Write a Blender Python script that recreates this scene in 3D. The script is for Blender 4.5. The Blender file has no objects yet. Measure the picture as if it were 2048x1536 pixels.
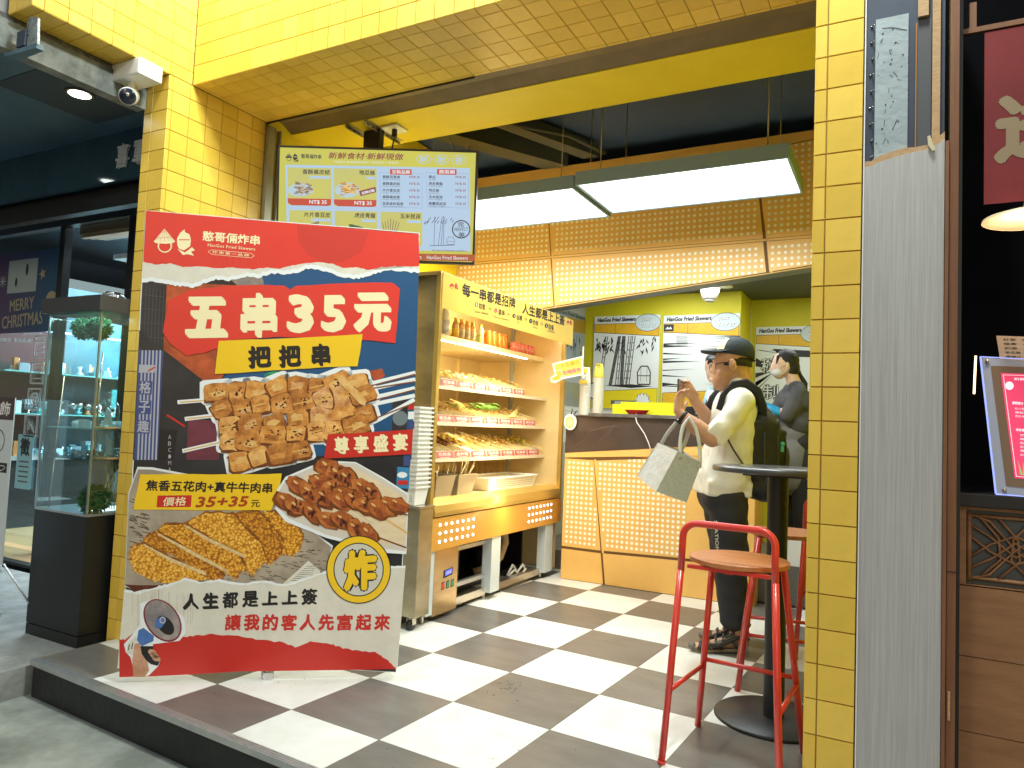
import bpy, bmesh, math, random
from mathutils import Vector, Matrix
random.seed(7)
PI = math.pi
sc = bpy.context.scene
COL = sc.collection
# ---------------------------------------------------------------- camera
cam_d = bpy.data.cameras.new('camera'); cam = bpy.data.objects.new('camera', cam_d); COL.objects.link(cam)
cam_d.sensor_width = 36.0; cam_d.lens = 36.0 * 1447.53 / 2048; cam_d.clip_start = 0.05; cam_d.clip_end = 300
rx = Vector((0.88176851, 0.46983049, 0.04175652)); dn = Vector((0.01002637, 0.06983694, -0.99750803)); fw = Vector((-0.47157583, 0.87998984, 0.05686932))
cm = Matrix(((rx.x, -dn.x, -fw.x, 2.075), (rx.y, -dn.y, -fw.y, -2.166), (rx.z, -dn.z, -fw.z, 1.141), (0, 0, 0, 1)))
cam.matrix_world = cm
sc.camera = cam
# ---------------------------------------------------------------- world and light
w = bpy.data.worlds.new('World'); sc.world = w; w.use_nodes = True
nt = w.node_tree; nt.nodes.clear()
sky = nt.nodes.new('ShaderNodeTexSky'); sky.sky_type = 'NISHITA'; sky.sun_disc = False
sky.sun_elevation = math.radians(20); sky.sun_rotation = math.radians(160); sky.air_density = 1.2
bg = nt.nodes.new('ShaderNodeBackground'); bg.inputs[1].default_value = 0.065
wo = nt.nodes.new('ShaderNodeOutputWorld'); nt.links.new(sky.outputs[0], bg.inputs[0]); nt.links.new(bg.outputs[0], wo.inputs[0])
sc.view_settings.view_transform = 'Standard'; sc.view_settings.look = 'None'; sc.view_settings.gamma = 1
sc.view_settings.exposure = 0.0; sc.view_settings.use_curve_mapping = False
sc.cycles.max_bounces = 8; sc.cycles.diffuse_bounces = 4; sc.cycles.glossy_bounces = 4; sc.cycles.transparent_max_bounces = 16
sc.cycles.use_denoising = True; sc.cycles.sample_clamp_indirect = 6
def lamp(name, kind, loc, energy, color, size=.2, size_y=None, target=None, spot=None, blend=.5, parent=None):
    l = bpy.data.lights.new(name, kind); l.energy = energy; l.color = color
    if kind == 'AREA':
        l.size = size
        if size_y: l.shape = 'RECTANGLE'; l.size_y = size_y
    else: l.shadow_soft_size = size
    if spot: l.spot_size = math.radians(spot); l.spot_blend = blend
    o = bpy.data.objects.new(name, l); COL.objects.link(o); o.location = loc
    if target is not None: o.rotation_euler = (Vector(target) - Vector(loc)).to_track_quat('-Z', 'Y').to_euler()
    return o
# ---------------------------------------------------------------- helpers
def hx(s):
    s = s.lstrip('#'); c = [int(s[i:i+2], 16) / 255 for i in (0, 2, 4)]
    return tuple(((v + .055) / 1.055) ** 2.4 if v > .04045 else v / 12.92 for v in c)
def mat(name, col, rough=.5, metal=0.0, emit=0.0, vary=0.0, vs=6.0, bump=0.0, bs=60.0, spec=.5, col2=None, alpha=1.0, stretch=None, coat=0.0, sub=0.0, dirt=0.0):
    if isinstance(col, str): col = hx(col)
    if isinstance(col2, str): col2 = hx(col2)
    m = bpy.data.materials.new(name); m.use_nodes = True; n = m.node_tree; b = n.nodes['Principled BSDF']
    b.inputs['Base Color'].default_value = (*col, 1); b.inputs['Roughness'].default_value = rough; b.inputs['Metallic'].default_value = metal
    b.inputs['Specular IOR Level'].default_value = spec; b.inputs['Coat Weight'].default_value = coat
    if sub: b.inputs['Subsurface Weight'].default_value = sub; b.inputs['Subsurface Scale'].default_value = .01; b.inputs['Subsurface Radius'].default_value = (1, .4, .25)
    if emit:
        b.inputs['Emission Color'].default_value = (*col, 1); b.inputs['Emission Strength'].default_value = emit
    if vary or bump or col2 or dirt:
        tc = n.nodes.new('ShaderNodeTexCoord'); mp = n.nodes.new('ShaderNodeMapping')
        n.links.new(tc.outputs['Object'], mp.inputs[0])
        if stretch: mp.inputs['Scale'].default_value = stretch
    if vary or col2:
        tx = n.nodes.new('ShaderNodeTexNoise'); tx.inputs['Scale'].default_value = vs; tx.inputs['Detail'].default_value = 6; tx.inputs['Roughness'].default_value = .65
        n.links.new(mp.outputs[0], tx.inputs['Vector'])
        r = n.nodes.new('ShaderNodeValToRGB'); c2 = col2 or tuple(v * (1 - vary) for v in col); c1 = col if col2 else tuple(min(1, v * (1 + vary * .4)) for v in col)
        r.color_ramp.elements[0].position = .35; r.color_ramp.elements[1].position = .65
        r.color_ramp.elements[0].color = (*c2, 1); r.color_ramp.elements[1].color = (*c1, 1)
        n.links.new(tx.outputs['Fac'], r.inputs[0]); n.links.new(r.outputs[0], b.inputs['Base Color'])
        if emit: n.links.new(r.outputs[0], b.inputs['Emission Color'])
    if bump:
        t2 = n.nodes.new('ShaderNodeTexNoise'); t2.inputs['Scale'].default_value = bs; t2.inputs['Detail'].default_value = 4
        n.links.new(mp.outputs[0], t2.inputs['Vector'])
        bp = n.nodes.new('ShaderNodeBump'); bp.inputs['Strength'].default_value = bump; bp.inputs['Distance'].default_value = .01
        n.links.new(t2.outputs['Fac'], bp.inputs['Height']); n.links.new(bp.outputs[0], b.inputs['Normal'])
    return m
def glassmat(name, tint=(.85, .95, .95), rough=.02, amount=.12, tr=None):
    m = bpy.data.materials.new(name); m.use_nodes = True; n = m.node_tree; n.nodes.clear()
    o = n.nodes.new('ShaderNodeOutputMaterial'); t = n.nodes.new('ShaderNodeBsdfTransparent'); g = n.nodes.new('ShaderNodeBsdfGlossy'); mx = n.nodes.new('ShaderNodeMixShader')
    t.inputs[0].default_value = (*tint, 1); g.inputs['Roughness'].default_value = rough
    lw = n.nodes.new('ShaderNodeLayerWeight'); lw.inputs[0].default_value = .25
    mr = n.nodes.new('ShaderNodeMapRange'); mr.inputs['To Min'].default_value = .04; mr.inputs['To Max'].default_value = min(.8, .25 + amount)
    n.links.new(lw.outputs['Facing'], mr.inputs['Value']); n.links.new(mr.outputs[0], mx.inputs[0]); n.links.new(t.outputs[0], mx.inputs[1]); n.links.new(g.outputs[0], mx.inputs[2]); n.links.new(mx.outputs[0], o.inputs[0])
    return m
class MB:
    def __init__(s): s.v = []; s.f = []; s.m = []; s.sm = []
    def add(s, vs, fs, mi=0, smooth=False):
        k = len(s.v); s.v += [tuple(v) for v in vs]; s.f += [tuple(i + k for i in f) for f in fs]; s.m += [mi] * len(fs); s.sm += [smooth] * len(fs); return s
    def box(s, a, b, mi=0, M=None):
        x0, y0, z0 = a; x1, y1, z1 = b
        vs = [Vector(p) for p in ((x0,y0,z0),(x1,y0,z0),(x1,y1,z0),(x0,y1,z0),(x0,y0,z1),(x1,y0,z1),(x1,y1,z1),(x0,y1,z1))]
        if M is not None: vs = [M @ v for v in vs]
        return s.add(vs, [(0,3,2,1),(4,5,6,7),(0,1,5,4),(1,2,6,5),(2,3,7,6),(3,0,4,7)], mi)
    def hexa(s, v8, mi=0): return s.add(v8, [(0,3,2,1),(4,5,6,7),(0,1,5,4),(1,2,6,5),(2,3,7,6),(3,0,4,7)], mi)
    def tube(s, pts, r, seg=8, mi=0, cap=True, closed=False, flat=None, up=None):
        pts = [Vector(p) for p in pts]; n = len(pts); rs = r if isinstance(r, (list, tuple)) else [r] * n
        vs = []; fs = []; prev = None
        for i, p in enumerate(pts):
            if closed: d = pts[(i + 1) % n] - pts[i - 1]
            else: d = pts[min(i + 1, n - 1)] - pts[max(i - 1, 0)]
            d.normalize()
            if prev is None:
                a = Vector(up) if up else (Vector((0, 0, 1)) if abs(d.z) < .9 else Vector((1, 0, 0)))
            else: a = prev
            u = (a - d * a.dot(d)).normalized(); v = d.cross(u); prev = u
            fl = flat or 1.0
            for k in range(seg):
                t = 2 * PI * k / seg; vs.append(p + u * math.cos(t) * rs[i] * fl + v * math.sin(t) * rs[i])
        m = n if closed else n - 1
        for i in range(m):
            j = (i + 1) % n
            for k in range(seg):
                l = (k + 1) % seg; fs.append((i*seg+k, i*seg+l, j*seg+l, j*seg+k))
        if cap and not closed:
            fs.append(tuple(range(seg - 1, -1, -1))); fs.append(tuple((n-1)*seg + k for k in range(seg)))
        return s.add(vs, fs, mi, True)
    def lathe(s, prof, c=(0,0,0), seg=20, mi=0, M=None, smooth=True, sx=1, sy=1, cap=True):
        c = Vector(c); vs = []; fs = []
        for r, z in prof:
            for k in range(seg):
                t = 2 * PI * k / seg; p = Vector((r * math.cos(t) * sx, r * math.sin(t) * sy, z))
                vs.append((M @ p if M is not None else p) + c)
        for i in range(len(prof) - 1):
            for k in range(seg):
                l = (k + 1) % seg; fs.append((i*seg+k, i*seg+l, (i+1)*seg+l, (i+1)*seg+k))
        if cap and prof[0][0] > 1e-5: fs.append(tuple(range(seg - 1, -1, -1)))
        if cap and prof[-1][0] > 1e-5: fs.append(tuple((len(prof)-1)*seg + k for k in range(seg)))
        return s.add(vs, fs, mi, smooth)
    def cyl(s, c, r, h, seg=20, mi=0, M=None): return s.lathe([(r, 0), (r, h)], c, seg, mi, M, False)
    def ball(s, c, r, seg=12, mi=0, M=None):
        rr = r if isinstance(r, (tuple, list)) else (r, r, r); n = max(4, seg // 2)
        S = Matrix.Diagonal((*rr, 1)); MM = (M @ S) if M is not None else S
        return s.lathe([(max(1e-6, math.sin(PI*i/n)), -math.cos(PI*i/n)) for i in range(n + 1)], c, seg, mi, MM)
    def prism(s, pts, d, mi=0):   # flat polygon extruded by vector d
        d = Vector(d); n = len(pts); P = [Vector(p) for p in pts]
        return s.add(P + [p + d for p in P], [tuple(range(n - 1, -1, -1)), tuple(range(n, 2*n))] + [(i, (i+1) % n, n + (i+1) % n, n + i) for i in range(n)], mi)
    def mesh(s, name, mats, inv=None):
        me = bpy.data.meshes.new(name)
        vs = [inv @ Vector(v) for v in s.v] if inv is not None else s.v
        me.from_pydata(vs, [], s.f); me.update()
        for m in (mats if isinstance(mats, (list, tuple)) else [mats]): me.materials.append(m)
        if s.m and max(s.m): me.polygons.foreach_set('material_index', s.m)
        if any(s.sm): me.polygons.foreach_set('use_smooth', s.sm)
        return me
def obj(name, mb, mats, parent=None, label=None, kind=None, local=False, bevel=0, fixn=False):
    inv = None
    if parent is not None and not local:
        inv = wm(parent).inverted()
    me = mb.mesh(name, mats, inv)
    if fixn or bevel:
        b = bmesh.new(); b.from_mesh(me); bmesh.ops.recalc_face_normals(b, faces=b.faces)
        if bevel:
            ed = [e for e in b.edges if len(e.link_faces) == 2 and e.calc_face_angle(0) > .6]
            bmesh.ops.bevel(b, geom=ed, offset=bevel, segments=2, affect='EDGES', profile=.6)
        b.to_mesh(me); b.free()
    o = bpy.data.objects.new(name, me); COL.objects.link(o)
    if parent is not None: o.parent = parent
    if label: o['label'] = label
    if kind: o['kind'] = kind
    return o
def wm(o):
    m = o.matrix_basis.copy()
    return wm(o.parent) @ m if o.parent else m
def thing(name, label, cat, loc=(0,0,0), rotz=0, group=None):
    o = bpy.data.objects.new(name, None); COL.objects.link(o); o.empty_display_size = .1
    o.location = loc; o.rotation_euler = (0, 0, rotz); o['label'] = label; o['category'] = cat
    if group: o['group'] = group
    return o
def tag(o, label, cat, group=None):
    o['label'] = label; o['category'] = cat
    if group: o['group'] = group
    return o
def dup(root, loc, rotz=0, label=None, group=None):
    r = root.copy(); COL.objects.link(r); r.location = loc; r.rotation_euler = (0, 0, rotz)
    if label: r['label'] = label
    if group: r['group'] = group
    for ch in list(root.children):
        c = ch.copy(); COL.objects.link(c); c.parent = r
        for g in ch.children:
            d = g.copy(); COL.objects.link(d); d.parent = c
    return r
_tc = {}
def text_mesh(s, bold=0.0, shear=0.0, space=1.0, res=2):
    k = (s, bold, shear, space)
    if k not in _tc:
        cu = bpy.data.curves.new('lettering', 'FONT'); cu.body = s; cu.size = 1; cu.offset = bold; cu.shear = shear; cu.space_character = space; cu.resolution_u = res; cu.fill_mode = 'FRONT'
        ob = bpy.data.objects.new('lettering', cu); COL.objects.link(ob)
        me = bpy.data.meshes.new_from_object(ob); bpy.data.objects.remove(ob); bpy.data.curves.remove(cu)
        v = [tuple(p.co) for p in me.vertices]; f = [tuple(p.vertices) for p in me.polygons]; bpy.data.meshes.remove(me)
        if not v: v = [(0,0,0),(1,0,0),(1,1,0)]; f = [(0,1,2)]
        x0 = min(p[0] for p in v); x1 = max(p[0] for p in v); y0 = min(p[1] for p in v); y1 = max(p[1] for p in v)
        _tc[k] = ([((p[0]-x0)/(x1-x0) - .5, (p[1]-y0)/max(1e-6, y1-y0) - .5) for p in v], f, (x1-x0)/max(1e-6, y1-y0))
    return _tc[k]
class Board:
    """a flat printed surface: origin o, unit axes u (right) v (up), normal n towards the viewer; H maps artwork units to metres on it"""
    def __init__(s, parent, o, u, v, n, H=None, step=.0004):
        s.p = parent; s.o = Vector(o); s.u = Vector(u).normalized(); s.v = Vector(v).normalized(); s.n = Vector(n).normalized(); s.H = H; s.step = step; s.mb = None; s.mats = []
    def uv(s, x, y):
        if s.H is None: return (x, y)
        H = s.H; w_ = H[2][0]*x + H[2][1]*y + H[2][2]
        return ((H[0][0]*x + H[0][1]*y + H[0][2]) / w_, (H[1][0]*x + H[1][1]*y + H[1][2]) / w_)
    def P(s, a, b, L): return s.o + s.u * a + s.v * b + s.n * (L * s.step)
    def _m(s, m):
        if s.mb is None: s.mb = MB()
        if m not in s.mats: s.mats.append(m)
        return s.mats.index(m)
    def poly(s, pts, m, L=1, raw=False):
        q = pts if raw else [s.uv(*p) for p in pts]
        A = sum(q[i][0]*q[(i+1) % len(q)][1] - q[(i+1) % len(q)][0]*q[i][1] for i in range(len(q)))
        if A < 0: q = q[::-1]
        s.mb_(m).add([s.P(a, b, L) for a, b in q], [tuple(range(len(q)))], s._m(m)); return s
    def mb_(s, m): s._m(m); return s.mb
    def ell(s, cx, cy, rx, ry=None, m=None, L=1, seg=24, rot=0, raw=False, jit=0):
        ry = ry or rx; pts = []
        for k in range(seg):
            t = 2*PI*k/seg; j = 1 + random.uniform(-jit, jit); a = rx*math.cos(t)*j; b = ry*math.sin(t)*j
            pts.append((cx + a*math.cos(rot) - b*math.sin(rot), cy + a*math.sin(rot) + b*math.cos(rot)))
        return s.poly(pts, m, L, raw)
    def ring(s, cx, cy, r, t, m, L=1, seg=32, raw=False, ry=None):
        ry = ry or r; f = s.uv if not raw else (lambda a, b: (a, b)); vs = []
        for k in range(seg):
            c, d = math.cos(2*PI*k/seg), math.sin(2*PI*k/seg)
            vs.append(s.P(*f(cx + r*c, cy + ry*d), L)); vs.append(s.P(*f(cx + (r-t)*c, cy + (ry-t)*d), L))
        fs = [(2*k, 2*k+1, (2*k+3) % (2*seg), (2*k+2) % (2*seg)) for k in range(seg)]
        s.mb_(m).add(vs, fs, s._m(m)); return s
    def line(s, pts, wd, m, L=1, raw=False):
        q = pts if raw else [s.uv(*p) for p in pts]
        for i in range(len(q) - 1):
            a = Vector(q[i]); b = Vector(q[i+1]); d = b - a
            if d.length < 1e-6: continue
            d.normalize(); e = Vector((-d.y, d.x)) * wd / 2
            s.mb_(m).add([s.P(*(a - e), L), s.P(*(b - e), L), s.P(*(b + e), L), s.P(*(a + e), L)], [(0, 1, 2, 3)], s._m(m))
        return s
    def text(s, t, a, b, h, m, L=2, bold=.0, shear=0, space=1.0, raw=False, rot=0, pen=False):
        """text t fitted between a (left middle) and b (right middle) with height h"""
        if raw: A, B, hh = Vector(a), Vector(b), h
        else:
            A, B = Vector(s.uv(*a)), Vector(s.uv(*b)); cx, cy = (a[0]+b[0])/2, (a[1]+b[1])/2
            hh = (Vector(s.uv(cx, cy - h/2)) - Vector(s.uv(cx, cy + h/2))).length
        vs, fs, asp = text_mesh(t, 0.0, shear, space); d = B - A; W = d.length; d.normalize(); e = Vector((-d.y, d.x)); C = (A + B) / 2
        bo = bold * hh * .95; sh = [(0, 0)] if bo <= 0 else [(0, 0)] + [(math.cos(PI*k/4)*bo, math.sin(PI*k/4)*bo) for k in range(8)]
        if pen: sh = [(0, 0)] + [(1.45*bo*(c*.62 - .35*d2*.78), 1.45*bo*(-c*.78 - .35*d2*.62)) for c, d2 in [(math.cos(PI*k/5), math.sin(PI*k/5)) for k in range(10)]]
        W -= bo*2; hh -= bo*2
        for i, (ox, oy) in enumerate(sh): s.mb_(m).add([s.P(*(C + d * (x * W + ox) + e * (y * hh + oy)), L + i*.025) for x, y in vs], fs, s._m(m))
        return s
    def flush(s, name='print', label=None, kind=None):
        if s.mb is None: return
        o = obj(name, s.mb, s.mats, s.p, label, kind); s.mb = None; s.mats = []; return o
def clip(poly, a, b, c):   # keep a*x+b*y<=c
    out = []
    for i in range(len(poly)):
        p, q = poly[i], poly[(i+1) % len(poly)]; dp = a*p[0] + b*p[1] - c; dq = a*q[0] + b*q[1] - c
        if dp <= 0: out.append(p)
        if dp * dq < 0: t = dp / (dp - dq); out.append((p[0] + t*(q[0]-p[0]), p[1] + t*(q[1]-p[1])))
    return out
_tiles = {}
def tiles(parent, o, u, v, n, u0, u1, v0, v1, pu, pv, uo, vo, m, gap=.0026, th=.004, name='tile'):
    """separate tiles on a rectangle; joint lines at uo+k*pu and vo+k*pv; n points outwards"""
    o, u, v, n = Vector(o), Vector(u), Vector(v), Vector(n)
    def cuts(a, b, off, p):
        k = math.ceil((a - off) / p + 1e-6); c = [a]
        while off + k*p < b - 1e-6: c.append(off + k*p); k += 1
        return c + [b]
    cu_, cv_ = cuts(u0, u1, uo, pu), cuts(v0, v1, vo, pv)
    inv = wm(parent).inverted(); g = gap / 2
    for i in range(len(cu_) - 1):
        for j in range(len(cv_) - 1):
            a, b = cu_[i+1] - cu_[i] - gap, cv_[j+1] - cv_[j] - gap
            if a < .004 or b < .004: continue
            vi = random.randrange(3) if isinstance(m, list) else 0; mm = m[vi] if isinstance(m, list) else m
            k = (round(a, 4), round(b, 4), tuple(u), tuple(v), tuple(n), id(mm))
            if k not in _tiles:
                q = MB(); e = .0012
                P = [(0,0,0),(a,0,0),(a,b,0),(0,b,0),(e,e,th),(a-e,e,th),(a-e,b-e,th),(e,b-e,th)]
                q.add([u*x + v*y + n*z for x, y, z in P], [(4,5,6,7),(0,1,5,4),(1,2,6,5),(2,3,7,6),(3,0,4,7)])
                me = q.mesh('tile', mm); bb = bmesh.new(); bb.from_mesh(me)
                f0 = bb.faces[:][0]
                if f0.normal.dot(n) < 0: bmesh.ops.reverse_faces(bb, faces=bb.faces[:])
                bb.to_mesh(me); bb.free(); _tiles[k] = me
            t = bpy.data.objects.new(name, _tiles[k]); COL.objects.link(t); t.parent = parent
            t.location = inv @ (o + u*(cu_[i] + g) + v*(cv_[j] + g))
def blob(name, prims, voxel, m, parent, smooth=6, shape=None):
    """one continuous surface grown over tapered limbs and ellipsoids (local coordinates of the parent)"""
    q = MB()
    for p in prims:
        if p[0] == 'c':
            a, b = Vector(p[1]), Vector(p[2]); r0, r1 = p[3], p[4]
            d = b - a; L = d.length; R = d.to_track_quat('Z', 'Y').to_matrix().to_4x4(); prof = []
            for i in range(6): t = PI/2*i/5; prof.append((max(1e-6, r0*math.sin(t)), -r0*math.cos(t)))
            for i in range(6): t = PI/2*i/5; prof.append((max(1e-6, r1*math.cos(t)), L + r1*math.sin(t)))
            q.lathe(prof, a, 16, 0, R)
        elif p[0] == 'e':
            R = Matrix.Rotation(p[3] if len(p) > 3 else 0, 4, p[4] if len(p) > 4 else 'Y'); q.ball(p[1], p[2], 20, 0, R)
        elif p[0] == 'b':
            R = Matrix.Rotation(p[3] if len(p) > 3 else 0, 4, p[4] if len(p) > 4 else 'Y'); c = Vector(p[1]); s_ = Vector(p[2])
            q.box(-s_, s_, 0, Matrix.Translation(c) @ R)
    me = q.mesh(name, m); o = bpy.data.objects.new(name, me); COL.objects.link(o)
    md = o.modifiers.new('r', 'REMESH'); md.mode = 'VOXEL'; md.voxel_size = voxel; md.use_smooth_shade = True
    if smooth: ms = o.modifiers.new('s', 'SMOOTH'); ms.iterations = smooth; ms.factor = .5
    bpy.context.view_layer.update()
    ev = o.evaluated_get(bpy.context.evaluated_depsgraph_get()); me2 = bpy.data.meshes.new_from_object(ev)
    o.modifiers.clear(); o.data = me2; me2.name = name
    if shape:
        for v in me2.vertices: v.co = shape(v.co)
        me2.update()
    for f in me2.polygons: f.use_smooth = True
    if not me2.materials: me2.materials.append(m)
    if parent is not None: o.parent = parent
    return o
# ---------------------------------------------------------------- materials
YEL = [mat('yellow_tile_%d' % i, c, .32, spec=.45, vary=.10, vs=5, bump=.05, bs=12) for i, c in enumerate([(.85,.57,.085), (.80,.535,.075), (.885,.605,.10)])]
GROUT = mat('tile_joint', (.26,.15,.03), .8)
YPAINT = mat('yellow_paint', (.78,.60,.015), .5, vary=.06, vs=3)
YKITCH = mat('lemon_wall', (.66,.60,.008), .55, vary=.05, vs=3)
BLACKT = [mat('dark_vinyl_%d' % i, c, .30, col2=c2, vs=3.5, bump=.04, bs=30, stretch=(1, 3, 1)) for i, (c, c2) in enumerate([((.18,.168,.155), (.13,.122,.114)), ((.165,.155,.144), (.12,.114,.106)), ((.195,.18,.165), (.14,.13,.121))])]
WHITET = [mat('pale_vinyl_%d' % i, c, .36, col2=c2, vs=5, bump=.04, bs=30) for i, (c, c2) in enumerate([((.78,.79,.77), (.68,.68,.64)), ((.76,.77,.75), (.66,.66,.62)), ((.80,.81,.79), (.70,.70,.67))])]
CONC = mat('street_concrete', (.36,.37,.33), .75, col2=(.19,.20,.175), vs=4, bump=.35, bs=25)
CONC2 = mat('pavement_concrete', (.34,.34,.32), .7, col2=(.20,.20,.19), vs=7, bump=.25, bs=40)
STEPB = mat('black_rubber_riser', (.006,.006,.007), .5, col2=(.012,.012,.012), vs=10, bump=.3, bs=30)
ALU = mat('aluminium', (.62,.63,.64), .35, .85, vary=.1, vs=20)
BLK = mat('black_plastic', (.012,.012,.013), .4)
BLKM = mat('black_metal', (.018,.019,.021), .42, .3)
NAVY = mat('dark_ceiling', (.05,.09,.22), .6, vary=.2, vs=2)
DGREY = mat('dark_grey_paint', (.085,.095,.10), .5, vary=.1, vs=3)
ORANGE = mat('orange_laminate', (.81,.48,.135), .42, vary=.07, vs=3, bump=.03, bs=20)
ORLINE = mat('orange_groove', (.14,.06,.015), .7)
DOT = mat('cream_dot', (.90,.86,.72), .4)
BROWNST = mat('brown_stone', (.075,.050,.040), .3, col2=(.05,.034,.03), vs=4, coat=.3)
VEIN = mat('stone_vein', (.22,.15,.11), .4)
SLAB = mat('grey_slab', (.17,.15,.13), .25, col2=(.09,.08,.07), vs=9)
STEEL = mat('brushed_steel', (.66,.60,.50), .28, .95, vary=.12, vs=14, stretch=(1, 1, 14))
STEELW = mat('warm_steel', (.72,.52,.28), .26, .9, vary=.15, vs=6, stretch=(1, 1, 5))
GOLD = mat('gold_edge', (.60,.42,.12), .38, .75)
FRIN = mat('steel_liner', (.85,.68,.36), .40, .4, vary=.08, vs=5)
PALEB = mat('pale_blue_post', (.56,.62,.66), .45)
WHITEP = mat('white_plastic', (.80,.80,.78), .4)
WHITEC = mat('cream_plastic', (.80,.76,.64), .4)
RED = mat('red_enamel', (.62,.035,.022), .3, coat=.4, vary=.08, vs=9)
WOODS = mat('seat_wood', (.52,.20,.065), .42, col2=(.40,.135,.04), vs=5, stretch=(1, 14, 1), bump=.05, bs=50)
GREYW = mat('grey_woodgrain', (.50,.495,.49), .6, col2=(.38,.375,.37), vs=16, stretch=(18, 18, .25), bump=.06, bs=60)
BRWOOD = mat('brown_wood', (.36,.18,.08), .5, col2=(.26,.12,.05), vs=4, stretch=(1.2, 1.2, 7), bump=.08, bs=50)
BRWOODV = mat('brown_wood_upright', (.25,.105,.045), .5, col2=(.17,.065,.028), vs=5, stretch=(8, 8, .6), bump=.08, bs=50)
PLY = mat('plywood_edge', (.55,.36,.19), .7, col2=(.42,.25,.12), vs=12, stretch=(3, 3, 12))
MARB = mat('grey_board', (.36,.42,.45), .6, col2=(.27,.33,.36), vs=6, bump=.2, bs=40)
BLUEF = mat('navy_board', (.035,.05,.09), .5, vary=.2, vs=6)
LAMPW = mat('lit_panel', (.80,.95,1.0), .5, emit=3.2)
LEDW = mat('led_tube', (1.0,.90,.78), .5, emit=9)
LEDB = mat('led_dot', (.85,.80,1.0), .5, emit=4)
DLW = mat('downlight_glow', (.92,1.0,.97), .5, emit=10)
GREYSHUT = mat('shutter_brown', (.20,.14,.07), .55, vary=.2, vs=4)
X0, XR, YP, YF, YB, ZL = -1.23, 1.838, .16, .295, .80, 2.86
# ---------------------------------------------------------------- ground and floor
def setting(name, mb, m, **k): return obj(name, mb, m, kind='structure', **k)
setting('street_ground', MB().box((-30,-40,-.46), (30,30,-.45)), mat('dark_ground', (.05,.05,.05), .8))
setting('street', MB().box((-14,-14,-.44), (14,.2,-.165)), CONC)
setting('pavement', MB().box((-8,-.36,-.44), (-1.385,.80,-.035)), CONC2)
g = math.radians(3.26); tx = Vector((math.cos(g), -math.sin(g), 0)); ty = Vector((math.sin(g), math.cos(g), 0)); T0 = Vector((0, 0, 0)); TS = .45
edge0 = Vector((-1.353, -.232, 0))       # left end of the step edge
fl = obj('floor', MB().prism([(-1.36,-.228,-.012), (2.3,-.45,-.012), (2.3,5.2,-.012), (-1.36,5.2,-.012)], (0,0,.008)), GROUT, kind='structure')
ft = {}
for i in range(-4, 8):
    for j in range(-2, 12):
        P = [T0 + tx*(i*TS + a) + ty*(j*TS + b) for a, b in ((.0012,.0012), (TS-.0012,.0012), (TS-.0012,TS-.0012), (.0012,TS-.0012))]
        p2 = [(v.x, v.y) for v in P]
        e = edge0 + ty*.035; nrm = -ty
        p2 = clip(p2, nrm.x, nrm.y, nrm.x*e.x + nrm.y*e.y); 
        if len(p2) > 2: p2 = clip(p2, -1, 0, 1.345)
        if len(p2) > 2: p2 = clip(p2, 1, 0, 2.3)
        if len(p2) > 2: p2 = clip(p2, 0, 1, 4.9)
        if len(p2) < 3: continue
        z = random.uniform(-.0004, .0004)
        q = MB().prism([(x, y, -.004) for x, y in p2], (0, 0, .004 + z))
        o = obj('floor_tile', q, (WHITET if (i + j) % 2 else BLACKT)[random.randrange(3)], fl)
# scuffs on the dark tile in front
STAIN = mat('dark_stain', (.03,.026,.024), .6)
bd = Board(fl, (0,0,.0012), (1,0,0), (0,1,0), (0,0,1))
random.seed(3)
for k in range(26):
    a, b = .60 + random.gauss(0,.055), .70 + random.gauss(0,.06)
    bd.ell(a, b, random.uniform(.002,.009), random.uniform(.0015,.004), STAIN, 0, 9, random.uniform(0,3), True, .35)
for k in range(60):
    a, b = random.uniform(-.9,1.7), random.uniform(-.2,2.6); bd.ell(a, b, random.uniform(.002,.006), random.uniform(.001,.003), STAIN, 0, 7, random.uniform(0,3), True, .3)
bd.flush('stains', kind='stuff')
# step riser and nosing
st = thing('entrance_step', 'black faced step with ribbed aluminium nosing below the checkered floor', 'step', (-1.353,-.232,-.19)); 
nd = edge0 + tx*4.2
rs = MB(); P = [edge0 + ty*.035 + tx*.0, edge0 + tx*4.2 + ty*.035]
A, B = edge0 + ty*.012, nd + ty*.012
rs.hexa([A + Vector((0,0,-.19)), B + Vector((0,0,-.19)), B + ty*.3 + Vector((0,0,-.19)), A + ty*.3 + Vector((0,0,-.19)), A + Vector((0,0,-.014)), B + Vector((0,0,-.014)), B + ty*.3 + Vector((0,0,-.014)), A + ty*.3 + Vector((0,0,-.014))])
obj('riser', rs, STEPB, st)
for k in range(6):
    y0 = .0335 * k / 6; q = MB(); z1 = .003 if k % 2 else .0012
    A, B = edge0 + ty*(y0 - .002), nd + ty*(y0 - .002); C, D = B + ty*.0056, A + ty*.0056
    q.hexa([A + Vector((0,0,-.012)), B + Vector((0,0,-.012)), C + Vector((0,0,-.012)), D + Vector((0,0,-.012)), A + Vector((0,0,z1)), B + Vector((0,0,z1)), C + Vector((0,0,z1)), D + Vector((0,0,z1))])
    obj('nosing_rib', q, ALU, st)
q = MB(); A, B = edge0 - ty*.004, nd - ty*.004; u3 = Vector((0,0,-.022)); q.hexa([A+u3, B+u3, B+u3+ty*.004, A+u3+ty*.004, A+Vector((0,0,.001)), B+Vector((0,0,.001)), B+ty*.004+Vector((0,0,.001)), A+ty*.004+Vector((0,0,.001))]); obj('nosing_lip', q, ALU, st)
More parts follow.
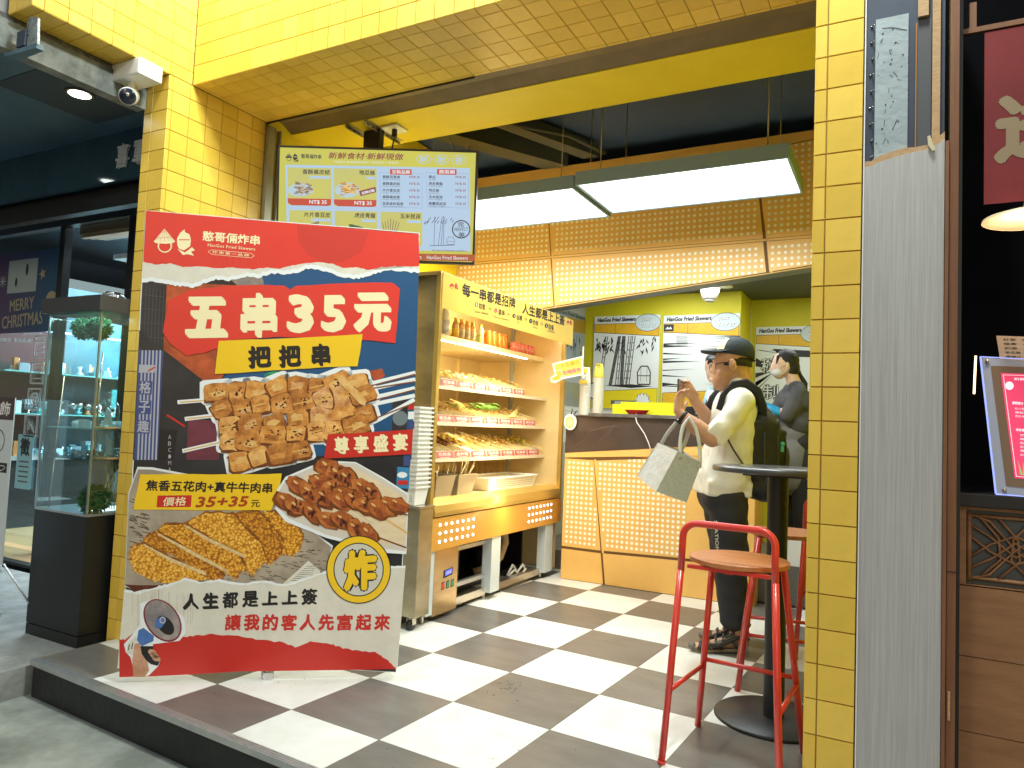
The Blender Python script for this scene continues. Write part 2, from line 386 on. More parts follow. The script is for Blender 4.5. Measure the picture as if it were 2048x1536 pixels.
# ---------------------------------------------------------------- yellow tiled portal
lw_ = thing('left_tiled_wall', 'yellow tiled side wall and pillar at the left of the shop opening', 'wall', (-1.33,.48,-.03))
obj('core', MB().box((-1.418,YP+.004,-.03), (X0-.004,YB,3.9)), GROUT, lw_)
tiles(lw_, (X0-.004,0,0), (0,1,0), (0,0,1), (1,0,0), YP+.001, YB, 0, 2.86, .1035, .1035, .182, 2.68-26*.1035, YEL)
tiles(lw_, (0,YP+.004,0), (1,0,0), (0,0,1), (0,-1,0), -1.418, X0-.001, -.03, 2.86, .125, .1035, -1.352, 2.68-27*.1035, YEL)
fa = thing('overhead_side_fascia', 'yellow tiled fascia reaching out over the pavement at upper left', 'fascia', (-1.32,-.2,2.86))
obj('core', MB().box((-1.418,-.506,2.864), (X0-.004,YP+.002,3.9)), GROUT, fa)
tiles(fa, (X0-.004,0,0), (0,1,0), (0,0,1), (1,0,0), -.51, YF-.002, 2.862, 3.9, .1035, .1035, -.50+.04, 2.887+.04, YEL)
tiles(fa, (0,0,2.864), (1,0,0), (0,1,0), (0,0,-1), -1.418, X0-.001, -.51, YP, .125, .1035, -1.352, -.46, YEL)
tiles(fa, (0,-.506,0), (1,0,0), (0,0,1), (0,-1,0), -1.418, X0-.001, 2.862, 3.9, .125, .1035, -1.352, 2.927, YEL)
li = thing('lintel', 'wide yellow tiled lintel spanning the top of the shop opening', 'lintel', (.3,.55,2.86))
obj('core', MB().box((X0+.0005,YF+.004,ZL+.004), (2.0,YB,3.9)), GROUT, li)
tiles(li, (0,YF+.004,0), (1,0,0), (0,0,1), (0,-1,0), X0+.001, 1.9, ZL+.001, 3.55, .1, .107, -1.197, 2.859, YEL, name='front_tile')
tiles(li, (0,0,ZL+.004), (1,0,0), (0,1,0), (0,0,-1), X0+.001, XR, YF+.001, YB, .1, .1055, -1.197, .357, YEL, name='soffit_tile')
rp = thing('right_tiled_pillar', 'narrow yellow tiled pillar at the right of the shop opening', 'pillar', (1.905,.48,0))
obj('core', MB().box((XR+.004,YP+.004,-.2), (1.972,YB,3.2)), GROUT, rp)
tiles(rp, (0,YP+.004,0), (1,0,0), (0,0,1), (0,-1,0), XR+.001, 1.975, -.2, 3.2, .1, .101, 1.873, 1.394-15*.101, YEL)
tiles(rp, (XR+.004,0,0), (0,1,0), (0,0,1), (-1,0,0), YP+.001, YB, -.2, 2.86, .1035, .101, .20, 1.394-15*.101, YEL)
# ---------------------------------------------------------------- inner shell
iw = thing('left_inner_wall', 'plain yellow painted wall behind the hanging menu screen', 'wall', (-1.3,1.9,0))
obj('panel', MB().box((-1.42,YB+.02,0), (X0-.002,3.05,3.3)), YPAINT, iw)
obj('guide_rail', MB().box((X0-.0015,YB+.004,0), (X0+.028,YB+.055,2.84)).box((X0-.0015,YB+.09,0), (X0+.028,YB+.10,2.84)), mat('rail_grey', (.34,.33,.22), .45, .4), iw)
sh = thing('shutter_housing', 'brown grey roller shutter housing tucked behind the tiled lintel', 'shutter', (.3,.9,2.86))
q = MB(); N = 8
prof = [(YB+.002, 2.89), (YB+.05, 2.905), (YB+.12, 2.90), (1.0, ZL+.004)]
for i in range(3): q.add([(X0, *prof[i]), (XR+.1, *prof[i]), (XR+.1, *prof[i+1]), (X0, *prof[i+1])], [(0,1,2,3)])
obj('cover', q, GREYSHUT, sh)
obj('slot_edge', MB().box((X0,YB+.0005,2.852), (.2,YB+.006,2.9)), BLK, sh)
sf = thing('yellow_soffit', 'bright yellow painted soffit strip above the hanging screen', 'soffit', (.3,1.18,ZL))
obj('board', MB().box((X0,1.0,ZL), (XR+.1,1.37,ZL+.02)).box((X0,1.352,ZL+.02), (XR+.1,1.37,3.3)), YPAINT, sf)
cl = obj('ceiling', MB().box((X0-.2,1.37,3.32), (XR+.3,6,3.36)), NAVY, kind='structure')
cd = thing('ceiling_duct', 'grey air ducts under the dark ceiling behind the screen', 'duct', (-.5,2.0,3.1))
obj('duct_run', MB().hexa([(-1.1,1.6,3.16),(-.95,1.55,3.16),(-.2,2.85,3.16),(-.4,2.85,3.16),(-1.1,1.6,3.3),(-.95,1.55,3.3),(-.2,2.85,3.3),(-.4,2.85,3.3)]), DGREY, cd)
obj('duct_run', MB().hexa([(-.65,1.5,3.2),(-.55,1.5,3.2),(.05,2.85,3.2),(-.08,2.85,3.2),(-.65,1.5,3.3),(-.55,1.5,3.3),(.05,2.85,3.3),(-.08,2.85,3.3)]), DGREY, cd)
obj('conduit', MB().tube([(-.5,1.5,3.17),(-.2,2.0,3.15),(.0,2.4,3.2),(.1,2.85,3.22)], .015), DGREY, cd)
cw = thing('slack_cable', 'thin grey cable drooping beside the menu screen', 'cable', (-.45,1.6,2.6))
obj('wire', MB().tube([(-.47,1.55,3.3),(-.5,1.52,3.05),(-.42,1.55,2.9),(-.38,1.6,2.75),(-.47,1.62,2.58),(-.6,1.6,2.5)], .004, 6), mat('grey_wire', (.25,.27,.28), .5), cw)
# right inner wall
obj('right_wall', MB().box((1.98,YB,-.1), (2.1,5.2,3.4)), YKITCH, kind='structure')
# ---------------------------------------------------------------- perforated orange fascia above the counter
fz = lambda x: 2.107 + .1063*x
fs = thing('perforated_fascia', 'slanting orange fascia with rows of cream dots above the serving counter', 'fascia', (.3,2.95,2.1))
q = MB(); q.prism([(X0,2.934,fz(X0)), (1.98,2.934,fz(1.98)), (1.98,2.934,3.205), (X0,2.934,3.19)], (0,.03,0)); obj('board', q, mat('fascia_line', (.16,.075,.02), .7), fs, fixn=True)
def xs(x, z, x0, z0, sl): return x + sl*(z - z0)
def panel(parent, x0, x1, zb, zt, sl0, sl1, name='panel', dots=True, zref=2.3, sp=.0415, r=.0112, y=2.934, mrg=.028, phase=(0,0)):
    """x0/x1 at zref, edges leaning by sl; zb/zt functions of x"""
    c = []
    for X, z, sl in ((x0, zb, sl0), (x1, zb, sl1), (x1, zt, sl1), (x0, zt, sl0)):
        x = X
        for _ in range(6): x = X + sl*(z(x) - zref)
        c.append((x, z(x)))
    p = obj(name, MB().prism([(x, y-.0025, z) for x, z in c], (0, .0025, 0)), ORANGE, parent, fixn=True)
    if dots:
        q = MB(); vs = 8; e = 0
        nx = int((max(a for a, b in c) - min(a for a, b in c)) / sp) + 2; nz = int((max(b for a, b in c) - min(b for a, b in c)) / sp) + 2
        xa, za = min(a for a, b in c) + phase[0], min(b for a, b in c) + phase[1]
        for i in range(nx):
            for j in range(nz):
                a, b = xa + i*sp, za + j*sp
                l = x0 + sl0*(b - zref) + r; rr = x1 + sl1*(b - zref) - r
                if a < l + .004 or a > rr - .004 or b < zb(a) + r*.4 or b > zt(a) - r*.4: continue
                zz = [max(zb(a)+.0015, min(zt(a)-.0015, b + r*math.sin(2*PI*k/vs))) for k in range(vs)]
                q.add([(a + r*math.cos(2*PI*k/vs), y-.0037, zz[k]) for k in range(vs)], [tuple(range(vs))])
        obj('dots', q, DOT, p, kind='stuff')
    return p
zj = 2.477
panel(fs, X0, -.352, lambda x: fz(x)+.012, lambda x: zj-.012, 0, -.11, zref=2.4)
panel(fs, -.33, 1.252, lambda x: fz(x)+.012, lambda x: zj-.012, -.11, -.11, zref=2.4)
panel(fs, 1.274, 1.98, lambda x: fz(x)+.012, lambda x: zj-.012, -.11, 0, zref=2.4)
ztop = lambda x: 3.0 + .085*x
panel(fs, X0, -.352, lambda x: zj+.012, ztop, 0, -.11, zref=2.4)
panel(fs, -.33, 1.252, lambda x: zj+.012, ztop, -.11, -.11, zref=2.4)
panel(fs, 1.274, 1.98, lambda x: zj+.012, ztop, -.11, 0, zref=2.4)
panel(fs, X0, 1.98, lambda x: ztop(x)+.008, lambda x: 3.198, 0, 0, dots=False, name='top_strip')
for xa in (-.341, 1.263): obj('joint_bar', MB().prism([(xa-.0065+.11*.38,2.9325,fz(xa)-.0), (xa+.0065+.11*.38,2.9325,fz(xa)), (xa+.0065-.11*.62,2.9325,3.05), (xa-.0065-.11*.62,2.9325,3.05)], (0,.0015,0)), ORANGE, fs, fixn=True)
obj('joint_bar', MB().box((X0,2.9325,zj-.008), (1.98,2.934,zj+.008)), ORANGE, fs)
bp = thing('fascia_underside', 'dark grey slanted soffit under the orange fascia', 'soffit', (.3,3.1,2.1))
obj('board', MB().hexa([(X0,2.936,fz(X0)+.002),(1.98,2.936,fz(1.98)+.002),(1.98,3.32,fz(1.98)+.05),(X0,3.32,fz(X0)+.05),(X0,2.94,3.19),(1.98,2.94,3.19),(1.98,3.32,3.2),(X0,3.32,3.19)]), mat('blue_grey_paint', (.13,.155,.165), .5), bp)
obj('edge_strip', MB().prism([(X0,2.929,fz(X0)-.003), (1.98,2.929,fz(1.98)-.003), (1.98,2.929,fz(1.98)+.003), (X0,2.929,fz(X0)+.003)], (0,.012,0)), mat('brass_edge', (.62,.42,.12), .6), bp, fixn=True)
# ---------------------------------------------------------------- kitchen shell
kc = obj('kitchen_ceiling', MB().box((-1.0,3.32,2.44), (1.98,5.3,2.48)), mat('kitchen_ceiling_paint', (.075,.085,.09), .6), kind='structure')
obj('kitchen_wall', MB().box((-1.0,4.51,0), (.81,4.6,2.44)).box((.812,5.01,0), (1.98,5.1,2.44)).box((.80,4.6,0), (.811,5.01,2.44)), YKITCH, kind='structure')
kw = obj('kitchen_side_wall', MB().box((-.72,3.0,0), (-.70,4.51,2.44)), mat('white_tile_joint', (.45,.47,.46), .6), kind='structure')
WT = mat('white_wall_tile', (.70,.74,.73), .3)
tiles(kw, (-.70,0,0), (0,1,0), (0,0,1), (1,0,0), 3.05, 4.5, 1.0, 1.62, .15, .15, 3.05, 1.0, WT, gap=.006, th=.004)
kb = thing('kitchen_back_tiling', 'white wall tiles low on the kitchen back wall', 'tiling', (.1,4.5,1.1))
obj('backing', MB().box((-.69,4.503,.9), (.81,4.509,1.33)), WT, kb)
dk = obj('kitchen_floor', MB().box((-.9,3.25,.0), (1.98,5.1,.15)), BLACKT[0], kind='structure')
gr = mat('terrazzo', (.20,.19,.17), .4, col2=(.06,.06,.055), vs=140)
gb = thing('terrazzo_plinth', 'speckled grey terrazzo base beside the orange counter end', 'plinth', (1.6,3.15,0)); obj('block', MB().box((1.205,3.1,0), (1.98,3.24,.27)), gr, gb); obj('kick', MB().box((1.2,3.08,0), (1.98,3.099,.012)), BLK, gb)
wc = thing('white_low_cabinet', 'white low cabinet front above the terrazzo base', 'cabinet', (1.6,3.15,.27)); obj('front', MB().box((1.3,3.105,.272), (1.98,3.235,.47)), WHITEP, wc); obj('top', MB().box((1.29,3.1,.471), (1.98,3.24,.49)), WHITEP, wc)
# ---------------------------------------------------------------- serving counter
ct = thing('serving_counter', 'orange serving counter with dotted panels and brown stone band', 'counter', (.5,3.0,0))
cxl, cxr = -.17, 1.229
obj('carcass', MB().box((cxl,2.934,0), (cxr,3.235,1.228)), ORANGE, ct)
zb2 = lambda x: .967 + .1*x
obj('stone_band', MB().prism([(cxl,2.926,zb2(cxl)), (cxr+.006,2.926,zb2(cxr)), (cxr+.006,2.926,1.23), (cxl,2.926,1.23)], (0,.008,0)), BROWNST, ct, fixn=True)
q = Board(ct, (0,2.9255,0), (1,0,0), (0,0,1), (0,-1,0))
q.line([(.02,1.12),(.12,1.15),(.25,1.17)], .0022, VEIN, 0, True); q.line([(.10,1.05),(.18,1.12),(.22,1.18)], .0014, VEIN, 0, True); q.line([(.55,1.03),(.65,1.2)], .0014, VEIN, 0, True); q.line([(-.1,1.0),(.0,1.06),(.02,1.12)], .0012, VEIN, 0, True)
q.flush('vein', kind='stuff')
obj('slab_top', MB().box((.02,2.90,1.232), (cxr+.01,3.26,1.258)), SLAB, ct, bevel=.003)
obj('slab_low', MB().box((cxl,2.918,1.231), (.0195,3.26,1.238)), BROWNST, ct)
obj('backing', MB().box((cxl,2.9325,0), (cxr,2.934,.95)), ORLINE, ct)
sl = -.12
panel(ct, cxl, .112, lambda x: .245, lambda x: .905, 0, sl, zref=.5, sp=.0372, r=.0115, y=2.932)
panel(ct, .128, .80, lambda x: .245 + .03*(x-.1), lambda x: .905+.09*(x-.1), sl, 0, zref=.5, sp=.0372, r=.0115, y=2.932, phase=(.004,.004))
panel(ct, .80, cxr, lambda x: .245+.03*(x-.1), lambda x: .905+.09*(x-.1), 0, 0, zref=.5, dots=False, y=2.932)
panel(ct, cxl, .112, lambda x: .004, lambda x: .225, 0, sl, zref=.5, dots=False, y=2.932, name='lower_panel')
panel(ct, .128, cxr, lambda x: .004, lambda x: .225+.03*(x-.1), sl, 0, zref=.5, dots=False, y=2.932, name='lower_panel')
obj('top_rail', MB().prism([(cxl,2.9295,.913), (cxr,2.9295,1.01), (cxr,2.9295,zb2(cxr)-.002), (cxl,2.9295,zb2(cxl)-.002)], (0,.003,0)), ORANGE, ct, fixn=True)
obj('mullion', MB().prism([(.155,2.9297,.23), (.17,2.9297,.23), (.082,2.9297,.912), (.067,2.9297,.912)][::1], (0,.0028,0)), ORANGE, ct, fixn=True)
obj('end_face', MB().box((cxr+.0005,2.934,0), (cxr+.004,3.235,1.23)), ORANGE, ct)
# ---------------------------------------------------------------- suspended light panels
def light_panel(x0, x1, y0, y1, z, label):
    t = thing('light_panel', label, 'ceiling light', ((x0+x1)/2,(y0+y1)/2,z), 0, 'flat light panels hung on wires')
    fr = mat('panel_frame', (.22,.32,.42), .5) if 'PF' not in globals() else PF; globals()['PF'] = fr
    q = MB(); h = .078; w_ = .014
    q.box((x0,y0,z), (x1,y0+w_,z+h)).box((x0,y1-w_,z), (x1,y1,z+h)).box((x0,y0+w_,z), (x0+w_,y1-w_,z+h)).box((x1-w_,y0+w_,z), (x1,y1-w_,z+h)).box((x0+w_,y0+w_,z+h-.01), (x1-w_,y1-w_,z+h))
    obj('frame', q, fr, t)
    obj('diffuser', MB().box((x0+w_+.001,y0+w_+.001,z+.006), (x1-w_-.001,y1-w_-.001,z+.012)), LAMPW, t)
    for x in (x0+.12, x1-.12):
        for y in (y0+.09, y1-.09):
            obj('wire', MB().tube([(x,y,z+h),(x,y,3.32)], .0035, 6), STEEL, t)
    return t
light_panel(.40, 1.575, 1.63, 2.24, 2.55, 'bright rectangular light panel hanging nearest the right tiled pillar')
light_panel(-.82, .372, 1.67, 2.30, 2.55, 'bright rectangular light panel half hidden behind the hanging menu screen')
lamp('panel_light', 'AREA', (.99,1.93,2.54), 31, (.90,.97,1.0), 1.1, .55, (.99,1.93,0))
lamp('panel_light', 'AREA', (-.22,1.98,2.54), 29, (.90,.97,1.0), 1.1, .55, (-.22,1.98,0))
# ---------------------------------------------------------------- open display fridge
FX, FY0, FY1 = -.25, 1.262, 3.06; BX = -1.02
fr = thing('display_fridge', 'tall open display fridge in gold steel holding trays of skewers', 'display fridge', (-.63,2.16,0))
obj('back_liner', MB().box((BX-.03,FY0+.03,.62), (BX,FY1-.03,1.99)), FRIN, fr)
q = MB()
for z0 in (1.50, 1.245, 1.02, .80):
    for k in range(16): q.box((BX,1.50+k*.045,z0), (BX+.002,1.52+k*.045,z0+.008))
obj('vent_slots', q, BLK, fr)
obj('side_panel', MB().box((BX-.03,FY0,.05), (FX-.03,FY0+.028,1.99)), mat('side_steel', (.42,.33,.17), .22, .85, vary=.4, vs=2.2, stretch=(1,1,2.5)), fr, label='gold tinted end panel of the fridge facing the street')
obj('side_panel', MB().box((BX-.03,FY1-.028,.05), (FX-.03,FY1,1.99)), FRIN, fr)
obj('corner_post', MB().box((FX-.03,FY0-.003,.60), (FX,FY0+.028,2.0)), GOLD, fr, bevel=.002)
obj('corner_post', MB().box((FX-.03,FY1-.028,.60), (FX,FY1+.003,1.83)), GOLD, fr, bevel=.002)
obj('canopy', MB().box((BX-.03,FY0,1.992), (FX-.004,FY1,2.012)).box((BX,FY0+.03,1.80),(BX+.3,FY1-.03,1.99)), FRIN, fr)
HDR = mat('header_yellow', (.88,.61,.11), .4, vary=.05, vs=2)
hd = obj('header_sign', MB().box((FX-.004,FY0+.012,1.80), (FX+.003,3.17,2.005)), HDR, fr)
INK = mat('ink_black', (.018,.018,.02), .5); INKR = mat('ink_red', (.55,.035,.05), .45); INKW = mat('ink_white', (.82,.82,.80), .45)
b = Board(hd, (FX+.0035,1.27,1.80), (0,1,0), (0,0,1), (1,0,0), H=[[0.0010973598816730221, 5.2392980777013534e-05, -1.0], [0.0001804284683955833, -0.0006155915367840032, 0.21929013433285613], [-0.00023473539621933246, -2.6691181586770597e-06, 0.42413970029708065]])
G = lambda x, y: (780 + x/5.12, 500 + y/5.12)
def T(s, x0, y0, x1, y1, h, m, **k): b.text(s, G(x0,y0), G(x1,y1), h/5.12, m, **k)
T('每一串都是招牌', 735, 402, 1280, 550, 128, INK, bold=.032)
T('人生都是上上簽', 1350, 595, 1785, 728, 110, INK, bold=.032)
for i, (x, y, a, bb, w1, en, ex0, ex1, ey0, ey1) in enumerate([(880,560,905,972,0,'Grab a Basket',862,1004,628,655),(1078,620,1102,1170,0,'Choose Skewers',1052,1210,680,717),(1265,675,1290,1350,0,'Pay',1297,1330,742,750),(1437,728,1458,1512,0,'Frying',1455,1503,790,802),(1597,775,1618,1672,0,'Takeaway',1600,1682,828,845)]):
    b.ell(*G(x,y), 17/5.12, 25/5.12, INKR if i < 2 else INK, 1, 14); b.text(str(i+1), G(x-5,y), G(x+5,y+1), 26/5.12, INKW, 2)
    sl_ = .24; T(['取籃','選串','結帳','炸串','取餐'][i], a, y+12, bb, y+12+(bb-a)*sl_, 60, INK, bold=.015)
    T(en, ex0, ey0, ex1, ey1, 24, INK, bold=.005)
    if i < 4: T('>>>', [1003,1192,1372,1535][i], [600,655,708,756][i], [1038,1225,1402,1562][i], [608,662,714,762][i], 36, INK)
def emblem(b, cx, cy, s, m, m2, L=1, f=lambda x, y: (x, y), asp=1.0):
    """the shop's mark, reduced to a woven hat over a round shape and a knotted scarf shape"""
    P = lambda x, y: f(cx + x*s*asp, cy + y*s); big = s > 60
    el = lambda x, y, rx_, ry_, mm, LL: b.poly([P(x + rx_*math.cos(2*PI*k/18), y + ry_*math.sin(2*PI*k/18)) for k in range(18)], mm, LL)
    el(-.5,.28,.36,.33,m,L); el(-.5,.30,.29,.25,m2,L+1)
    b.poly([P(-1.05,.08), P(-.52,-.52), P(.02,.08), P(-.1,.16), P(-.5,.19), P(-.95,.16)], m, L+2)
    if big:
        for k in range(5): b.line([P(-.52,-.46), P(-.95+k*.22,.06)], .0009, m2, L+3)
    b.poly([P(.12,.25), P(.1,-.05), P(.25,-.32), P(.48,-.5), P(.5,-.36), P(.72,-.26), P(.8,.0), P(.76,.3), P(.45,.5), P(.2,.42)], m, L)
    b.line([P(.2,.0), P(.74,.0)], .0035 if big else .001, m2, L+1)
    b.poly([P(.12,.42), P(.5,.6), P(.85,.35), P(1.0,.5), P(.8,.55), P(.95,.75), P(.62,.68), P(.4,.72)], m, L+1)
emblem(b, 650, 365, 52, INKR, HDR, 1, G, .9); emblem(b, 1833, 740, 42, INKR, HDR, 1, G, .7)
b.flush('lettering')
# base lip and LED panel
q = MB(); q.prism([(FX-.06,FY0+.03,.70), (FX+.0,FY0+.03,.665), (FX+.012,FY0+.03,.625), (FX+.012,FY0+.03,.60), (FX-.07,FY0+.03,.60)], (0, FY1-FY0-.06, 0)); obj('front_lip', q, GOLD, fr, fixn=True, bevel=.003)
obj('deck', MB().box((BX,FY0+.029,.66), (FX-.055,FY1-.029,.69)), FRIN, fr)
lp = obj('led_panel', MB().box((FX-.03,FY0+.002,.408), (FX+.005,FY1-.0,.593)), mat('orange_gloss', (.70,.34,.055), .36, .1, coat=.15), fr)
MY = Matrix.Rotation(PI/2, 4, 'Y'); ld = None
for c0 in (1.36, 2.50):
    for i in range(7):
        for j in range(3):
            yy = c0 + i*.062; zz = .455 + j*.048 + (0 if c0 < 2 else .004)
            if ld is None: ld = obj('led_dot', MB().lathe([(.0085,0),(.0085,.004),(.0001,.004)], (0,0,0), 12, 0, MY, False), LEDB, fr, local=True)
            else: ld = ld.copy(); COL.objects.link(ld)
            ld.location = wm(fr).inverted() @ Vector((FX+.005,yy,zz))
POST = [(1.22,1.33),(1.96,2.14),(2.76,2.96)]
for y0, y1 in ((1.272,1.335),(2.0,2.12),(2.82,2.95)):
    obj('post', MB().box((FX-.075,y0,.045), (FX-.006,y1,.405)), PALEB, fr, bevel=.002)
obj('control_panel', MB().box((FX-.03,1.345,.03), (FX-.012,1.60,.405)), STEELW, fr)
sw = Board(fr, (FX-.0118,1.345,.03), (0,1,0), (0,0,1), (1,0,0))
sw.poly([(.10,.20),(.20,.21),(.20,.255),(.10,.245)], BLK, 1, True); sw.poly([(.12,.213),(.19,.22),(.19,.247),(.12,.240)], mat('blue_display', (.10,.12,.9), .4, emit=1.2), 2, True); sw.text('-8.5', (.13,.226), (.18,.231), .016, INKW, 3, raw=True)
for k, c in enumerate(((.65,.04,.02),(.03,.22,.10),(.03,.22,.10))):
    x = .085 + k*.05; sw.poly([(x,.135),(x+.032,.138),(x+.032,.182),(x,.179)], BLK, 1, True); sw.poly([(x+.005,.140),(x+.027,.142),(x+.027,.177),(x+.005,.175)], mat('switch_%d' % k, c, .3, emit=.3), 2, True)
sw.flush('switches')
obj('condenser_cover', MB().box((FX-.26,1.60,.06), (FX-.25,2.0,.40)), mat('navy_grille', (.012,.03,.055), .35), fr)
obj('rail', MB().box((FX-.08,1.60,.36), (FX-.05,2.0,.385)).box((FX-.08,1.60,.14), (FX-.05,2.0,.165)), ALU, fr)
obj('base_rail', MB().box((FX-.10,1.60,.03), (FX-.05,2.0,.075)).box((FX-.10,2.12,.03), (FX-.05,2.82,.075)), STEEL, fr)
obj('machine_bay', MB().box((BX,1.30,.05), (BX+.02,FY1-.05,.59)).box((BX,1.30,.02), (FX-.28,FY1-.05,.05)).box((BX,FY1-.06,.05),(FX-.3,FY1-.04,.59)), BLK, fr)
obj('drain_pipe', MB().tube([(-.42,2.25,.59),(-.42,2.26,.47),(-.41,2.33,.40),(-.41,2.45,.38),(-.41,2.47,.30),(-.42,2.42,.20),(-.46,2.34,.14),(-.55,2.28,.10)], .026, 10), mat('pipe_tan', (.40,.28,.16), .5), fr)
obj('compressor', MB().lathe([(.001,0),(.08,.0),(.1,.04),(.1,.12),(.06,.17),(.001,.18)], (-.62,2.55,.06), 14), BLKM, fr)
obj('wiring', MB().tube([(-.40,2.5,.06),(-.39,2.56,.13),(-.38,2.62,.07),(-.36,2.66,.12),(-.36,2.72,.06)], .009, 6).tube([(-.38,2.48,.06),(-.36,2.53,.10),(-.35,2.60,.055),(-.34,2.68,.09)], .007, 6), WHITEP, fr)
obj('levelling_foot', MB().cyl((FX-.08,2.9,0), .012, .05, 8).cyl((FX-.08,2.04,0), .012, .05, 8).cyl((FX-.05,1.3,0), .012, .05, 8), STEEL, fr)
# shelves: top drinks shelf, three sloped tray shelves
def shelf(z, xf, zf, th=.022, y0=FY0+.03, y1=FY1-.03):
    return obj('shelf', MB().prism([(BX,y0,z), (xf,y0,zf), (xf,y0,zf-th), (BX,y0,z-th)], (0, y1-y0, 0)), FRIN, fr, fixn=True)
shelf(1.688, -.43, 1.688, .032)
obj('led_strip', MB().box((-.445,FY0+.04,1.648), (-.435,2.75,1.655)), LEDW, fr)
obj('led_strip', MB().box((-.30,FY0+.04,1.815), (-.285,FY1-.04,1.822)), LEDW, fr)
ROW = [(1.395, 1.50, 1.33, 2.66, 7), (1.172, 1.29, 1.30, 2.86, 8), (.948, 1.07, 1.30, 2.94, 8)]   # front z, back z, y0, y1, cards
XF = -.40
for zf, zb_, y0, y1, n in ROW:
    shelf(zb_-.02, XF+.004, zf-.03, .018)
    obj('price_rail', MB().box((XF+.0045,FY0+.03,zf-.050), (XF+.009,FY1-.03,zf-.031)), mat('rail_cream', (.72,.60,.42), .4), fr)
for zz in (1.43, 1.2, .97): obj('bracket', MB().box((BX,2.68,zz-.12), (BX+.02,2.70,zz+.1)), FRIN, fr)
obj('upright', MB().box((BX,2.685,.69), (BX+.014,2.715,1.65)), FRIN, fr)
lamp('fridge_led', 'AREA', (-.46,2.16,1.64), 13, (1.0,.82,.48), .05, 1.6, (-.75,2.16,.7))
lamp('fridge_led', 'AREA', (-.30,2.16,1.80), 12, (1.0,.82,.48), .05, 1.6, (-.8,2.16,1.5))
for zz in (1.345, 1.12, .895):
    lamp('fridge_led', 'AREA', (-.44,2.1,zz), 3.2, (1.0,.82,.48), .04, 1.4, (-.72,2.1,zz-.3))
# price cards, trays, skewers
PINK = mat('card_pink', (.50,.07,.06), .5); CARDW = mat('card_white', (.72,.66,.60), .5)
DISH = ['黑輪片','百頁串','香腸串','豆皮卷','甜不辣','米血糕','玉米筍','青椒串','香菇串','杏鮑菇','四季豆','貢丸串','魚板串','豬五花','雞肉串','年糕串','花椰菜','金針菇','高麗菜','地瓜條','牛肉串','秋葵串']
ordn = ['first','second','third','fourth','fifth','sixth','seventh','eighth','ninth','tenth','eleventh','twelfth','thirteenth','fourteenth','fifteenth','sixteenth','seventeenth','eighteenth','nineteenth']
rown = ['top row','middle row','bottom row']; k = 0
for ri, (zf, zb_, y0, y1, n) in enumerate(ROW):
    st_ = (y1 - y0) / n
    for i in range(n):
        ya = y0 + i*st_ + .006; yb = y0 + (i+1)*st_ - .006
        c = obj('price_card', MB().prism([(XF+.005,ya,zf-.030), (XF+.005,yb,zf-.030), (XF-.004,yb,zf+.016), (XF-.004,ya,zf+.016)], (.0015,0,.0003)), CARDW, fixn=True)
        tag(c, 'pink price card, %s from the left on the fridge\'s %s of trays' % (ordn[i], rown[ri]), 'price card', 'price cards along the fridge shelves')
        cb = Board(c, (XF+.0068,ya,zf-.030), (0,1,0), (-.19,0,.98), (1,0,.19)); W_ = yb - ya
        cb.poly([(.003,.003),(W_-.003,.003),(W_-.003,.044),(.003,.044)], PINK, 1, True); cb.text(DISH[k % len(DISH)], (W_*.14,.027), (W_*.86,.027), .021, CARDW, 2, bold=.03, raw=True); cb.line([(W_*.2,.008),(W_*.8,.008)], .003, CARDW, 2, True)
        cb.flush('lettering'); k += 1
    for i in range(n):
        ya = y0 + i*st_ + .004; yb = y0 + (i+1)*st_ - .004
        q = MB(); xb = -.86; zt = zb_ - .03
        q.prism([(XF-.012,ya,zf-.022), (XF-.012,yb,zf-.022), (xb,yb,zt), (xb,ya,zt)], (0,0,.002))
        q.prism([(XF-.012,ya,zf-.022), (xb,ya,zt), (xb,ya,zt+.035), (XF-.012,ya,zf+.012)], (0,.002,0)); q.prism([(XF-.012,yb-.002,zf-.022), (xb,yb-.002,zt), (xb,yb-.002,zt+.035), (XF-.012,yb-.002,zf+.012)], (0,.002,0))
        q.prism([(XF-.012,ya,zf-.022), (XF-.012,yb,zf-.022), (XF-.012,yb,zf-.002), (XF-.012,ya,zf-.002)], (.002,0,0))
        tr = obj('food_tray', q, WHITEC, fixn=True); tag(tr, 'pale food tray, %s from the left on the fridge\'s %s' % (ordn[i], rown[ri]), 'tray', 'food trays on the fridge shelves')
BAM = mat('bamboo_stick', (.82,.62,.27), .55, vary=.2, vs=30); FOODC = [mat('food_%d' % i, c, .5, vary=.4, vs=60, bump=.4, bs=120) for i, c in enumerate([(.80,.60,.22),(.78,.50,.12),(.86,.70,.36),(.70,.42,.12),(.84,.66,.10),(.30,.12,.06),(.25,.42,.06)])]
random.seed(11)
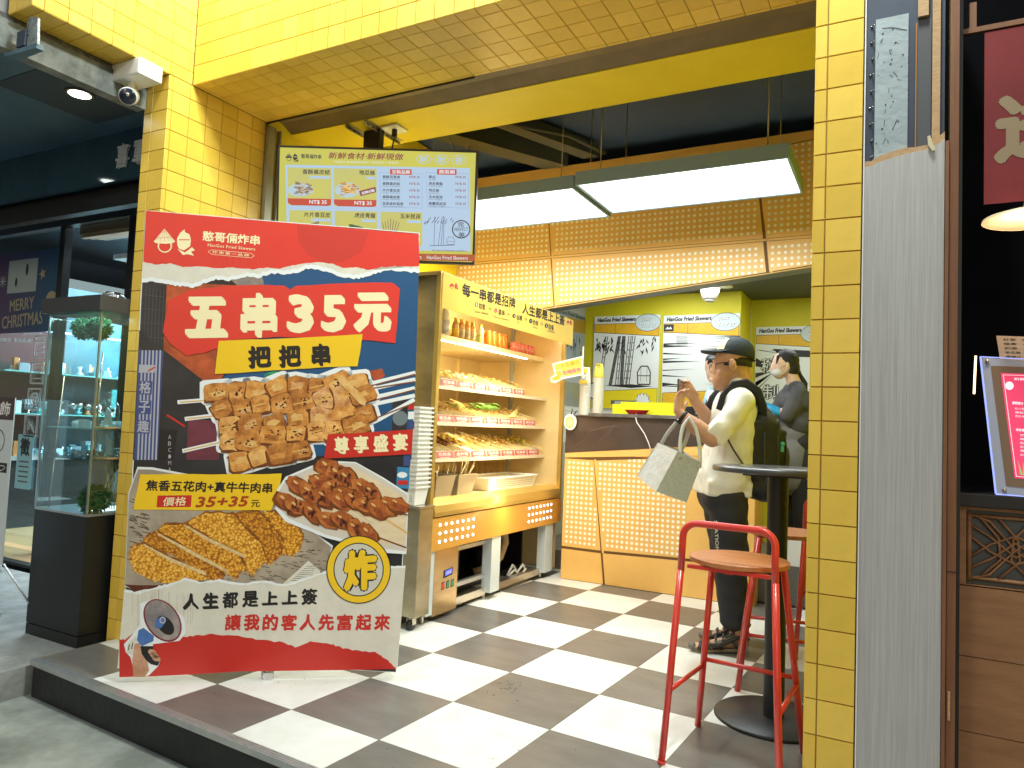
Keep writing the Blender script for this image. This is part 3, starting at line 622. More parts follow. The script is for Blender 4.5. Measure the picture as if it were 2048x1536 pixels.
for ri, (zf, zb_, y0, y1, n) in enumerate(ROW):
    q = MB(); st_ = (y1 - y0) / n
    for i in range(n + (1 if ri == 2 else 0)):
        kind = random.choice([0,1,2,3,4]) if not (ri == 1 and i in (3,4)) else 6
        if ri == 2 and i == 1: kind = 4
        if ri == 2 and i == 2: kind = 5
        cnt = 16 if ri else 9
        for s_ in range(cnt):
            y = y0 + (i + random.uniform(.06,.94))*st_; lift = random.uniform(0,.05 if ri else .03)
            a = Vector((XF + random.uniform(-.03,.035), y + random.uniform(-.02,.03), zf + .008 + lift*.5)); L = random.uniform(.28,.36)
            d = Vector((-.9, random.uniform(-.30,.30), random.uniform(.16,.30))).normalized(); e = a + d*L
            if e.x < BX + .02: e.x = BX + .02
            q.tube([a, e], .0016, 4, 7, False)
            if s_ < cnt*.8:
                st0 = .45
                for t in range(3):
                    p = a.lerp(e, st0 + .17*t + random.uniform(-.02,.02)); r = random.uniform(.009,.015); M_ = d.to_track_quat('Z','Y').to_matrix().to_4x4()
                    if kind == 6: q.tube([p - d*.03, p, p + d*.03], [.003,.006,.002], 6, 6 if t % 2 else 0, True)
                    elif kind in (1, 5): q.box((-r,-r*.4,-.02), (r,r*.4,.02), kind, Matrix.Translation(p) @ M_)
                    else: q.ball(p, (r, r*random.uniform(.6,1), r*1.3), 6, kind, M_)
    if ri == 1:
        for s_ in range(7):
            a = Vector((XF + .01, 2.45 + random.uniform(-.05,.05), zf + .03)); q.tube([a, a + Vector((-.12, .30 + random.uniform(0,.12), .07 + random.uniform(0,.05)))], .003, 5, 0, True)
    o = obj('skewers', q, FOODC + [BAM], kind='stuff'); o['label'] = 'bamboo skewers of food heaped in the fridge\'s %s of trays' % rown[ri]
random.seed(5)
for s_ in range(26):
    y = 1.82 + s_*.0085 + random.uniform(-.004,.004); z0 = 1.235 + random.uniform(0,.03)
    pass
q = MB()
for s_ in range(22):
    a = Vector((-.50 + random.uniform(-.05,.05), 2.02 + random.uniform(0,.26), 1.255 + random.uniform(0,.035))); q.tube([a, a + Vector((.02+random.uniform(-.01,.02),.035,-.004)), a + Vector((.05+random.uniform(-.03,.02),.07+random.uniform(-.02,.02),-.018))], [.0025,.0055,.002], 6, 0)
o = obj('green_peppers', q, mat('pepper_green', (.16,.36,.04), .35, vary=.6, vs=60), kind='stuff'); o['label'] = 'heap of green peppers on the middle fridge shelf'
# drinks on the top shelf
def bottle(x, y, z, liquid, label, lab, h=.135, r=.024):
    t = thing('drink_bottle', label, 'bottle', (x, y, z), 0, 'drinks on the top fridge shelf')
    obj('body', MB().lathe([(.001,0),(r,.003),(r,h*.52),(r*.92,h*.6),(r*.98,h*.68),(r*.6,h*.84),(r*.42,h*.88),(r*.42,h*.93)], (0,0,0), 14), liquid, t, local=True)
    obj('cap', MB().cyl((0,0,h*.92), r*.52, h*.08, 12), mat('cap_yellow', (.85,.62,.05), .4) if 'CAPY' not in globals() else CAPY, t, local=True)
    obj('wrap', MB().lathe([(r*1.02,h*.1),(r*1.02,h*.5)], (0,0,0), 14), lab, t, local=True)
    return t
CAPY = mat('cap_yellow', (.85,.62,.05), .4)
TEA = mat('tea_amber', (.62,.36,.07), .12, vary=.1, vs=20, coat=.4); CLR = mat('clear_drink', (.70,.74,.60), .1, coat=.4); LABW = mat('label_white', (.72,.66,.48), .4, col2='#8a7a3a', vs=40); LABG = mat('label_green', (.25,.55,.12), .4, col2=(.6,.75,.3), vs=30); LABO = mat('label_amber', (.75,.5,.05), .4); LABB = mat('label_blue', (.35,.42,.55), .4, col2=(.7,.7,.6), vs=30)
zs = 1.6885
bottle(-.47, 1.65, zs, CLR, 'large clear bottle with yellow cap at the left end of the fridge\'s drinks shelf', LABB, .20, .030)
for i, (y, l, lab) in enumerate([(1.775,'amber tea bottle with amber wrap, first of the yellow capped row',LABO),(1.845,'amber tea bottle, second of the yellow capped row of small bottles',LABW),(1.915,'amber tea bottle, third of the yellow capped row of small bottles',LABW),(1.985,'amber tea bottle, fourth of the row, beside the green one',LABW)]): bottle(-.47, y, zs, TEA, l, lab)
bottle(-.47, 2.09, zs, CLR, 'small bottle with green wrap next to the orange cans', LABG)
def can(x, y, m, label, h=.098, r=.028):
    t = thing('drink_can', label, 'can', (x, y, zs), 0, 'drink cans on the top fridge shelf')
    obj('body', MB().lathe([(r*.8,0),(r,.004),(r,h*.93),(r*.82,h)], (0,0,0), 14), m, t, local=True); obj('lid', MB().lathe([(.0001,h-.001),(r*.8,h),(r*.84,h+.002)], (0,0,0), 14), ALU, t, local=True)
CO = mat('can_orange', (.72,.11,.02), .3, .3, col2=(.75,.25,.02), vs=25); CR = mat('can_red', (.60,.04,.03), .3, .3, col2=(.75,.35,.25), vs=45)
for i, (x, y) in enumerate([(-.47,2.20),(-.47,2.275),(-.465,2.35),(-.47,2.425),(-.53,2.23),(-.53,2.38)]): can(x, y, CO, 'orange drink can, %s' % ['nearest the green wrapped bottle','second in the front row','third in the front row','last in the front row of orange cans','in the back row behind the first','in the back row behind the third'][i], .105)
for i, (x, y) in enumerate([(-.47,2.58),(-.47,2.64),(-.47,2.70),(-.47,2.76),(-.47,2.82),(-.47,2.88)]): can(x, y, CR, 'short red drink can, %s from the left in the group of red cans' % ordn[i], .075, .026)
# bottom deck: steel pans with skewers, basket, tumblers
PAN = mat('satin_pan', (.52,.46,.34), .35, .7)
def taper(t, w0, d0, w1, d1, h, m, name='body', th=.003, z0=0):
    q = MB(); a = [(-w0/2,-d0/2,z0),(w0/2,-d0/2,z0),(w0/2,d0/2,z0),(-w0/2,d0/2,z0)]; b_ = [(-w1/2,-d1/2,z0+h),(w1/2,-d1/2,z0+h),(w1/2,d1/2,z0+h),(-w1/2,d1/2,z0+h)]
    c = [(x*(1-2*th/w1), y*(1-2*th/d1), z) for x, y, z in b_]; d = [(x*(1-2*th/w0), y*(1-2*th/d0), z+th) for x, y, z in a]
    vs = a + b_ + c + d; fs = [(0,3,2,1)]
    for i in range(4): j = (i+1) % 4; fs += [(i,j,4+j,4+i), (4+i,4+j,8+j,8+i), (8+i,8+j,12+j,12+i)]
    fs.append((12,13,14,15)); return obj(name, q.add(vs, fs), m, t, local=True)
for i, (y, l) in enumerate([(1.52,'steel pan of loose skewers beside the gold corner post'),(1.765,'steel pan of loose skewers beside the pink cream basket')]):
    t = thing('steel_pan', l, 'pan', (-.46, y, .691), 0, 'steel pans on the fridge deck'); taper(t, .24, .17, .28, .21, .13, PAN)
    obj('rim', MB().box((-.146,-.111,.127), (.146,-.103,.131)).box((-.146,.103,.127), (.146,.111,.131)).box((-.146,-.103,.127), (-.138,.103,.131)).box((.138,-.103,.127), (.146,.103,.131)), PAN, t, local=True)
q = MB()
for s_ in range(26):
    y = random.choice([1.52, 1.765]) + random.uniform(-.07,.07); a = Vector((-.46 + random.uniform(-.08,.08), y, .70)); q.tube([a, a + Vector((random.uniform(-.05,.08), random.uniform(-.06,.12), random.uniform(.17,.24)))], .0022, 5, 0)
o = obj('loose_skewers', q, BAM, kind='stuff'); o['label'] = 'loose bamboo skewers standing in the two steel pans'
t = thing('deck_basket', 'low cream perforated basket on the right half of the fridge deck', 'basket', (-.46,2.42,.691))
taper(t, .22, .66, .26, .74, .085, WHITEC); obj('rim', MB().box((-.136,-.376,.083), (.136,-.368,.09)).box((-.136,.368,.083), (.136,.376,.09)).box((-.136,-.368,.083), (-.128,.368,.09)).box((.128,-.368,.083), (.136,.368,.09)), WHITEP, t, local=True)
q = MB(); HOLE = mat('basket_hole', (.35,.25,.15), .6)
for i in range(38):
    for j in range(4): y = -.315 + i*.0168; zz = .02 + j*.015; x = .11 + .02*zz/.085 + .0008; q.add([(x,y,zz),(x,y+.007,zz),(x+.0017,y+.007,zz+.007),(x+.0017,y,zz+.007)], [(0,1,2,3)])
obj('holes', q, HOLE, t, local=True); obj('paper_liner', MB().box((-.12,-.355,.07),(.12,.355,.078)), WHITEC, t, local=True)
GL = glassmat('tumbler_glass', (.97,.94,.86), .08, .12)
for i in range(5):
    t = thing('glass_tumbler', 'upturned glass tumbler, %s of five behind the basket' % ordn[i], 'glass', (-.66, 2.52 + i*.095, .691), 0, 'upturned tumblers on the fridge deck')
    obj('body', MB().lathe([(.036,0),(.031,.16),(.0001,.162)], (0,0,0), 16), GL, t, local=True)
# stainless side unit with stack of baskets
su = thing('steel_side_unit', 'stainless steel cabinet on castors between the tall sign and the fridge', 'cabinet', (-.45,1.2,0))
obj('body', MB().box((-.72,1.12,.075), (-.222,1.25,.662)), mat('soft_steel', (.62,.54,.38), .27, .9, vary=.35, vs=2.5, stretch=(1,1,2.2)), su, bevel=.002)
obj('top', MB().box((-.73,1.11,.664), (-.215,1.258,.676)), STEEL, su)
for x in (-.27, -.66):
    c = obj('caster', MB().tube([(x-.012,1.15,.028),(x+.012,1.15,.028)], .027, 16), BLK, su); obj('fork', MB().box((x-.02,1.14,.03), (x-.015,1.175,.074)).box((x+.015,1.14,.03), (x+.02,1.175,.074)).box((x-.02,1.14,.066), (x+.02,1.2,.074)), STEEL, c); obj('brake', MB().box((x-.012,1.175,.05),(x+.012,1.21,.058)), BLK, c)
proto = None
for i in range(19):
    z = .678 + i*.0245
    if proto is None:
        t = thing('plastic_basket', 'white perforated basket at the bottom of the tall stack', 'basket', (-.42, 1.18, z), 0, 'stack of white picking baskets')
        taper(t, .30, .10, .33, .125, .1, WHITEP); obj('rim', MB().box((-.172,-.07,.094), (.172,-.062,.104)).box((-.172,.062,.094), (.172,.07,.104)).box((-.172,-.062,.094), (-.165,.062,.104)).box((.165,-.062,.094), (.172,.062,.104)), WHITEP, t, local=True)
        q = MB()
        for a in range(4):
            for c in range(3): x = .10 + a*.011; zz = .02 + c*.014; q.box((x,-.0515-.0125*zz/.1,zz), (x+.005,-.0505-.0125*zz/.1,zz+.006))
        obj('holes', q, HOLE, t, local=True); proto = t
    else: dup(proto, (-.42 + random.uniform(-.002,.002), 1.18, z), 0, 'white perforated basket, %s from the bottom of the tall stack beside the sign' % ordn[i] if i < 18 else 'topmost white perforated basket of the tall stack beside the sign')
# hand shaped tag and fruit sticker on the fridge end
hs = thing('pointing_hand_sign', 'yellow pointing hand cut-out sign on the right edge of the fridge', 'sign', (-.17,2.9,1.6))
HS = Board(hs, (-.17,2.9,1.6), (1,.12,.0), (0,0,1), (0,-1,0)); 
card = [(-.12,.03),(.125,.09),(.132,-.055),(-.03,-.09),(-.085,-.12),(-.125,-.115),(-.13,-.08),(-.095,-.055)]
q = MB(); q.prism([HS.P(a,b_,0) for a, b_ in card], (0,.006,0)); obj('card', q, WHITEP, hs, fixn=True)
HS.poly([(-.10,.02),(.115,.078),(.12,-.045),(-.04,-.075),(-.085,-.045)], HDR, 1, True); HS.poly([(-.085,-.03),(-.05,-.02),(-.03,-.06),(-.06,-.10),(-.11,-.105),(-.115,-.085),(-.075,-.06)], mat('print_amber', (.85,.5,.05), .5), 2, True)
HS.line([(-.085,-.03),(-.05,-.02),(-.03,-.06),(-.06,-.10),(-.11,-.105)], .004, WHITEP, 3, True)
HS.text('人生實苦', (-.05,.012), (.10,.045), .032, mat('print_gold', (.55,.38,.02), .5), 3, bold=.01, raw=True); HS.text('吃喝兩串', (-.03,-.045), (.11,-.012), .034, mat('print_pink', (.75,.12,.25), .5), 3, bold=.02, raw=True); HS.flush('lettering')
obj('hanger', MB().box((-.045,2.903,1.66), (-.037,2.907,1.76)), WHITEP, hs)
fs_ = thing('fruit_sticker', 'round green and white fruit cut-out at the left edge of the counter', 'sticker', (-.13,2.9,1.18))
FB = Board(fs_, (-.125,2.90,1.185), (1,0,0), (0,0,1), (0,-1,0)); q = MB(); q.prism([FB.P(.052*math.cos(2*PI*k/24), .062*math.sin(2*PI*k/24), 0) for k in range(24)], (0,.005,0)); obj('card', q, WHITEP, fs_, fixn=True)
FB.ell(-.004,-.004,.036,.044, mat('lime', (.45,.55,.15), .5), 1, raw=True); FB.ell(-.004,-.004,.024,.03, mat('lime_pale', (.75,.78,.45), .5), 2, raw=True); FB.flush()
obj('antenna', MB().tube([(-.12,2.9,1.24),(-.11,2.9,1.285)], .004, 6).tube([(-.10,2.9,1.235),(-.075,2.9,1.27)], .004, 6), INK, fs_)
# ---------------------------------------------------------------- tall printed price sign
def pm(name, c, r=.38, **k): return mat(name, c, r, **k)
P_RED = pm('print_red', '#d8362b', vary=.06, vs=2); P_RED2 = pm('print_deep_red', '#c2281f'); P_CREAM = pm('print_cream', '#f0e3b6'); P_PAPER = pm('print_paper', '#d8d3c6', vary=.07, vs=14); P_WHITE = pm('print_white', '#e4e8ea')
P_BLUE = pm('print_blue', '#14507f', vary=.12, vs=3); P_DARK = pm('print_night', '#2a2b31', vary=.5, vs=5); P_YEL = pm('print_yellow', '#ebc01c'); P_BLK = pm('print_black', '#17161a'); P_ORG = pm('print_orange', '#b5512a', vary=.35, vs=14); P_STR = pm('print_indigo', '#39497e'); P_STRW = pm('print_stripe_pale', '#a9a9b6')
P_PORK = [pm('print_pork_%d' % i, c, col2=c2, vs=22) for i, (c, c2) in enumerate([('#e3a95a','#b8702a'),('#d8964a','#9c5a22'),('#ebb66a','#c08040'),('#cc8a40','#8f4d1c'),('#dfae78','#b06c32')])]
P_PSH = pm('print_pork_shade', '#7d4316', col2='#5b2c0e', vs=30)
P_CHAR = pm('print_char', '#6b2c16', col2='#3d160c', vs=50); P_FAT = pm('print_fat', '#e3bb7c', col2='#cf9850', vs=30); P_STICK = pm('print_stick', '#d9ab5a'); P_STICKD = pm('print_stick_dark', '#7d4a26')
def crumb(name, c1, c2, c3):
    m = mat(name, c1, .4); n = m.node_tree; b = n.nodes['Principled BSDF']; tc = n.nodes.new('ShaderNodeTexCoord'); v = n.nodes.new('ShaderNodeTexVoronoi'); v.inputs['Scale'].default_value = 95; r = n.nodes.new('ShaderNodeValToRGB')
    n.links.new(tc.outputs['Object'], v.inputs['Vector']); n.links.new(v.outputs['Distance'], r.inputs[0]); n.links.new(r.outputs[0], b.inputs['Base Color'])
    r.color_ramp.elements[0].color = (*hx(c3), 1); r.color_ramp.elements[0].position = .05; r.color_ramp.elements[1].color = (*hx(c2), 1); r.color_ramp.elements[1].position = .75; e = r.color_ramp.elements.new(.4); e.color = (*hx(c1), 1); return m
P_CRUMB = [crumb('print_crumb_%d' % i, *c) for i, c in enumerate([('#dd9a24','#9c5a0e','#f5cb63'),('#c9831a','#8a4c0c','#e6b144'),('#e6aa34','#b06a12','#f8d677')])]
P_CUT = pm('print_cut_meat', '#e8cf9d', col2='#c9a368', vs=60); P_NEWS = pm('print_wrap', '#b3a592', col2='#8e8070', vs=5); P_NEWSD = pm('print_wrap_dark', '#4a3f35'); P_WOODT = pm('print_tray', '#e0cba9', vary=.1, vs=8, stretch=(1,1,4)); P_TRAYE = pm('print_tray_edge', '#cfc6ba')
P_CHK = [pm('print_chicken_%d' % i, c, col2=c2, vs=28) for i, (c, c2) in enumerate([('#bb6a2c','#8a3f18'),('#c87a38','#96481c'),('#a9562a','#6f2c14')])]
P_MEGB = pm('print_megaphone_blue', '#4b74b5', col2='#2f5490', vs=8); P_MEGG = pm('print_horn', '#a89a95', col2='#6f6a70', vs=9); P_MEGR = pm('print_rim', '#7c1f2b'); P_SKIN = pm('print_hand', '#cfa184', col2='#a97556', vs=12); P_PINK = pm('print_label_pink', '#c83a4e')
sg = thing('price_sign', 'tall red and blue printed price sign standing in the shop entrance', 'sign', (-.45, .10, 0), 0)
yaw, lean = .6622, -.0436; su_ = Vector((math.cos(yaw), math.sin(yaw), 0)); nn = Vector((-math.sin(yaw), math.cos(yaw), 0)); sv = Vector((0,0,1))*math.cos(lean) + nn*math.sin(lean); vn = su_.cross(sv).normalized()
if vn.dot(nn) > 0: vn = -vn
so = Vector((-.7927,-.1866,.02))
SH = [[0.0006869781223378207, 3.8824262599196585e-05, -0.21617487870226737], [-1.211280531954463e-05, -0.0007360752476385611, 1.0], [-3.829144346852773e-05, 1.2160242964731114e-06, 0.3602616588255269]]
S = Board(sg, so, su_, sv, vn, SH, .00035)
out = [S.uv(*p) for p in [(291,421),(420,431),(560,443),(700,454),(841,466),(832,640),(820,860),(808,1100),(793,1347),(700,1340),(640,1335),(560,1337),(480,1343),(400,1348),(320,1352),(238,1355),(249,1200),(262,1000),(272,800),(281,600)]]
out = [(max(0,min(1.152,a)), max(0,b_)) for a, b_ in out]
q = MB(); q.prism([S.P(a,b_,0) for a, b_ in out], vn*-.010); obj('board', q, P_WHITE, sg, fixn=True)
ins = [(a*.994+.0035, b_*.9965+.0035) for a, b_ in out]
A = lambda x, y: (230 + x/3.0726, 420 + y/3.0726)
B_ = lambda x, y: (230 + x/3.0726, 880 + y/3.0726)
random.seed(21)
def jag(p, amp=3, n=5):
    o = []
    for i in range(len(p)-1):
        for k in range(n):
            t = k/n; o.append((p[i][0]*(1-t)+p[i+1][0]*t + random.uniform(-amp,amp)*.4, p[i][1]*(1-t)+p[i+1][1]*t + (random.uniform(-amp,amp) if k or i else 0)))
    return o + [p[-1]]
S.poly(ins, P_DARK, 1, True)
# blue right part, street scene fragments at left
S.poly([A(x,y) for x, y in [(890,380),(1868,340),(1852,900),(1822,1536),(1000,1500),(620,1100),(900,700)]], P_BLUE, 2)
S.poly([A(*p) for p in [(320,440),(560,455),(900,470),(860,700),(640,1060),(500,1000),(300,820)]], P_ORG, 3)
S.poly([A(*p) for p in [(700,420),(900,390),(920,470),(760,470)]], pm('print_facade', '#9a8474', col2='#5f6a78', vs=20), 3)
S.poly([A(*p) for p in [(300,780),(620,900),(640,1060),(470,1180),(300,1060)]], P_ORG, 2)
S.poly([A(*p) for p in [(150,740),(300,860),(560,1060),(640,1300),(380,1536),(110,1536)]], P_DARK, 3)
for k in range(7): S.line([A(170+k*22,470+k*4), A(155+k*22,830)], .0018, pm('print_rail','#4c4e57') if k == 0 else bpy.data.materials['print_rail'], 3)
for k in range(4): S.line([A(165,520+k*85), A(300,535+k*85)], .0018, bpy.data.materials['print_rail'], 3)
S.poly([A(*p) for p in [(148,860),(300,868),(290,1000),(262,1536),(118,1536)]], P_STR, 4)
for k in range(6): S.poly([A(165+k*22,862),A(175+k*22,863),A(147+k*22,1536),(A(137+k*22,1536))], P_STRW, 5)
for i, c in enumerate('格子趣'): S.text(c, A(152-i*6,1090+i*120), A(222-i*6,1092+i*120), 75/3.07, P_STRW, 7, bold=.02)
for i in range(3): S.poly([A(140-i*6,1050+i*120),A(232-i*6,1052+i*120),A(226-i*6,1135+i*120),A(134-i*6,1133+i*120)], P_STR, 6)
S.poly([A(150,950),A(250,955),A(245,1000),A(146,1000)], P_STRW, 6); S.line([A(205,990),A(250,965)], .006, P_RED2, 7)
S.line([A(320,1260),A(430,1330)], .008, P_RED2, 5); S.poly([A(278,1350),A(385,1350),A(360,1536),A(262,1536)], P_BLK, 4)
for i, c in enumerate('ABC·MA'): S.text(c, A(328,1395+i*40), A(346,1395+i*40), 26/3.07, P_STRW, 6)
S.poly([A(450,1280),A(640,1300),A(640,1536),A(440,1536)], pm('print_maroon','#6a2f3f', vary=.3, vs=9), 4)
S.poly([A(920,1010),A(1050,1005),A(1040,1060),A(920,1060)], pm('print_green','#1f9b66'), 4); S.ell(*A(985,1020), 20, 9, bpy.data.materials['print_green'], 4)
S.poly([A(1560,990),A(1640,975),A(1660,1020),A(1600,1060)], P_ORG, 3)
S.poly([A(1705,1160),A(1800,1160),A(1790,1400),A(1700,1400)], P_DARK, 3); S.ell(*A(1752,1280), 15, 15, pm('print_disc','#6d7a80'), 4)
for k in range(3): S.poly([A(1802,1180+k*60),A(1840,1178+k*60),A(1838,1225+k*60),A(1800,1227+k*60)], [P_RED2, P_WHITE, P_STR][k], 4)
S.poly([B_(1560,80),B_(1815,90),B_(1800,320),B_(1500,300),B_(1290,130)], P_DARK, 4)
S.poly([B_(1735,165),B_(1812,170),B_(1806,300),B_(1728,296)], pm('print_sky_card','#2f7fae'), 5); S.ell(*B_(1765,215), 10, 6, P_WHITE, 6); S.line([B_(1740,262),B_(1800,262)], .02, P_RED2, 6)
S.poly([B_(1775,80),B_(1818,80),B_(1815,160),B_(1772,160)], P_STR, 5)
# torn red header
tl = [(175,318),(260,338),(340,330),(420,352),(520,348),(650,362),(720,352),(850,366),(930,356),(1010,362),(1080,345),(1150,330),(1260,320),(1330,330),(1400,356),(1480,352),(1560,372),(1640,352),(1720,345),(1790,350),(1870,345)]
t2 = [(165,438),(250,430),(330,448),(400,460),(480,466),(560,440),(620,420),(700,428),(800,402),(880,408),(960,380),(1060,388),(1140,372),(1180,352),(1250,358),(1330,380),(1420,410),(1500,412),(1560,395),(1630,372),(1700,362),(1790,372),(1870,378)]
j1, j2 = jag(tl, 4), jag(t2, 6)
S.poly([A(x,y-14) for x, y in j1] + [A(x,y+10) for x, y in reversed(j2)], P_WHITE, 7)
S.poly([A(x,y) for x, y in j1] + [A(x,y-16) for x, y in reversed(j2)], P_PAPER, 8)
tu = [S.uv(*A(x, y)) for x, y in jag(tl, 3)]
S.poly([(max(.004,a), c) for a, c in tu] + [(1.148,1.962),(.004,1.962)], P_RED, 9, True)
# faint ring and drips printed through the header
DR = pm('print_shade_red', '#b52c27')
S.poly([(.62,1.955),(.93,1.955),(.90,1.86),(.83,1.815),(.75,1.80),(.67,1.83),(.63,1.89)], pm('print_soft_red','#c4342b'), 10, True)
for k in range(18): x = 590 + random.uniform(0,330); S.line([A(x,230+random.uniform(0,80)), A(x+random.uniform(-2,2),340+random.uniform(-10,12))], .0009, DR, 10)
# mark and shop name
emblem(S, 370, 185, 130, P_CREAM, P_RED, 11, A, .95)
S.line([A(238,175),A(375,168)], .003, P_RED, 13)
S.text('憨哥倆炸串', A(540,160), A(892,190), 62/3.07, P_CREAM, 11, bold=.03); S.text('HanGos Fried Skewers', A(572,216), A(862,242), 19/3.07, P_CREAM, 11, bold=.012, space=1.1)
S.line([A(596,246),A(838,268),A(858,283),A(838,296),A(596,274),A(573,257),A(596,246)], .0016, P_CREAM, 11); S.text('炸串第一品牌', A(600,259), A(825,281), 17/3.07, P_CREAM, 11, bold=.01, space=1.35)
# big price label
S.poly([A(*p) for p in jag([(296,752),(330,560),(455,492),(680,468),(900,462),(1040,465),(1075,490),(1110,468),(1400,452),(1705,446),(1752,485),(1738,650),(1724,818),(1560,800),(1300,788),(1000,782),(700,800),(640,850),(540,880),(440,895),(340,820),(296,752)], 2.5, 3)], P_RED, 12)
def brush(t, x0, y0, x1, y1, h, m, bd=.062, L=13):
    S.text(t, A(x0,y0), A(x1,y1), h/3.0726, m, L, bold=bd, shear=.06, pen=True)
for t, x0, x1, y, h in (('五',428,695,662,250),('串',768,1000,650,272),('3',1052,1225,640,235),('5',1262,1420,640,225),('元',1462,1700,632,240)): brush(t, x0, y, x1, y-3, h, P_CREAM, .043 if t == '串' else .066)
S.poly([A(*p) for p in jag([(640,805),(1000,792),(1522,764),(1508,870),(1490,960),(1200,972),(900,990),(616,1010),(628,900),(640,805)], 2.5, 4)], P_YEL, 14)
for t, x0, x1, y in (('把',818,962,905),('把',1006,1145,900),('串',1206,1325,892)): brush(t, x0, y+3, x1, y-4, 138, P_BLK, .055, 15)
S.flush('print_upper')
# pork belly skewers
white = []; pk = []
rows = [((500,1180),(1640,1040),9),((500,1285),(1690,1130),9),((500,1190),(1600,1010),0),((520,1440),(1650,1260),8),((640,1600),(1300,1440),5)]
blk = []
def rb(cx, cy, w_, h_, rot, m, L, grow=0, jt=.13):
    pts = []; n = 14
    for k in range(n):
        t = 2*PI*k/n + .2; c, s_ = math.cos(t), math.sin(t); e = .38
        x = math.copysign(abs(c)**e, c)*(w_/2+grow)*(1+random.uniform(-jt,jt)); y = math.copysign(abs(s_)**e, s_)*(h_/2+grow)*(1+random.uniform(-jt,jt)); pts.append(A(cx + x*math.cos(rot) - y*math.sin(rot), cy + x*math.sin(rot) + y*math.cos(rot)))
    S.poly(pts, m, L)
st_l = [(385,1182,1090,1140),(430,1285,670,1245),(415,1482,800,1360)]
random.seed(33)
spec = []
for (x0,y0),(x1,y1),n in [((560,1120),(1560,1060),8),((600,1230),(1600,1130),8),((640,1330),(1600,1240),7),((640,1430),(1560,1330),7),((720,1560),(1200,1470),4)]:
    for k in range(n):
        t = (k+.5)/n; spec.append((x0+(x1-x0)*t + random.uniform(-18,18), y0+(y1-y0)*t + random.uniform(-12,12), random.uniform(120,175), random.uniform(105,150), random.uniform(-.45,.1)))
for a in ((385,1182,600,1165),(430,1285,620,1262),(415,1482,640,1430),(1560,1070,1846,1000),(1580,1100,1846,1040),(1600,1150,1843,1095),(1610,1190,1843,1140),(1620,1290,1840,1165)): S.line([A(*a[:2]),A(*a[2:])], .017, P_WHITE, 5)
for s_ in spec: rb(s_[0], s_[1], s_[2], s_[3], s_[4], P_WHITE, 5.5, 22, .05)
for a in ((1500,1100,1846,1010),(1500,1110,1846,1055),(1520,1190,1843,1105),(1500,1320,1843,1185)): S.line([A(*a[:2]),A(*a[2:])], .006, P_STICKD, 6.5)
for a in ((400,1182,640,1165),(440,1285,640,1262),(425,1480,640,1430)): S.line([A(*a[:2]),A(*a[2:])], .005, P_STICK, 6.5)
for i, s_ in enumerate(spec):
    L = 7 + i*.22; m = P_PORK[random.randrange(5)]
    rb(s_[0]+2, s_[1]+7, s_[2]+6, s_[3]+4, s_[4], P_PSH, L-.1); rb(s_[0], s_[1], s_[2]-8, s_[3]-8, s_[4], m, L)
    rb(s_[0]+random.uniform(-18,18), s_[1]+random.uniform(-18,18), s_[2]*.5, s_[3]*.3, s_[4], P_FAT if random.random()<.6 else P_PORK[random.randrange(5)], L+.08, 0, .3)
    if random.random() < .62:
        for k in range(9): S.ell(*A(s_[0]+random.gauss(0,20), s_[1]+random.gauss(0,14)), random.uniform(1.2,3.6), random.uniform(1,2.6), P_CHAR, L+.12, 7, jit=.4)
    if random.random() < .75: dx = random.uniform(40,70); S.line([A(s_[0]-dx, s_[1]+dx*.22), A(s_[0]+dx*.6, s_[1]-dx*.13)], .0052, P_STICK, L+.15)
for k in range(3): rb(1420+k*36, 1070+k*38, 130, 44, .8, P_FAT, 15.5 + k*.1, 0, .2)
for k in range(60): S.ell(*A(random.uniform(650,1600), random.uniform(1120,1420)), random.uniform(.5,1.4), random.uniform(.5,1.2), P_CHAR, 16, 5)
S.flush('pork_print')
# red label at right
S.poly([A(1310,1378),A(1500,1370),A(1832,1348),A(1822,1500),A(1600,1512),A(1285,1528),A(1298,1450)], P_RED2, 18)
for i, t in enumerate('尊享盛宴'): S.text(t, A(1348+i*120,1448-i*7), A(1440+i*120,1444-i*7), 108/3.07, P_CREAM, 19, bold=.038, pen=True)
# cutlet picture on printed wrapping paper
S.poly([B_(*p) for p in [(82,330),(140,165),(230,168),(560,230),(1000,400),(1340,650),(1300,830),(1060,890),(800,890),(500,860),(260,905),(140,930),(60,900)]], P_WHITE, 6)
S.poly([B_(*p) for p in [(92,330),(145,180),(230,182),(560,240),(1000,410),(1330,655),(1290,830),(1060,885),(800,885),(500,860),(200,905),(66,885)]], P_NEWS, 20)
S.poly([B_(*p) for p in [(60,885),(140,890),(260,890),(330,880),(240,930),(130,930)]], P_CHAR, 20.3)
random.seed(9)
for k in range(60):
    x, y = random.uniform(90,200), random.uniform(330,700); L_ = random.uniform(20,50)
    S.line(jag([B_(x,y), B_(x+L_,y+L_*.3)], .8, 4), .0034, P_NEWSD, 20.5)
for k in range(150):
    x, y = random.uniform(680,1280), 0; y = random.uniform(590,860)
    if y < 480 + (x-900)*.5: continue
    S.line(jag([B_(x,y), B_(x+random.uniform(15,45), y+random.uniform(2,8))], .8, 4), .003, P_NEWSD, 20.5)
S.poly([B_(1030,885),B_(1190,740),B_(1260,800),B_(1270,850),B_(1180,870)], P_PAPER, 20.8)
for k in range(8): S.line(jag([B_(1080+k*14,860-k*12), B_(1200+k*5,870-k*14)], .8, 5), .0018, P_BLK, 21)
def crumbs(pts, m, L):
    S.poly([B_(*p) for p in jag(pts + [pts[0]], 7, 6)], m, L)
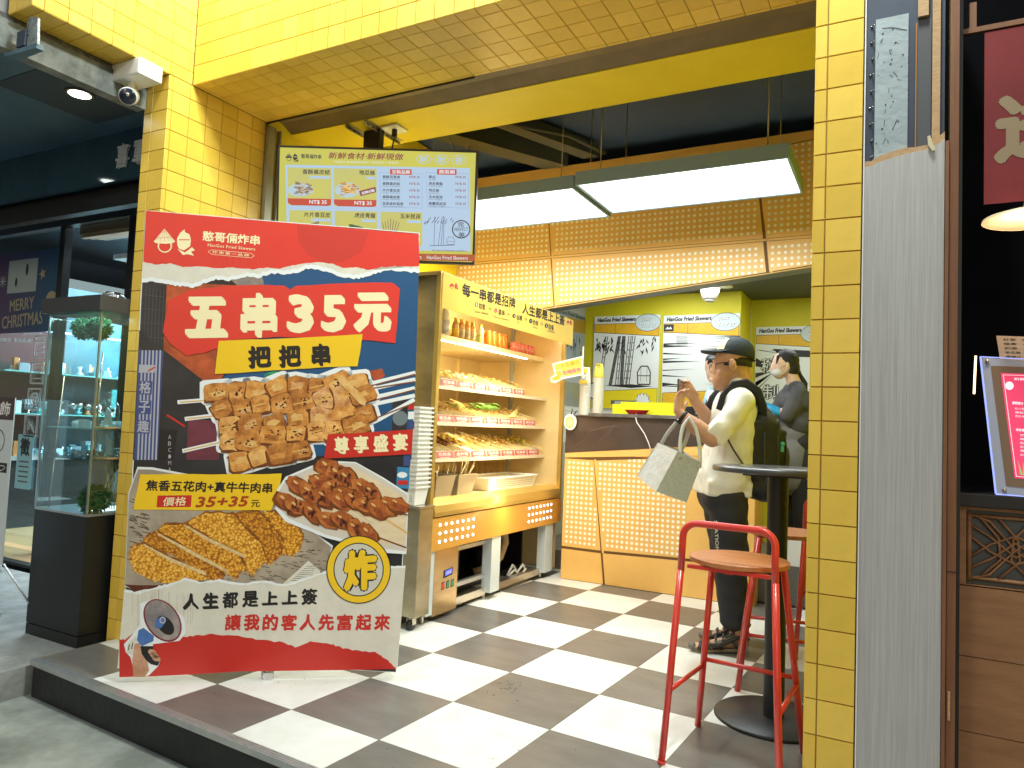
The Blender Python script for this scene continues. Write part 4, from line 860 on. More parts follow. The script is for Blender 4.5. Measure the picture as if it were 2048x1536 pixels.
strips = [([(1060,500),(1130,540),(1155,600),(1130,680),(1085,715),(1030,700),(960,560),(900,450),(980,440)], 0),
 ([(880,440),(960,520),(1030,620),(1020,710),(950,765),(880,700),(780,560),(700,470),(800,440)], 1),
 ([(560,445),(720,450),(800,540),(900,640),(930,740),(850,830),(740,760),(600,620),(430,510)], 2),
 ([(300,520),(430,515),(600,620),(760,700),(805,780),(740,850),(640,790),(480,690),(265,560)], 0),
 ([(200,580),(265,565),(420,660),(620,780),(672,840),(600,872),(520,810),(380,720),(170,630)], 1),
 ([(88,720),(110,655),(170,635),(330,720),(520,810),(570,850),(500,872),(330,880),(210,850),(120,800)], 2)]
for i, (p, m) in enumerate(strips):
    crumbs([(x+9,y-11) for x, y in p], pm('print_crumb_shade','#6f3a0a', col2='#94560f', vs=60) if i == 0 else bpy.data.materials['print_crumb_shade'], 21.4 + i*.3); crumbs(p, P_CRUMB[m], 21.5 + i*.3)
    for k in range(40):
        j = random.randrange(len(p)); t = random.random(); a_, b_2 = p[j], p[(j+1) % len(p)]; S.ell(*B_(a_[0]*(1-t)+b_2[0]*t+random.gauss(0,7), a_[1]*(1-t)+b_2[1]*t+random.gauss(0,7)), random.uniform(1.2,2.6), random.uniform(1.2,2.4), P_CRUMB[random.randrange(3)], 21.55 + i*.3, 7, jit=.2)
for a, b2, c in (((265,568),(470,680),(700,810)),((180,635),(350,730),(560,820)),((430,515),(590,610),(800,715))):
    S.poly([B_(a[0],a[1]),B_(b2[0],b2[1]-6),B_(c[0],c[1]-12),B_(c[0]+6,c[1]+12),B_(b2[0]-6,b2[1]+16),B_(a[0]-2,a[1]+10)], P_CUT, 24)
# yellow caption
S.poly([B_(*p) for p in jag([(160,210),(600,210),(1028,206),(1005,340),(960,430),(500,430),(118,425),(138,320),(160,210)], 2.5, 4)], P_YEL, 25)
S.text('焦香五花肉+真牛牛肉串', B_(195,277), B_(970,295), 66/3.07, P_BLK, 26, bold=.03, shear=.05, pen=True)
S.poly([B_(266,340),B_(475,338),B_(470,410),B_(260,412)], P_RED2, 26); S.text('價格', B_(300,378), B_(442,374), 54/3.07, P_CREAM, 27, bold=.01, shear=.15)
S.text('35+35', B_(498,380), B_(825,375), 66/3.07, pm('print_rust','#a83a12'), 27, bold=.045, shear=.2); S.text('元', B_(838,390), B_(893,388), 44/3.07, P_BLK, 27, bold=.02)
# tray of chicken skewers
S.poly([B_(*p) for p in [(985,420),(1000,300),(1050,225),(1285,125),(1350,128),(1480,135),(1650,230),(1805,330),(1790,700),(1650,690),(1300,600),(1050,500)]], P_WHITE, 25.3)
S.poly([B_(*p) for p in [(1000,410),(1012,310),(1060,235),(1290,135),(1480,142),(1640,235),(1798,338),(1785,680),(1640,665),(1300,580),(1070,480)]], P_TRAYE, 25.6)
S.poly([B_(*p) for p in [(1050,380),(1080,270),(1290,160),(1460,165),(1620,255),(1790,360),(1780,640),(1640,640),(1330,540),(1110,460)]], P_WOODT, 25.9)
for k in range(6): S.line([B_(1100+k*60,300-k*18), B_(1500+k*45,560-k*22)], .001, P_NEWS, 26)
random.seed(14)
def chicken(pts, L, sz):
    for i, (x, y) in enumerate(pts):
        r_ = random.uniform(.1,1.0); S.ell(*B_(x,y+7), sz*1.32, sz*.86, P_PSH, L + i*.12, 12, r_, jit=.18); S.ell(*B_(x,y), sz*1.22, sz*.74, P_CHK[i % 2], L + i*.12 + .05, 12, r_, jit=.2); S.ell(*B_(x+8,y+14), sz*.9, sz*.3, P_CHK[2], L + i*.12 + .06, 10, r_, jit=.3)
        if i % 3: 
            for k in range(6): S.ell(*B_(x+random.gauss(0,20), y+random.gauss(0,22)), random.uniform(2,4), random.uniform(3,7), P_CHAR, L + i*.12 + .08, 7, jit=.35)
        S.ell(*B_(x-20,y-22), sz*.3, sz*.12, P_FAT, L + i*.12 + .09, 9, .6, jit=.3)
for a, b2, m in (((1640,470),(1795,570),P_STICK),((1600,590),(1790,660),P_STICKD),((1660,430),(1798,460),P_STICKD)): S.line([B_(*a),B_(*b2)], .007, m, 27)
chicken([(1310,165),(1370,205),(1430,235)], 27.5, 22); chicken([(1260,250),(1340,290),(1400,330),(1520,290),(1580,320),(1680,400),(1740,395)], 28.5, 19)
chicken([(1130,280),(1200,320),(1290,350),(1390,375),(1470,360),(1545,400),(1610,420)], 30, 21); chicken([(1050,370),(1120,410),(1220,440),(1310,490),(1400,490),(1480,540),(1560,570)], 31.5, 20)
S.flush('food_print')
# lower torn paper, red foot and slogans
lo = [(62,925),(140,938),(260,905),(340,888),(440,852),(520,875),(640,862),(780,885),(900,870),(1060,890),(1180,850),(1330,800),(1500,830),(1640,800),(1700,780),(1785,775)]
lr = [(30,1215),(60,1225),(110,1190),(430,1205),(520,1195),(600,1190),(760,1200),(900,1225),(1040,1240),(1110,1270),(1200,1235),(1330,1250),(1400,1275),(1500,1290),(1600,1300),(1680,1350),(1725,1400)]
S.poly([B_(x,y-8) for x, y in jag(lo,5)] + [B_(1735,1400),B_(20,1400)], P_WHITE, 26.2)
S.poly([B_(x,y+6) for x, y in jag(lo,5)] + [B_(1732,1400),B_(22,1400)], P_PAPER, 26.5)
bot = [p for p in ins if p[1] < .03]; bl = [S.uv(*B_(x,y)) for x, y in jag(lr,5)]
S.poly([(min(1.147,a), c) for a, c in bl] + [(1.147,.02)] + sorted(bot, key=lambda p: -p[0])[1:] + [(.004,.004)], P_RED2, 27, True)
for k in range(26): x = random.uniform(100,480); S.line([B_(x,random.uniform(900,960)), B_(x+random.uniform(-4,4),random.uniform(1000,1180))], .0009, P_NEWS, 27)
for k in range(14): x = random.uniform(120,470); S.line([B_(x,1215), B_(x,random.uniform(1260,1380))], .0009, DR, 28)
S.ring(*B_(1498,793), 64.5, 16.5, P_BLK, 33, 40, ry=68); S.ring(*B_(1498,793), 62.5, 12.3, P_YEL, 33.5, 40, ry=66); S.ell(*B_(1498,793), 48.4, 51.6, pm('print_stamp_ground','#c9c6bc'), 33, 40)
S.text('炸', B_(1398,803), B_(1618,790), 268/3.07, P_BLK, 34, bold=.085, shear=.04); S.text('炸', B_(1404,803), B_(1612,790), 250/3.07, P_YEL, 34.6, bold=.05, shear=.04)
for i, t in enumerate('人生都是上上簽'): S.text(t, B_(420+i*121,992-i*5), B_(520+i*121,987-i*5), (100 if t not in '上' else 85)/3.07, P_BLK, 28, bold=.036 if t in '都是簽' else .055, shear=.05, pen=True)
for i, t in enumerate('讓我的客人先富起來'): S.text(t, B_(680+i*114,1118-i*0), B_(778+i*114,1116), 100/3.07, P_RED2, 28, bold=.028 if t in '讓富' else .04, shear=.05, pen=True)
# megaphone
S.poly([B_(*p) for p in [(72,1300),(60,1250),(110,1195),(160,1130),(160,1000),(230,975),(330,1000),(430,1090),(440,1180),(400,1230),(240,1250),(230,1300),(285,1345),(270,1385),(215,1440),(190,1450),(130,1445),(100,1330)]], P_WHITE, 28.5)
S.ell(*B_(297,1105), 47, 33, P_MEGR, 30, 28, .95); S.ell(*B_(297,1103), 44, 30, P_MEGG, 30.4, 28, .95); S.ell(*B_(315,1135), 22, 14, P_BLK, 30.7, 18, .9)
S.poly([B_(*p) for p in [(150,1165),(180,1150),(245,1200),(240,1232),(170,1262),(140,1225)]], P_MEGB, 30.2); S.poly([B_(*p) for p in [(258,1100),(300,1075),(318,1110),(290,1150),(250,1150)]], P_MEGB, 31); S.ell(*B_(298,1103), 6.5, 7, P_STRW, 31.3); S.ell(*B_(298,1103), 3.5, 4, P_MEGB, 31.5)
S.poly([B_(*p) for p in [(90,1240),(135,1200),(150,1260),(110,1320),(75,1300)]], P_PAPER, 30.5); S.line([B_(95,1250),B_(88,1285)], .004, P_BLK, 31); S.line([B_(115,1240),B_(108,1280)], .004, P_BLK, 31)
S.poly([B_(*p) for p in [(150,1262),(240,1262),(235,1320),(282,1350),(268,1382),(225,1372),(150,1310)]], P_BLK, 31)
S.poly([B_(*p) for p in [(125,1250),(158,1240),(170,1310),(205,1360),(215,1410),(190,1450),(118,1450),(112,1350)]], P_SKIN, 31.5)
for k in range(3): S.ell(*B_(235+k*12,1300+k*18), 9, 6, P_SKIN, 32, 12, .4)
S.flush('print_lower')
obj('foot_clip', MB().box((-.02,-.01,0), (.02,.03,.03), M=Matrix.Translation(Vector(so) + su_*.60 + Vector((0,0,-.02)) ) @ Matrix.Rotation(yaw,4,'Z')), ALU, sg)
q = MB(); e0 = so + su_*.58 + nn*.012; q.tube([e0 + Vector((0,0,1.35)), e0 + nn*.35 + Vector((0,0,-.01))], .012, 8).tube([e0 + Vector((0,0,1.3)), e0 + Vector((0,0,-.01))], .012, 8); obj('easel_strut', q, ALU, sg)
# ---------------------------------------------------------------- hanging menu screen
tvs = thing('menu_screen', 'wide hanging menu screen with a yellow and pale blue menu page', 'screen', (-.5,1.0,2.06))
ty_, tl_ = .4543, -.10; tu_ = Vector((math.cos(ty_), math.sin(ty_), 0)); tn = Vector((-math.sin(ty_), math.cos(ty_), 0)); tv = Vector((0,0,1))*math.cos(tl_) + tn*math.sin(tl_); tf = -(tu_.cross(tv)).normalized()
if tf.dot(tn) > 0: tf = -tf
to = Vector((-1.0185,.7343,2.0208))
TH = [[0.001776519851850885, 4.232447545567726e-05, -1.0], [5.8511139601379064e-05, -0.001741891052074579, 0.8674549387521541], [1.7056469957759466e-05, -1.805882837135633e-05, 0.6249282764050973]]
V = Board(tvs, to, tu_, tv, tf, TH, .0004)
q = MB(); q.prism([V.P(a,c,0) for a, c in ((0,0),(1.12,0),(1.12,.626),(0,.626))], tf*-.035); obj('casing', q, BLK, tvs, fixn=True)
q = MB(); q.prism([V.P(a,c,-10) for a, c in ((.3,.12),(.8,.12),(.8,.5),(.3,.5))], tf*-.06); obj('back_box', q, BLK, tvs, fixn=True)
def em(name, c, s=.88, **k):
    m = mat(name, c, .25, emit=s, **k); b = m.node_tree.nodes['Principled BSDF']
    for l in list(b.inputs['Base Color'].links): m.node_tree.links.remove(l)
    b.inputs['Base Color'].default_value = (.02,.02,.02,1); return m
E_Y = em('screen_yellow', '#d9d24a', col2='#c8c860', vs=1.5); E_B = em('screen_pale_blue', '#b4d2ee'); E_CARD = em('screen_card', '#c2c284', col2='#d2cf62', vs=2); E_R = em('screen_red', '#c94636'); E_MAR = em('screen_maroon', '#8c3346'); E_K = em('screen_ink', '#1a2440'); E_W = em('screen_white', '#eef4fa'); E_BR = em('screen_band', '#b4532f'); E_LB = em('screen_plate', '#b9d3df'); E_FR = em('screen_fries', '#dba44a', col2='#b9762a', vs=60); E_TF = em('screen_tofu', '#a88f78', col2='#63564c', vs=50); E_GR = em('screen_green', '#50754c', vary=.3, vs=40)
V.poly([(.012,.014),(1.108,.014),(1.108,.614),(.012,.614)], E_Y, 1, True)
Z = lambda x, y: (540 + x/4.876, 280 + y/4.876)
z = lambda *p: [Z(*a) for a in p]
V.poly(z((150,242),(1950,275),(1955,1088),(168,1050)), E_B, 2)
emblem(V, 218, 165, 68, E_K, E_Y, 3, Z, .95)
V.text('憨哥倆炸串', Z(305,158), Z(502,166), 9, E_K, 3, bold=.02); V.text('新鮮食材·新鮮現做', Z(570,152), Z(1305,166), 13.5, E_MAR, 3, bold=.02, shear=.15); V.text('FRESH INGREDIENTS FRESHLY MADE', Z(632,214), Z(1250,224), 4, E_W, 3, space=1.2)
for i, t in enumerate('鮮嫩香'): V.ring(*Z(1500+i*172,188+i*4), 14.5, 1.2, E_B, 3, ry=9.5); V.text(t, Z(1462+i*172,188+i*4), Z(1538+i*172,190+i*4), 11, E_B, 3, bold=.02)
def tcard(x0, y0, x1, y1, t, tx0, price=True, tx1=None, off=0):
    V.poly(z((x0,y0),(x1,y0+8),(x1,y1+6),(x0+5,y1)), E_CARD, 3)
    V.text(t, Z(tx0,y0+42+off), Z(tx1 or x1-15,y0+48+off), 10, E_K, 5, bold=.02)
    V.poly(z((tx0+70,y0+82),(x1-12,y0+88),(x1-12,y0+112),(tx0+70,y0+108)), E_B, 4)
    if price: V.poly(z((x0,y1-65),(x1,y1-58),(x1-5,y1+2),(x1-40,y1+10),(x0+40,y1+2),(x0+5,y1-20)), E_R, 5); V.text('NT$ 35', Z(x1-215,y1-28), Z(x1-45,y1-24), 8.5, E_W, 6, bold=.03)
tcard(172,268,600,635,'香酥腐皮結',318); tcard(622,275,1040,645,'地瓜條',870); tcard(188,685,605,1030,'片片香豆皮',333,False); tcard(632,692,1045,1030,'虎皮青龍',826,False); tcard(1078,700,1485,1030,'玉米屁孩',1268,False)
random.seed(6)
V.ell(*Z(300,490), 26, 13, E_LB, 4.5); V.ell(*Z(755,490), 25, 15, E_LB, 4.5)
for k in range(46):
    a, r_ = random.uniform(0,6.28), random.uniform(0,1); x, y = 315+math.cos(a)*r_*95, 480+math.sin(a)*r_*70; V.line([Z(x-20,y-random.uniform(-12,12)),Z(x+20,y+random.uniform(-12,12))], .008, E_TF if k % 3 else em('screen_tofu_pale','#cdbba4') if 'screen_tofu_pale' not in bpy.data.materials else bpy.data.materials['screen_tofu_pale'], 5+k*.02)
    x, y = 760+math.cos(a)*r_*95, 480+math.sin(a)*r_*62; V.line([Z(x-24,y-random.uniform(-16,16)),Z(x+24,y+random.uniform(-16,16))], .007, E_FR if k % 3 else em('screen_fries_pale','#f0cf7d') if 'screen_fries_pale' not in bpy.data.materials else bpy.data.materials['screen_fries_pale'], 5+k*.02)
V.poly(z((870,500),(1030,458),(1038,510),(885,550)), E_MAR, 7); V.text('招牌必點', Z(895,523), Z(1022,490), 6, E_W, 8, bold=.03)
for k in range(7): V.line(z((1120+k*18,900),(1095+k*28,770+abs(k-3)*12)), .004, E_TF, 5)
for k in range(5): V.ell(*Z(800+k*22,840+k*6), 7, 3.6, E_GR, 5, 12, .3)
for k in range(5): V.line(z((300+k*20,850),(480,795+k*4)), .003, E_TF, 5)
for x0, x1, hdx0, hdx1, hh, items in ((1070,1485,1172,1382,'豆製品類',['香酥百頁串','香酥腐皮結','片片香豆皮','香酥腐皮卷','豆皮金針菇卷']),(1520,1935,1630,1820,'蔬菜類',['節瓜','虎皮青龍','地瓜條','玉米屁孩','高麗菜屁孩'])):
    V.line(z((x0,320),(x1,328),(x1,665),(x0+15,655),(x0,320)), .0018, em('screen_line','#8fa9cf') if 'screen_line' not in bpy.data.materials else bpy.data.materials['screen_line'], 3)
    V.poly(z((hdx0,285),(hdx1,288),(hdx1,342),(hdx0,338)), E_R, 4); V.text(hh, Z(hdx0+18,311), Z(hdx1-15,315), 7.5, E_W, 5, bold=.02)
    for i, t in enumerate(items):
        yy = 360 + i*65; x = x0 + 28; V.text(t, Z(x,yy), Z(x+len(t)*34,yy+4), 6.2, E_K, 4, bold=.02); V.text(['Crispy Tofu Sheets','Crispy Tofu Knots','Crispy Tofu Slices','Crispy Tofu Rolls','Tofu and Enoki Rolls'][i] if x0 < 1200 else ['Zucchini Skewers','Grilled Green Peppers','Sweet Potato Fries','Corn Nuggets','Cabbage Nuggets'][i], Z(x,yy+27), Z(x+len(t)*34,yy+30), 2.6, E_K, 4)
        V.text('NT$ 35', Z(x1-125,yy+4), Z(x1-25,yy+6), 5.2, E_MAR, 4, bold=.02)
# bamboo picture and stamp
for x, dx in ((1600,8),(1640,40),(1668,25),(1690,10)): V.line(z((x,1030),(x+dx,745)), .0022, E_K, 3)
for k in range(16): x, y = random.uniform(1520,1800), random.uniform(745,800); V.line(z((x,y),(x-18,y+26)), .003, E_K, 3)
V.line(z((1560,1032),(1800,1025)), .003, E_K, 3)
V.line(z((1728,1020),(1722,970),(1745,948),(1785,948),(1800,975),(1796,1020),(1728,1020)), .0018, E_K, 4); V.line(z((1725,990),(1798,990)), .0015, E_K, 4)
V.ring(*Z(1865,872), 18.5, 2.2, E_K, 4, ry=18.5); V.text('完', Z(1832,825), Z(1892,828), 11, E_K, 4, bold=.01); V.text('美', Z(1838,925), Z(1900,930), 11, E_K, 4, bold=.01); V.poly(z((1795,855),(1938,855),(1938,892),(1795,892)), E_B, 5); V.text('PERFECT', Z(1800,876), Z(1934,870), 6.5, E_K, 6)
V.text('照片僅供參考實際餐點依現場為主', Z(1580,1078), Z(1920,1084), 3.2, E_K, 3)
V.poly(z((60,1085),(2000,1118),(2000,1185),(60,1150)), E_BR, 2); V.text('HanGos Fried Skewers', Z(1530,1145), Z(1930,1152), 7.5, E_W, 3, bold=.01, space=1.1); V.text('HanGos Fried Skewers', Z(1050,1132), Z(1478,1142), 7.5, E_W, 3, bold=.01, space=1.1)
V.flush('screen_page')
br = thing('screen_bracket', 'slotted steel ceiling bracket holding up the menu screen', 'bracket', (-.7,1.1,2.86))
for x0 in (-.80,-.66): 
    q = MB(); q.box((x0,1.0,2.835), (x0+.004,1.34,2.859)).box((x0,1.0,2.855), (x0+.03,1.34,2.859)); obj('channel', q, STEEL, br)
    q = MB()
    for k in range(7): q.box((x0+.0045,1.02+k*.045,2.843), (x0+.0055,1.04+k*.045,2.850))
    obj('slots', q, BLK, br)
obj('drop_arm', MB().box((-.76,1.12,2.60), (-.64,1.16,2.855)), BLKM, br)
pl = thing('ceiling_socket', 'white ceiling socket plate with a black plug above the screen', 'socket', (-.56,1.15,2.85)); obj('plate', MB().box((-.62,1.10,2.846), (-.5,1.21,2.859)), WHITEP, pl, bevel=.003); obj('plug', MB().cyl((-.555,1.15,2.80), .016, .046, 10).tube([(-.555,1.15,2.80),(-.56,1.14,2.72),(-.60,1.1,2.62)], .005, 6), BLK, pl)
# ---------------------------------------------------------------- kitchen wall posters
K_W = pm('poster_white', '#dfe8ea'); K_Y = pm('poster_yellow', '#e0b728', col2='#d5a51f', vs=60); K_YB = pm('poster_bright', '#e6d520'); K_K = pm('poster_ink', '#2b2c30'); K_G = pm('poster_grey', '#63656a'); K_BL = pm('poster_bubble', '#c3d4da')
PH = [[0.0007540997708611095, 2.3300008692744675e-05, -1.0], [2.76035801858571e-05, -0.000732180363895845, 0.5862276244540836], [5.1701229689473996e-05, 7.685018105059652e-06, 0.08132949427760956]]
def star(b, cx, cy, r1, r2, n, m, L, asp=1.0, raw=True):
    b.poly([(cx + (r1 if k % 2 else r2)*math.cos(PI*k/n)*asp*random.uniform(.92,1.08), cy + (r1 if k % 2 else r2)*math.sin(PI*k/n)*random.uniform(.92,1.08)) for k in range(2*n)], m, L, raw)
def poster(name, label, x0, x1, z0, z1, y, kind, t1='HanGos Fried Skewers'):
    t = thing(name, label, 'poster', ((x0+x1)/2, y, z0)); q = Board(t, (x0,y-.006,z0), (1,0,0), (0,0,1), (0,-1,0), step=.0006); W_, H_ = x1-x0, z1-z0
    obj('sheet', MB().box((x0,y-.006,z0), (x1,y,z1)), K_W, t)
    zy = H_ - .075
    q.text(t1, (.03,H_-.036), (W_*.64,H_-.036), .042, K_K, 2, bold=.06, shear=.2, raw=True)
    q.poly([(.004,zy),(W_-.004,zy),(W_-.004,H_-.21),(.004,H_-.16)], K_K, 1, True); q.poly([(.008,zy-.004),(W_-.008,zy-.004),(W_-.008,H_-.205),(.008,H_-.155)], K_Y, 1.5, True); q.line([(W_*.33,zy),(W_*.33,H_-.18)], .003, K_K, 2, True)
    q.ell(W_*.82, H_-.075, W_*.19, .085, K_K, 2, 24, raw=True); q.ell(W_*.82, H_-.075, W_*.184, .08, K_BL, 2.4, 24, raw=True)
    q.text('JUST', (W_*.72,H_-.045), (W_*.87,H_-.045), .036, K_W, 3.2, bold=.03, shear=.2, raw=True); q.text('JUST', (W_*.725,H_-.049), (W_*.875,H_-.049), .036, K_G, 3, bold=.03, shear=.2, raw=True)
    q.text('TRY IT', (W_*.72,H_-.10), (W_*.95,H_-.10), .036, K_W, 3.2, bold=.03, shear=.2, raw=True); q.text('TRY IT', (W_*.725,H_-.104), (W_*.955,H_-.104), .036, K_G, 3, bold=.03, shear=.2, raw=True)
    if kind == 'bamboo':
        for xa, xb in ((.12,.20),(.28,.40),(.38,.43),(.45,.47),(.50,.56),(.55,.62)):
            for s_ in (-.012,.012): q.line([(W_*xa+s_, H_*.26), (W_*xb+s_, H_-.2)], .0075, K_K, 2, True)
            for k in range(7): tt = k/7; x = W_*(xa+(xb-xa)*tt); zz = H_*.26+(H_-.2-H_*.26)*tt; q.line([(x-.013,zz),(x+.013,zz)], .007, K_K, 2.2, True)
        for xa, xb in ((.28,.40),(.45,.47)): q.line([(W_*xa, H_*.26), (W_*xb, H_-.2)], .020, K_G, 1.8, True)
        for k in range(46):
            x = random.choice([random.uniform(.05,.5), random.uniform(.05,.3), random.uniform(.7,.95)])*W_; zz = H_-.20-random.uniform(0,.14); L_ = random.uniform(.04,.085); a = random.uniform(-2.2,-.9)
            q.poly([(x,zz),(x+L_*.5*math.cos(a)+.009,zz+L_*.5*math.sin(a)),(x+L_*math.cos(a),zz+L_*math.sin(a)),(x+L_*.5*math.cos(a)-.009,zz+L_*.5*math.sin(a))], K_K, 2.4, True)
        q.poly([(.12,H_*.255),(W_*.6,H_*.23),(W_*.92,H_*.25),(W_*.6,H_*.27)], K_K, 2, True)
        q.line([(W_*.70,H_*.27),(W_*.69,H_*.40),(W_*.74,H_*.46),(W_*.84,H_*.46),(W_*.88,H_*.40),(W_*.88,H_*.27),(W_*.70,H_*.27)], .011, K_K, 3, True); q.line([(W_*.69,H_*.36),(W_*.88,H_*.36)], .008, K_K, 3, True); q.line([(W_*.74,H_*.46),(W_*.74,H_*.30)], .003, K_K, 3, True); q.line([(W_*.83,H_*.46),(W_*.83,H_*.30)], .003, K_K, 3, True)
        q.poly([(.2,0.05),(W_*.72,.05),(W_*.72,.09),(.2,.09)], K_G, 3, True); q.text('龍龍門不開', (W_*.36,.07), (W_*.55,.07), .022, K_W, 4, bold=.02, raw=True)
        q.ring(.03,.18,.085,.01,K_K,3,raw=True); q.ell(.03,.18,.075,.075,K_W,3.2,raw=True)
        for k in range(3): q.line([(.02,.155+k*.022),(.06,.155+k*.022)], .008, K_K, 3.5, True)
    elif kind == 'speed':
        for k in range(26): zz = random.uniform(H_*.25,H_-.2); x = random.choice([0,1]); q.poly([(.006 if x == 0 else W_-.006, zz), (W_*random.uniform(.25,.6) if x == 0 else W_*random.uniform(.4,.7), zz+random.uniform(-.01,.02)), (.006 if x == 0 else W_-.006, zz+random.uniform(.006,.016))], K_K, 2, True)
        q.poly([(.006,H_-.085),(.10,H_-.085),(.10,H_-.15),(.006,H_-.15)], K_K, 3, True); q.poly([(.02,H_-.13),(.04,H_-.105),(.055,H_-.12),(.07,H_-.105),(.085,H_-.13)], K_W, 3.4, True)
        for i in range(9):
            for j in range(9): q.ell(.13+i*.012+(j % 2)*.006, H_-.2-j*.012, .0042, .0042, K_G, 2.2, 6, raw=True)
    else:
        for k in range(24): a = PI*.5 + random.uniform(0,PI*.62); q.poly([(W_*.5+math.cos(a)*.16,H_*.55+math.sin(a)*.16),(max(.006,min(W_-.006,W_*.5+math.cos(a)*.9)),max(.3,min(H_-.22,H_*.55+math.sin(a)*.9))),(max(.006,min(W_-.006,W_*.5+math.cos(a+.05)*.9)),max(.3,min(H_-.22,H_*.55+math.sin(a+.05)*.9)))], K_K, 2, True)
        q.poly([(W_*.25,H_-.21),(W_-.006,H_-.24),(W_-.006,H_-.30),(W_*.35,H_-.28)], K_K, 2, True)
        q.text('秘', (.05,H_*.60), (.20,H_*.60), .15, K_K, 3, bold=.06, raw=True); q.text('制', (.07,H_*.33), (.22,H_*.33), .15, K_K, 3, bold=.06, raw=True); q.text('秘', (.055,H_*.60), (.195,H_*.60), .14, K_W, 3.6, bold=0, raw=True); q.text('制', (.075,H_*.33), (.215,H_*.33), .14, K_W, 3.6, raw=True)
        q.line([(W_*.52,H_*.1),(W_*.50,H_*.42),(W_*.72,H_*.42),(W_*.70,H_*.1)], .006, K_K, 3, True)
        for k in range(5): q.line([(W_*.52,H_*.16+k*.045),(W_*.60,H_*.14+k*.045)], .004, K_K, 3, True)
    if kind != 'secret':
        q.poly([(.006,.006),(W_-.006,.006),(W_-.006,H_*.235),(.006,H_*.19)], K_K, 1, True); q.poly([(.010,.010),(W_-.010,.010),(W_-.010,H_*.23),(.010,H_*.185)], K_YB if kind == 'bamboo' else K_Y, 1.5, True)
        if kind == 'bamboo': star(q, W_*.78, H_*.10, .06, .085, 11, K_K, 3.8); star(q, W_*.78, H_*.10, .055, .08, 11, K_W, 4.2)
    q.flush('print')
random.seed(17)
poster('bamboo_poster', 'comic poster with drawn bamboo and backpack on the kitchen back wall', -.595, .070, 1.335, 2.25, 4.5, 'bamboo')
poster('speed_line_poster', 'comic poster with speed lines between the bamboo poster and the yellow wall', .104, .806, 1.335, 2.235, 4.5, 'speed')
poster('secret_recipe_poster', 'comic poster lettered 秘制 on the yellow wall behind the woman', .86, 1.50, 1.25, 2.175, 5.0, 'secret')
random.seed(18)
spz = thing('poster_reflection', 'dim reflection of a comic poster, drawn on the left kitchen side wall', 'poster', (-.69,4.1,1.66)); SP = Board(spz, (-.690,3.70,1.66), (0,1,0), (0,0,1), (1,0,0), step=.0006)  # reflection in steel, painted as a sheet in darker poster colours
obj('sheet', MB().box((-.6955,3.70,1.66), (-.6905,4.49,2.25)), pm('reflected_ground','#8d9a9d'), spz)
SP.poly([(0,.5),(.79,.55),(.79,.42),(0,.37)], pm('reflected_yellow','#a5842a'), 1, True); SP.text('HanGos Fried Skewers', (.08,.55), (.78,.57), .04, K_K, 2, bold=.03, raw=True)
for xa in (.2,.26,.33,.5,.55): SP.line([(xa,.02),(xa+.03,.38)], .006, K_K, 2, True)
for k in range(26): x = random.uniform(.02,.75); zz = random.uniform(.22,.38); SP.poly([(x,zz),(x+.012,zz-.025),(x,zz-.06),(x-.012,zz-.025)], K_K, 2.3, True)
SP.flush('print')
# ---------------------------------------------------------------- stools and high tables
def stool(label, loc, rot):
    t = thing('bar_stool', label, 'stool', loc, rot, 'red bar stools with round wooden seats'); H = .68; r = .0125
    q = MB(); prof = [(.0001,H),(.160,H),(.171,H+.004),(.172,H+.018),(.170,H+.020),(.12,H+.0175),(.0001,H+.014)]; q.lathe(prof, (0,0,0), 72, smooth=False); obj('seat', q, WOODS, t, local=True)
    q = MB(); c = []
    # front pair of legs runs on as the low back loop
    for sx in (-1, 1):
        L = MB(); L.tube([(sx*.195,-.20,0),(sx*.160,-.158,H-.02)], r, 12); L.tube([(sx*.195,-.20,0),(sx*.1945,-.1995,.012)], r+.0015, 12); obj('leg', L, RED, t, local=True)
        L = MB(); L.tube([(sx*.195,.20,0),(sx*.128,.118,H-.004)], r, 12); obj('leg', L, RED, t, local=True)
    lp = [(-.160,-.158,H-.03),(-.157,-.155,H+.07)]
    for k in range(7): a = PI - PI/2*k/6; lp.append((-.105+.052*math.cos(a)*1.0, -.153, H+.095+.05*math.sin(a)))
    for k in range(7): a = PI/2 - PI/2*k/6; lp.append((.105+.052*math.cos(a), -.153, H+.095+.05*math.sin(a)))
    lp += [(.157,-.155,H+.07),(.160,-.158,H-.03)]
    obj('back_loop', MB().tube(lp, r, 12), RED, t, local=True)
    f = lambda sx, sy, z: ((sx*(.195-.035*z/.66), -(.20-.042*z/.66), z) if sy < 0 else (sx*(.195-.067*z/.68), .20-.082*z/.68, z))
    for a, b2, z in (((-1,-1),(-1,1),.245),((1,-1),(1,1),.245),((-1,1),(1,1),.27)):
        obj('foot_rail', MB().tube([f(*a,z), f(*b2,z)], .0085, 10), RED, t, local=True)
    obj('seat_frame', MB().box((-.14,-.150,H-.013), (.14,-.128,H-.001)).box((-.012,-.14,H-.018),(.012,.13,H-.001)).box((-.128,.105,H-.02),(.128,.125,H-.001)), RED, t, local=True)
    return t
s0 = stool('red stool in the foreground beside the high table base', (1.575,.545,0), math.radians(-4))
dup(s0, (1.615,1.47,0), math.radians(100), 'red stool partly hidden behind the high table\'s black post')
dup(s0, (1.79,2.12,0), math.radians(6), 'farthest red stool, cut off by the yellow tiled pillar')
s0['label'] = 'nearest red stool, whole in view in front of the high table'
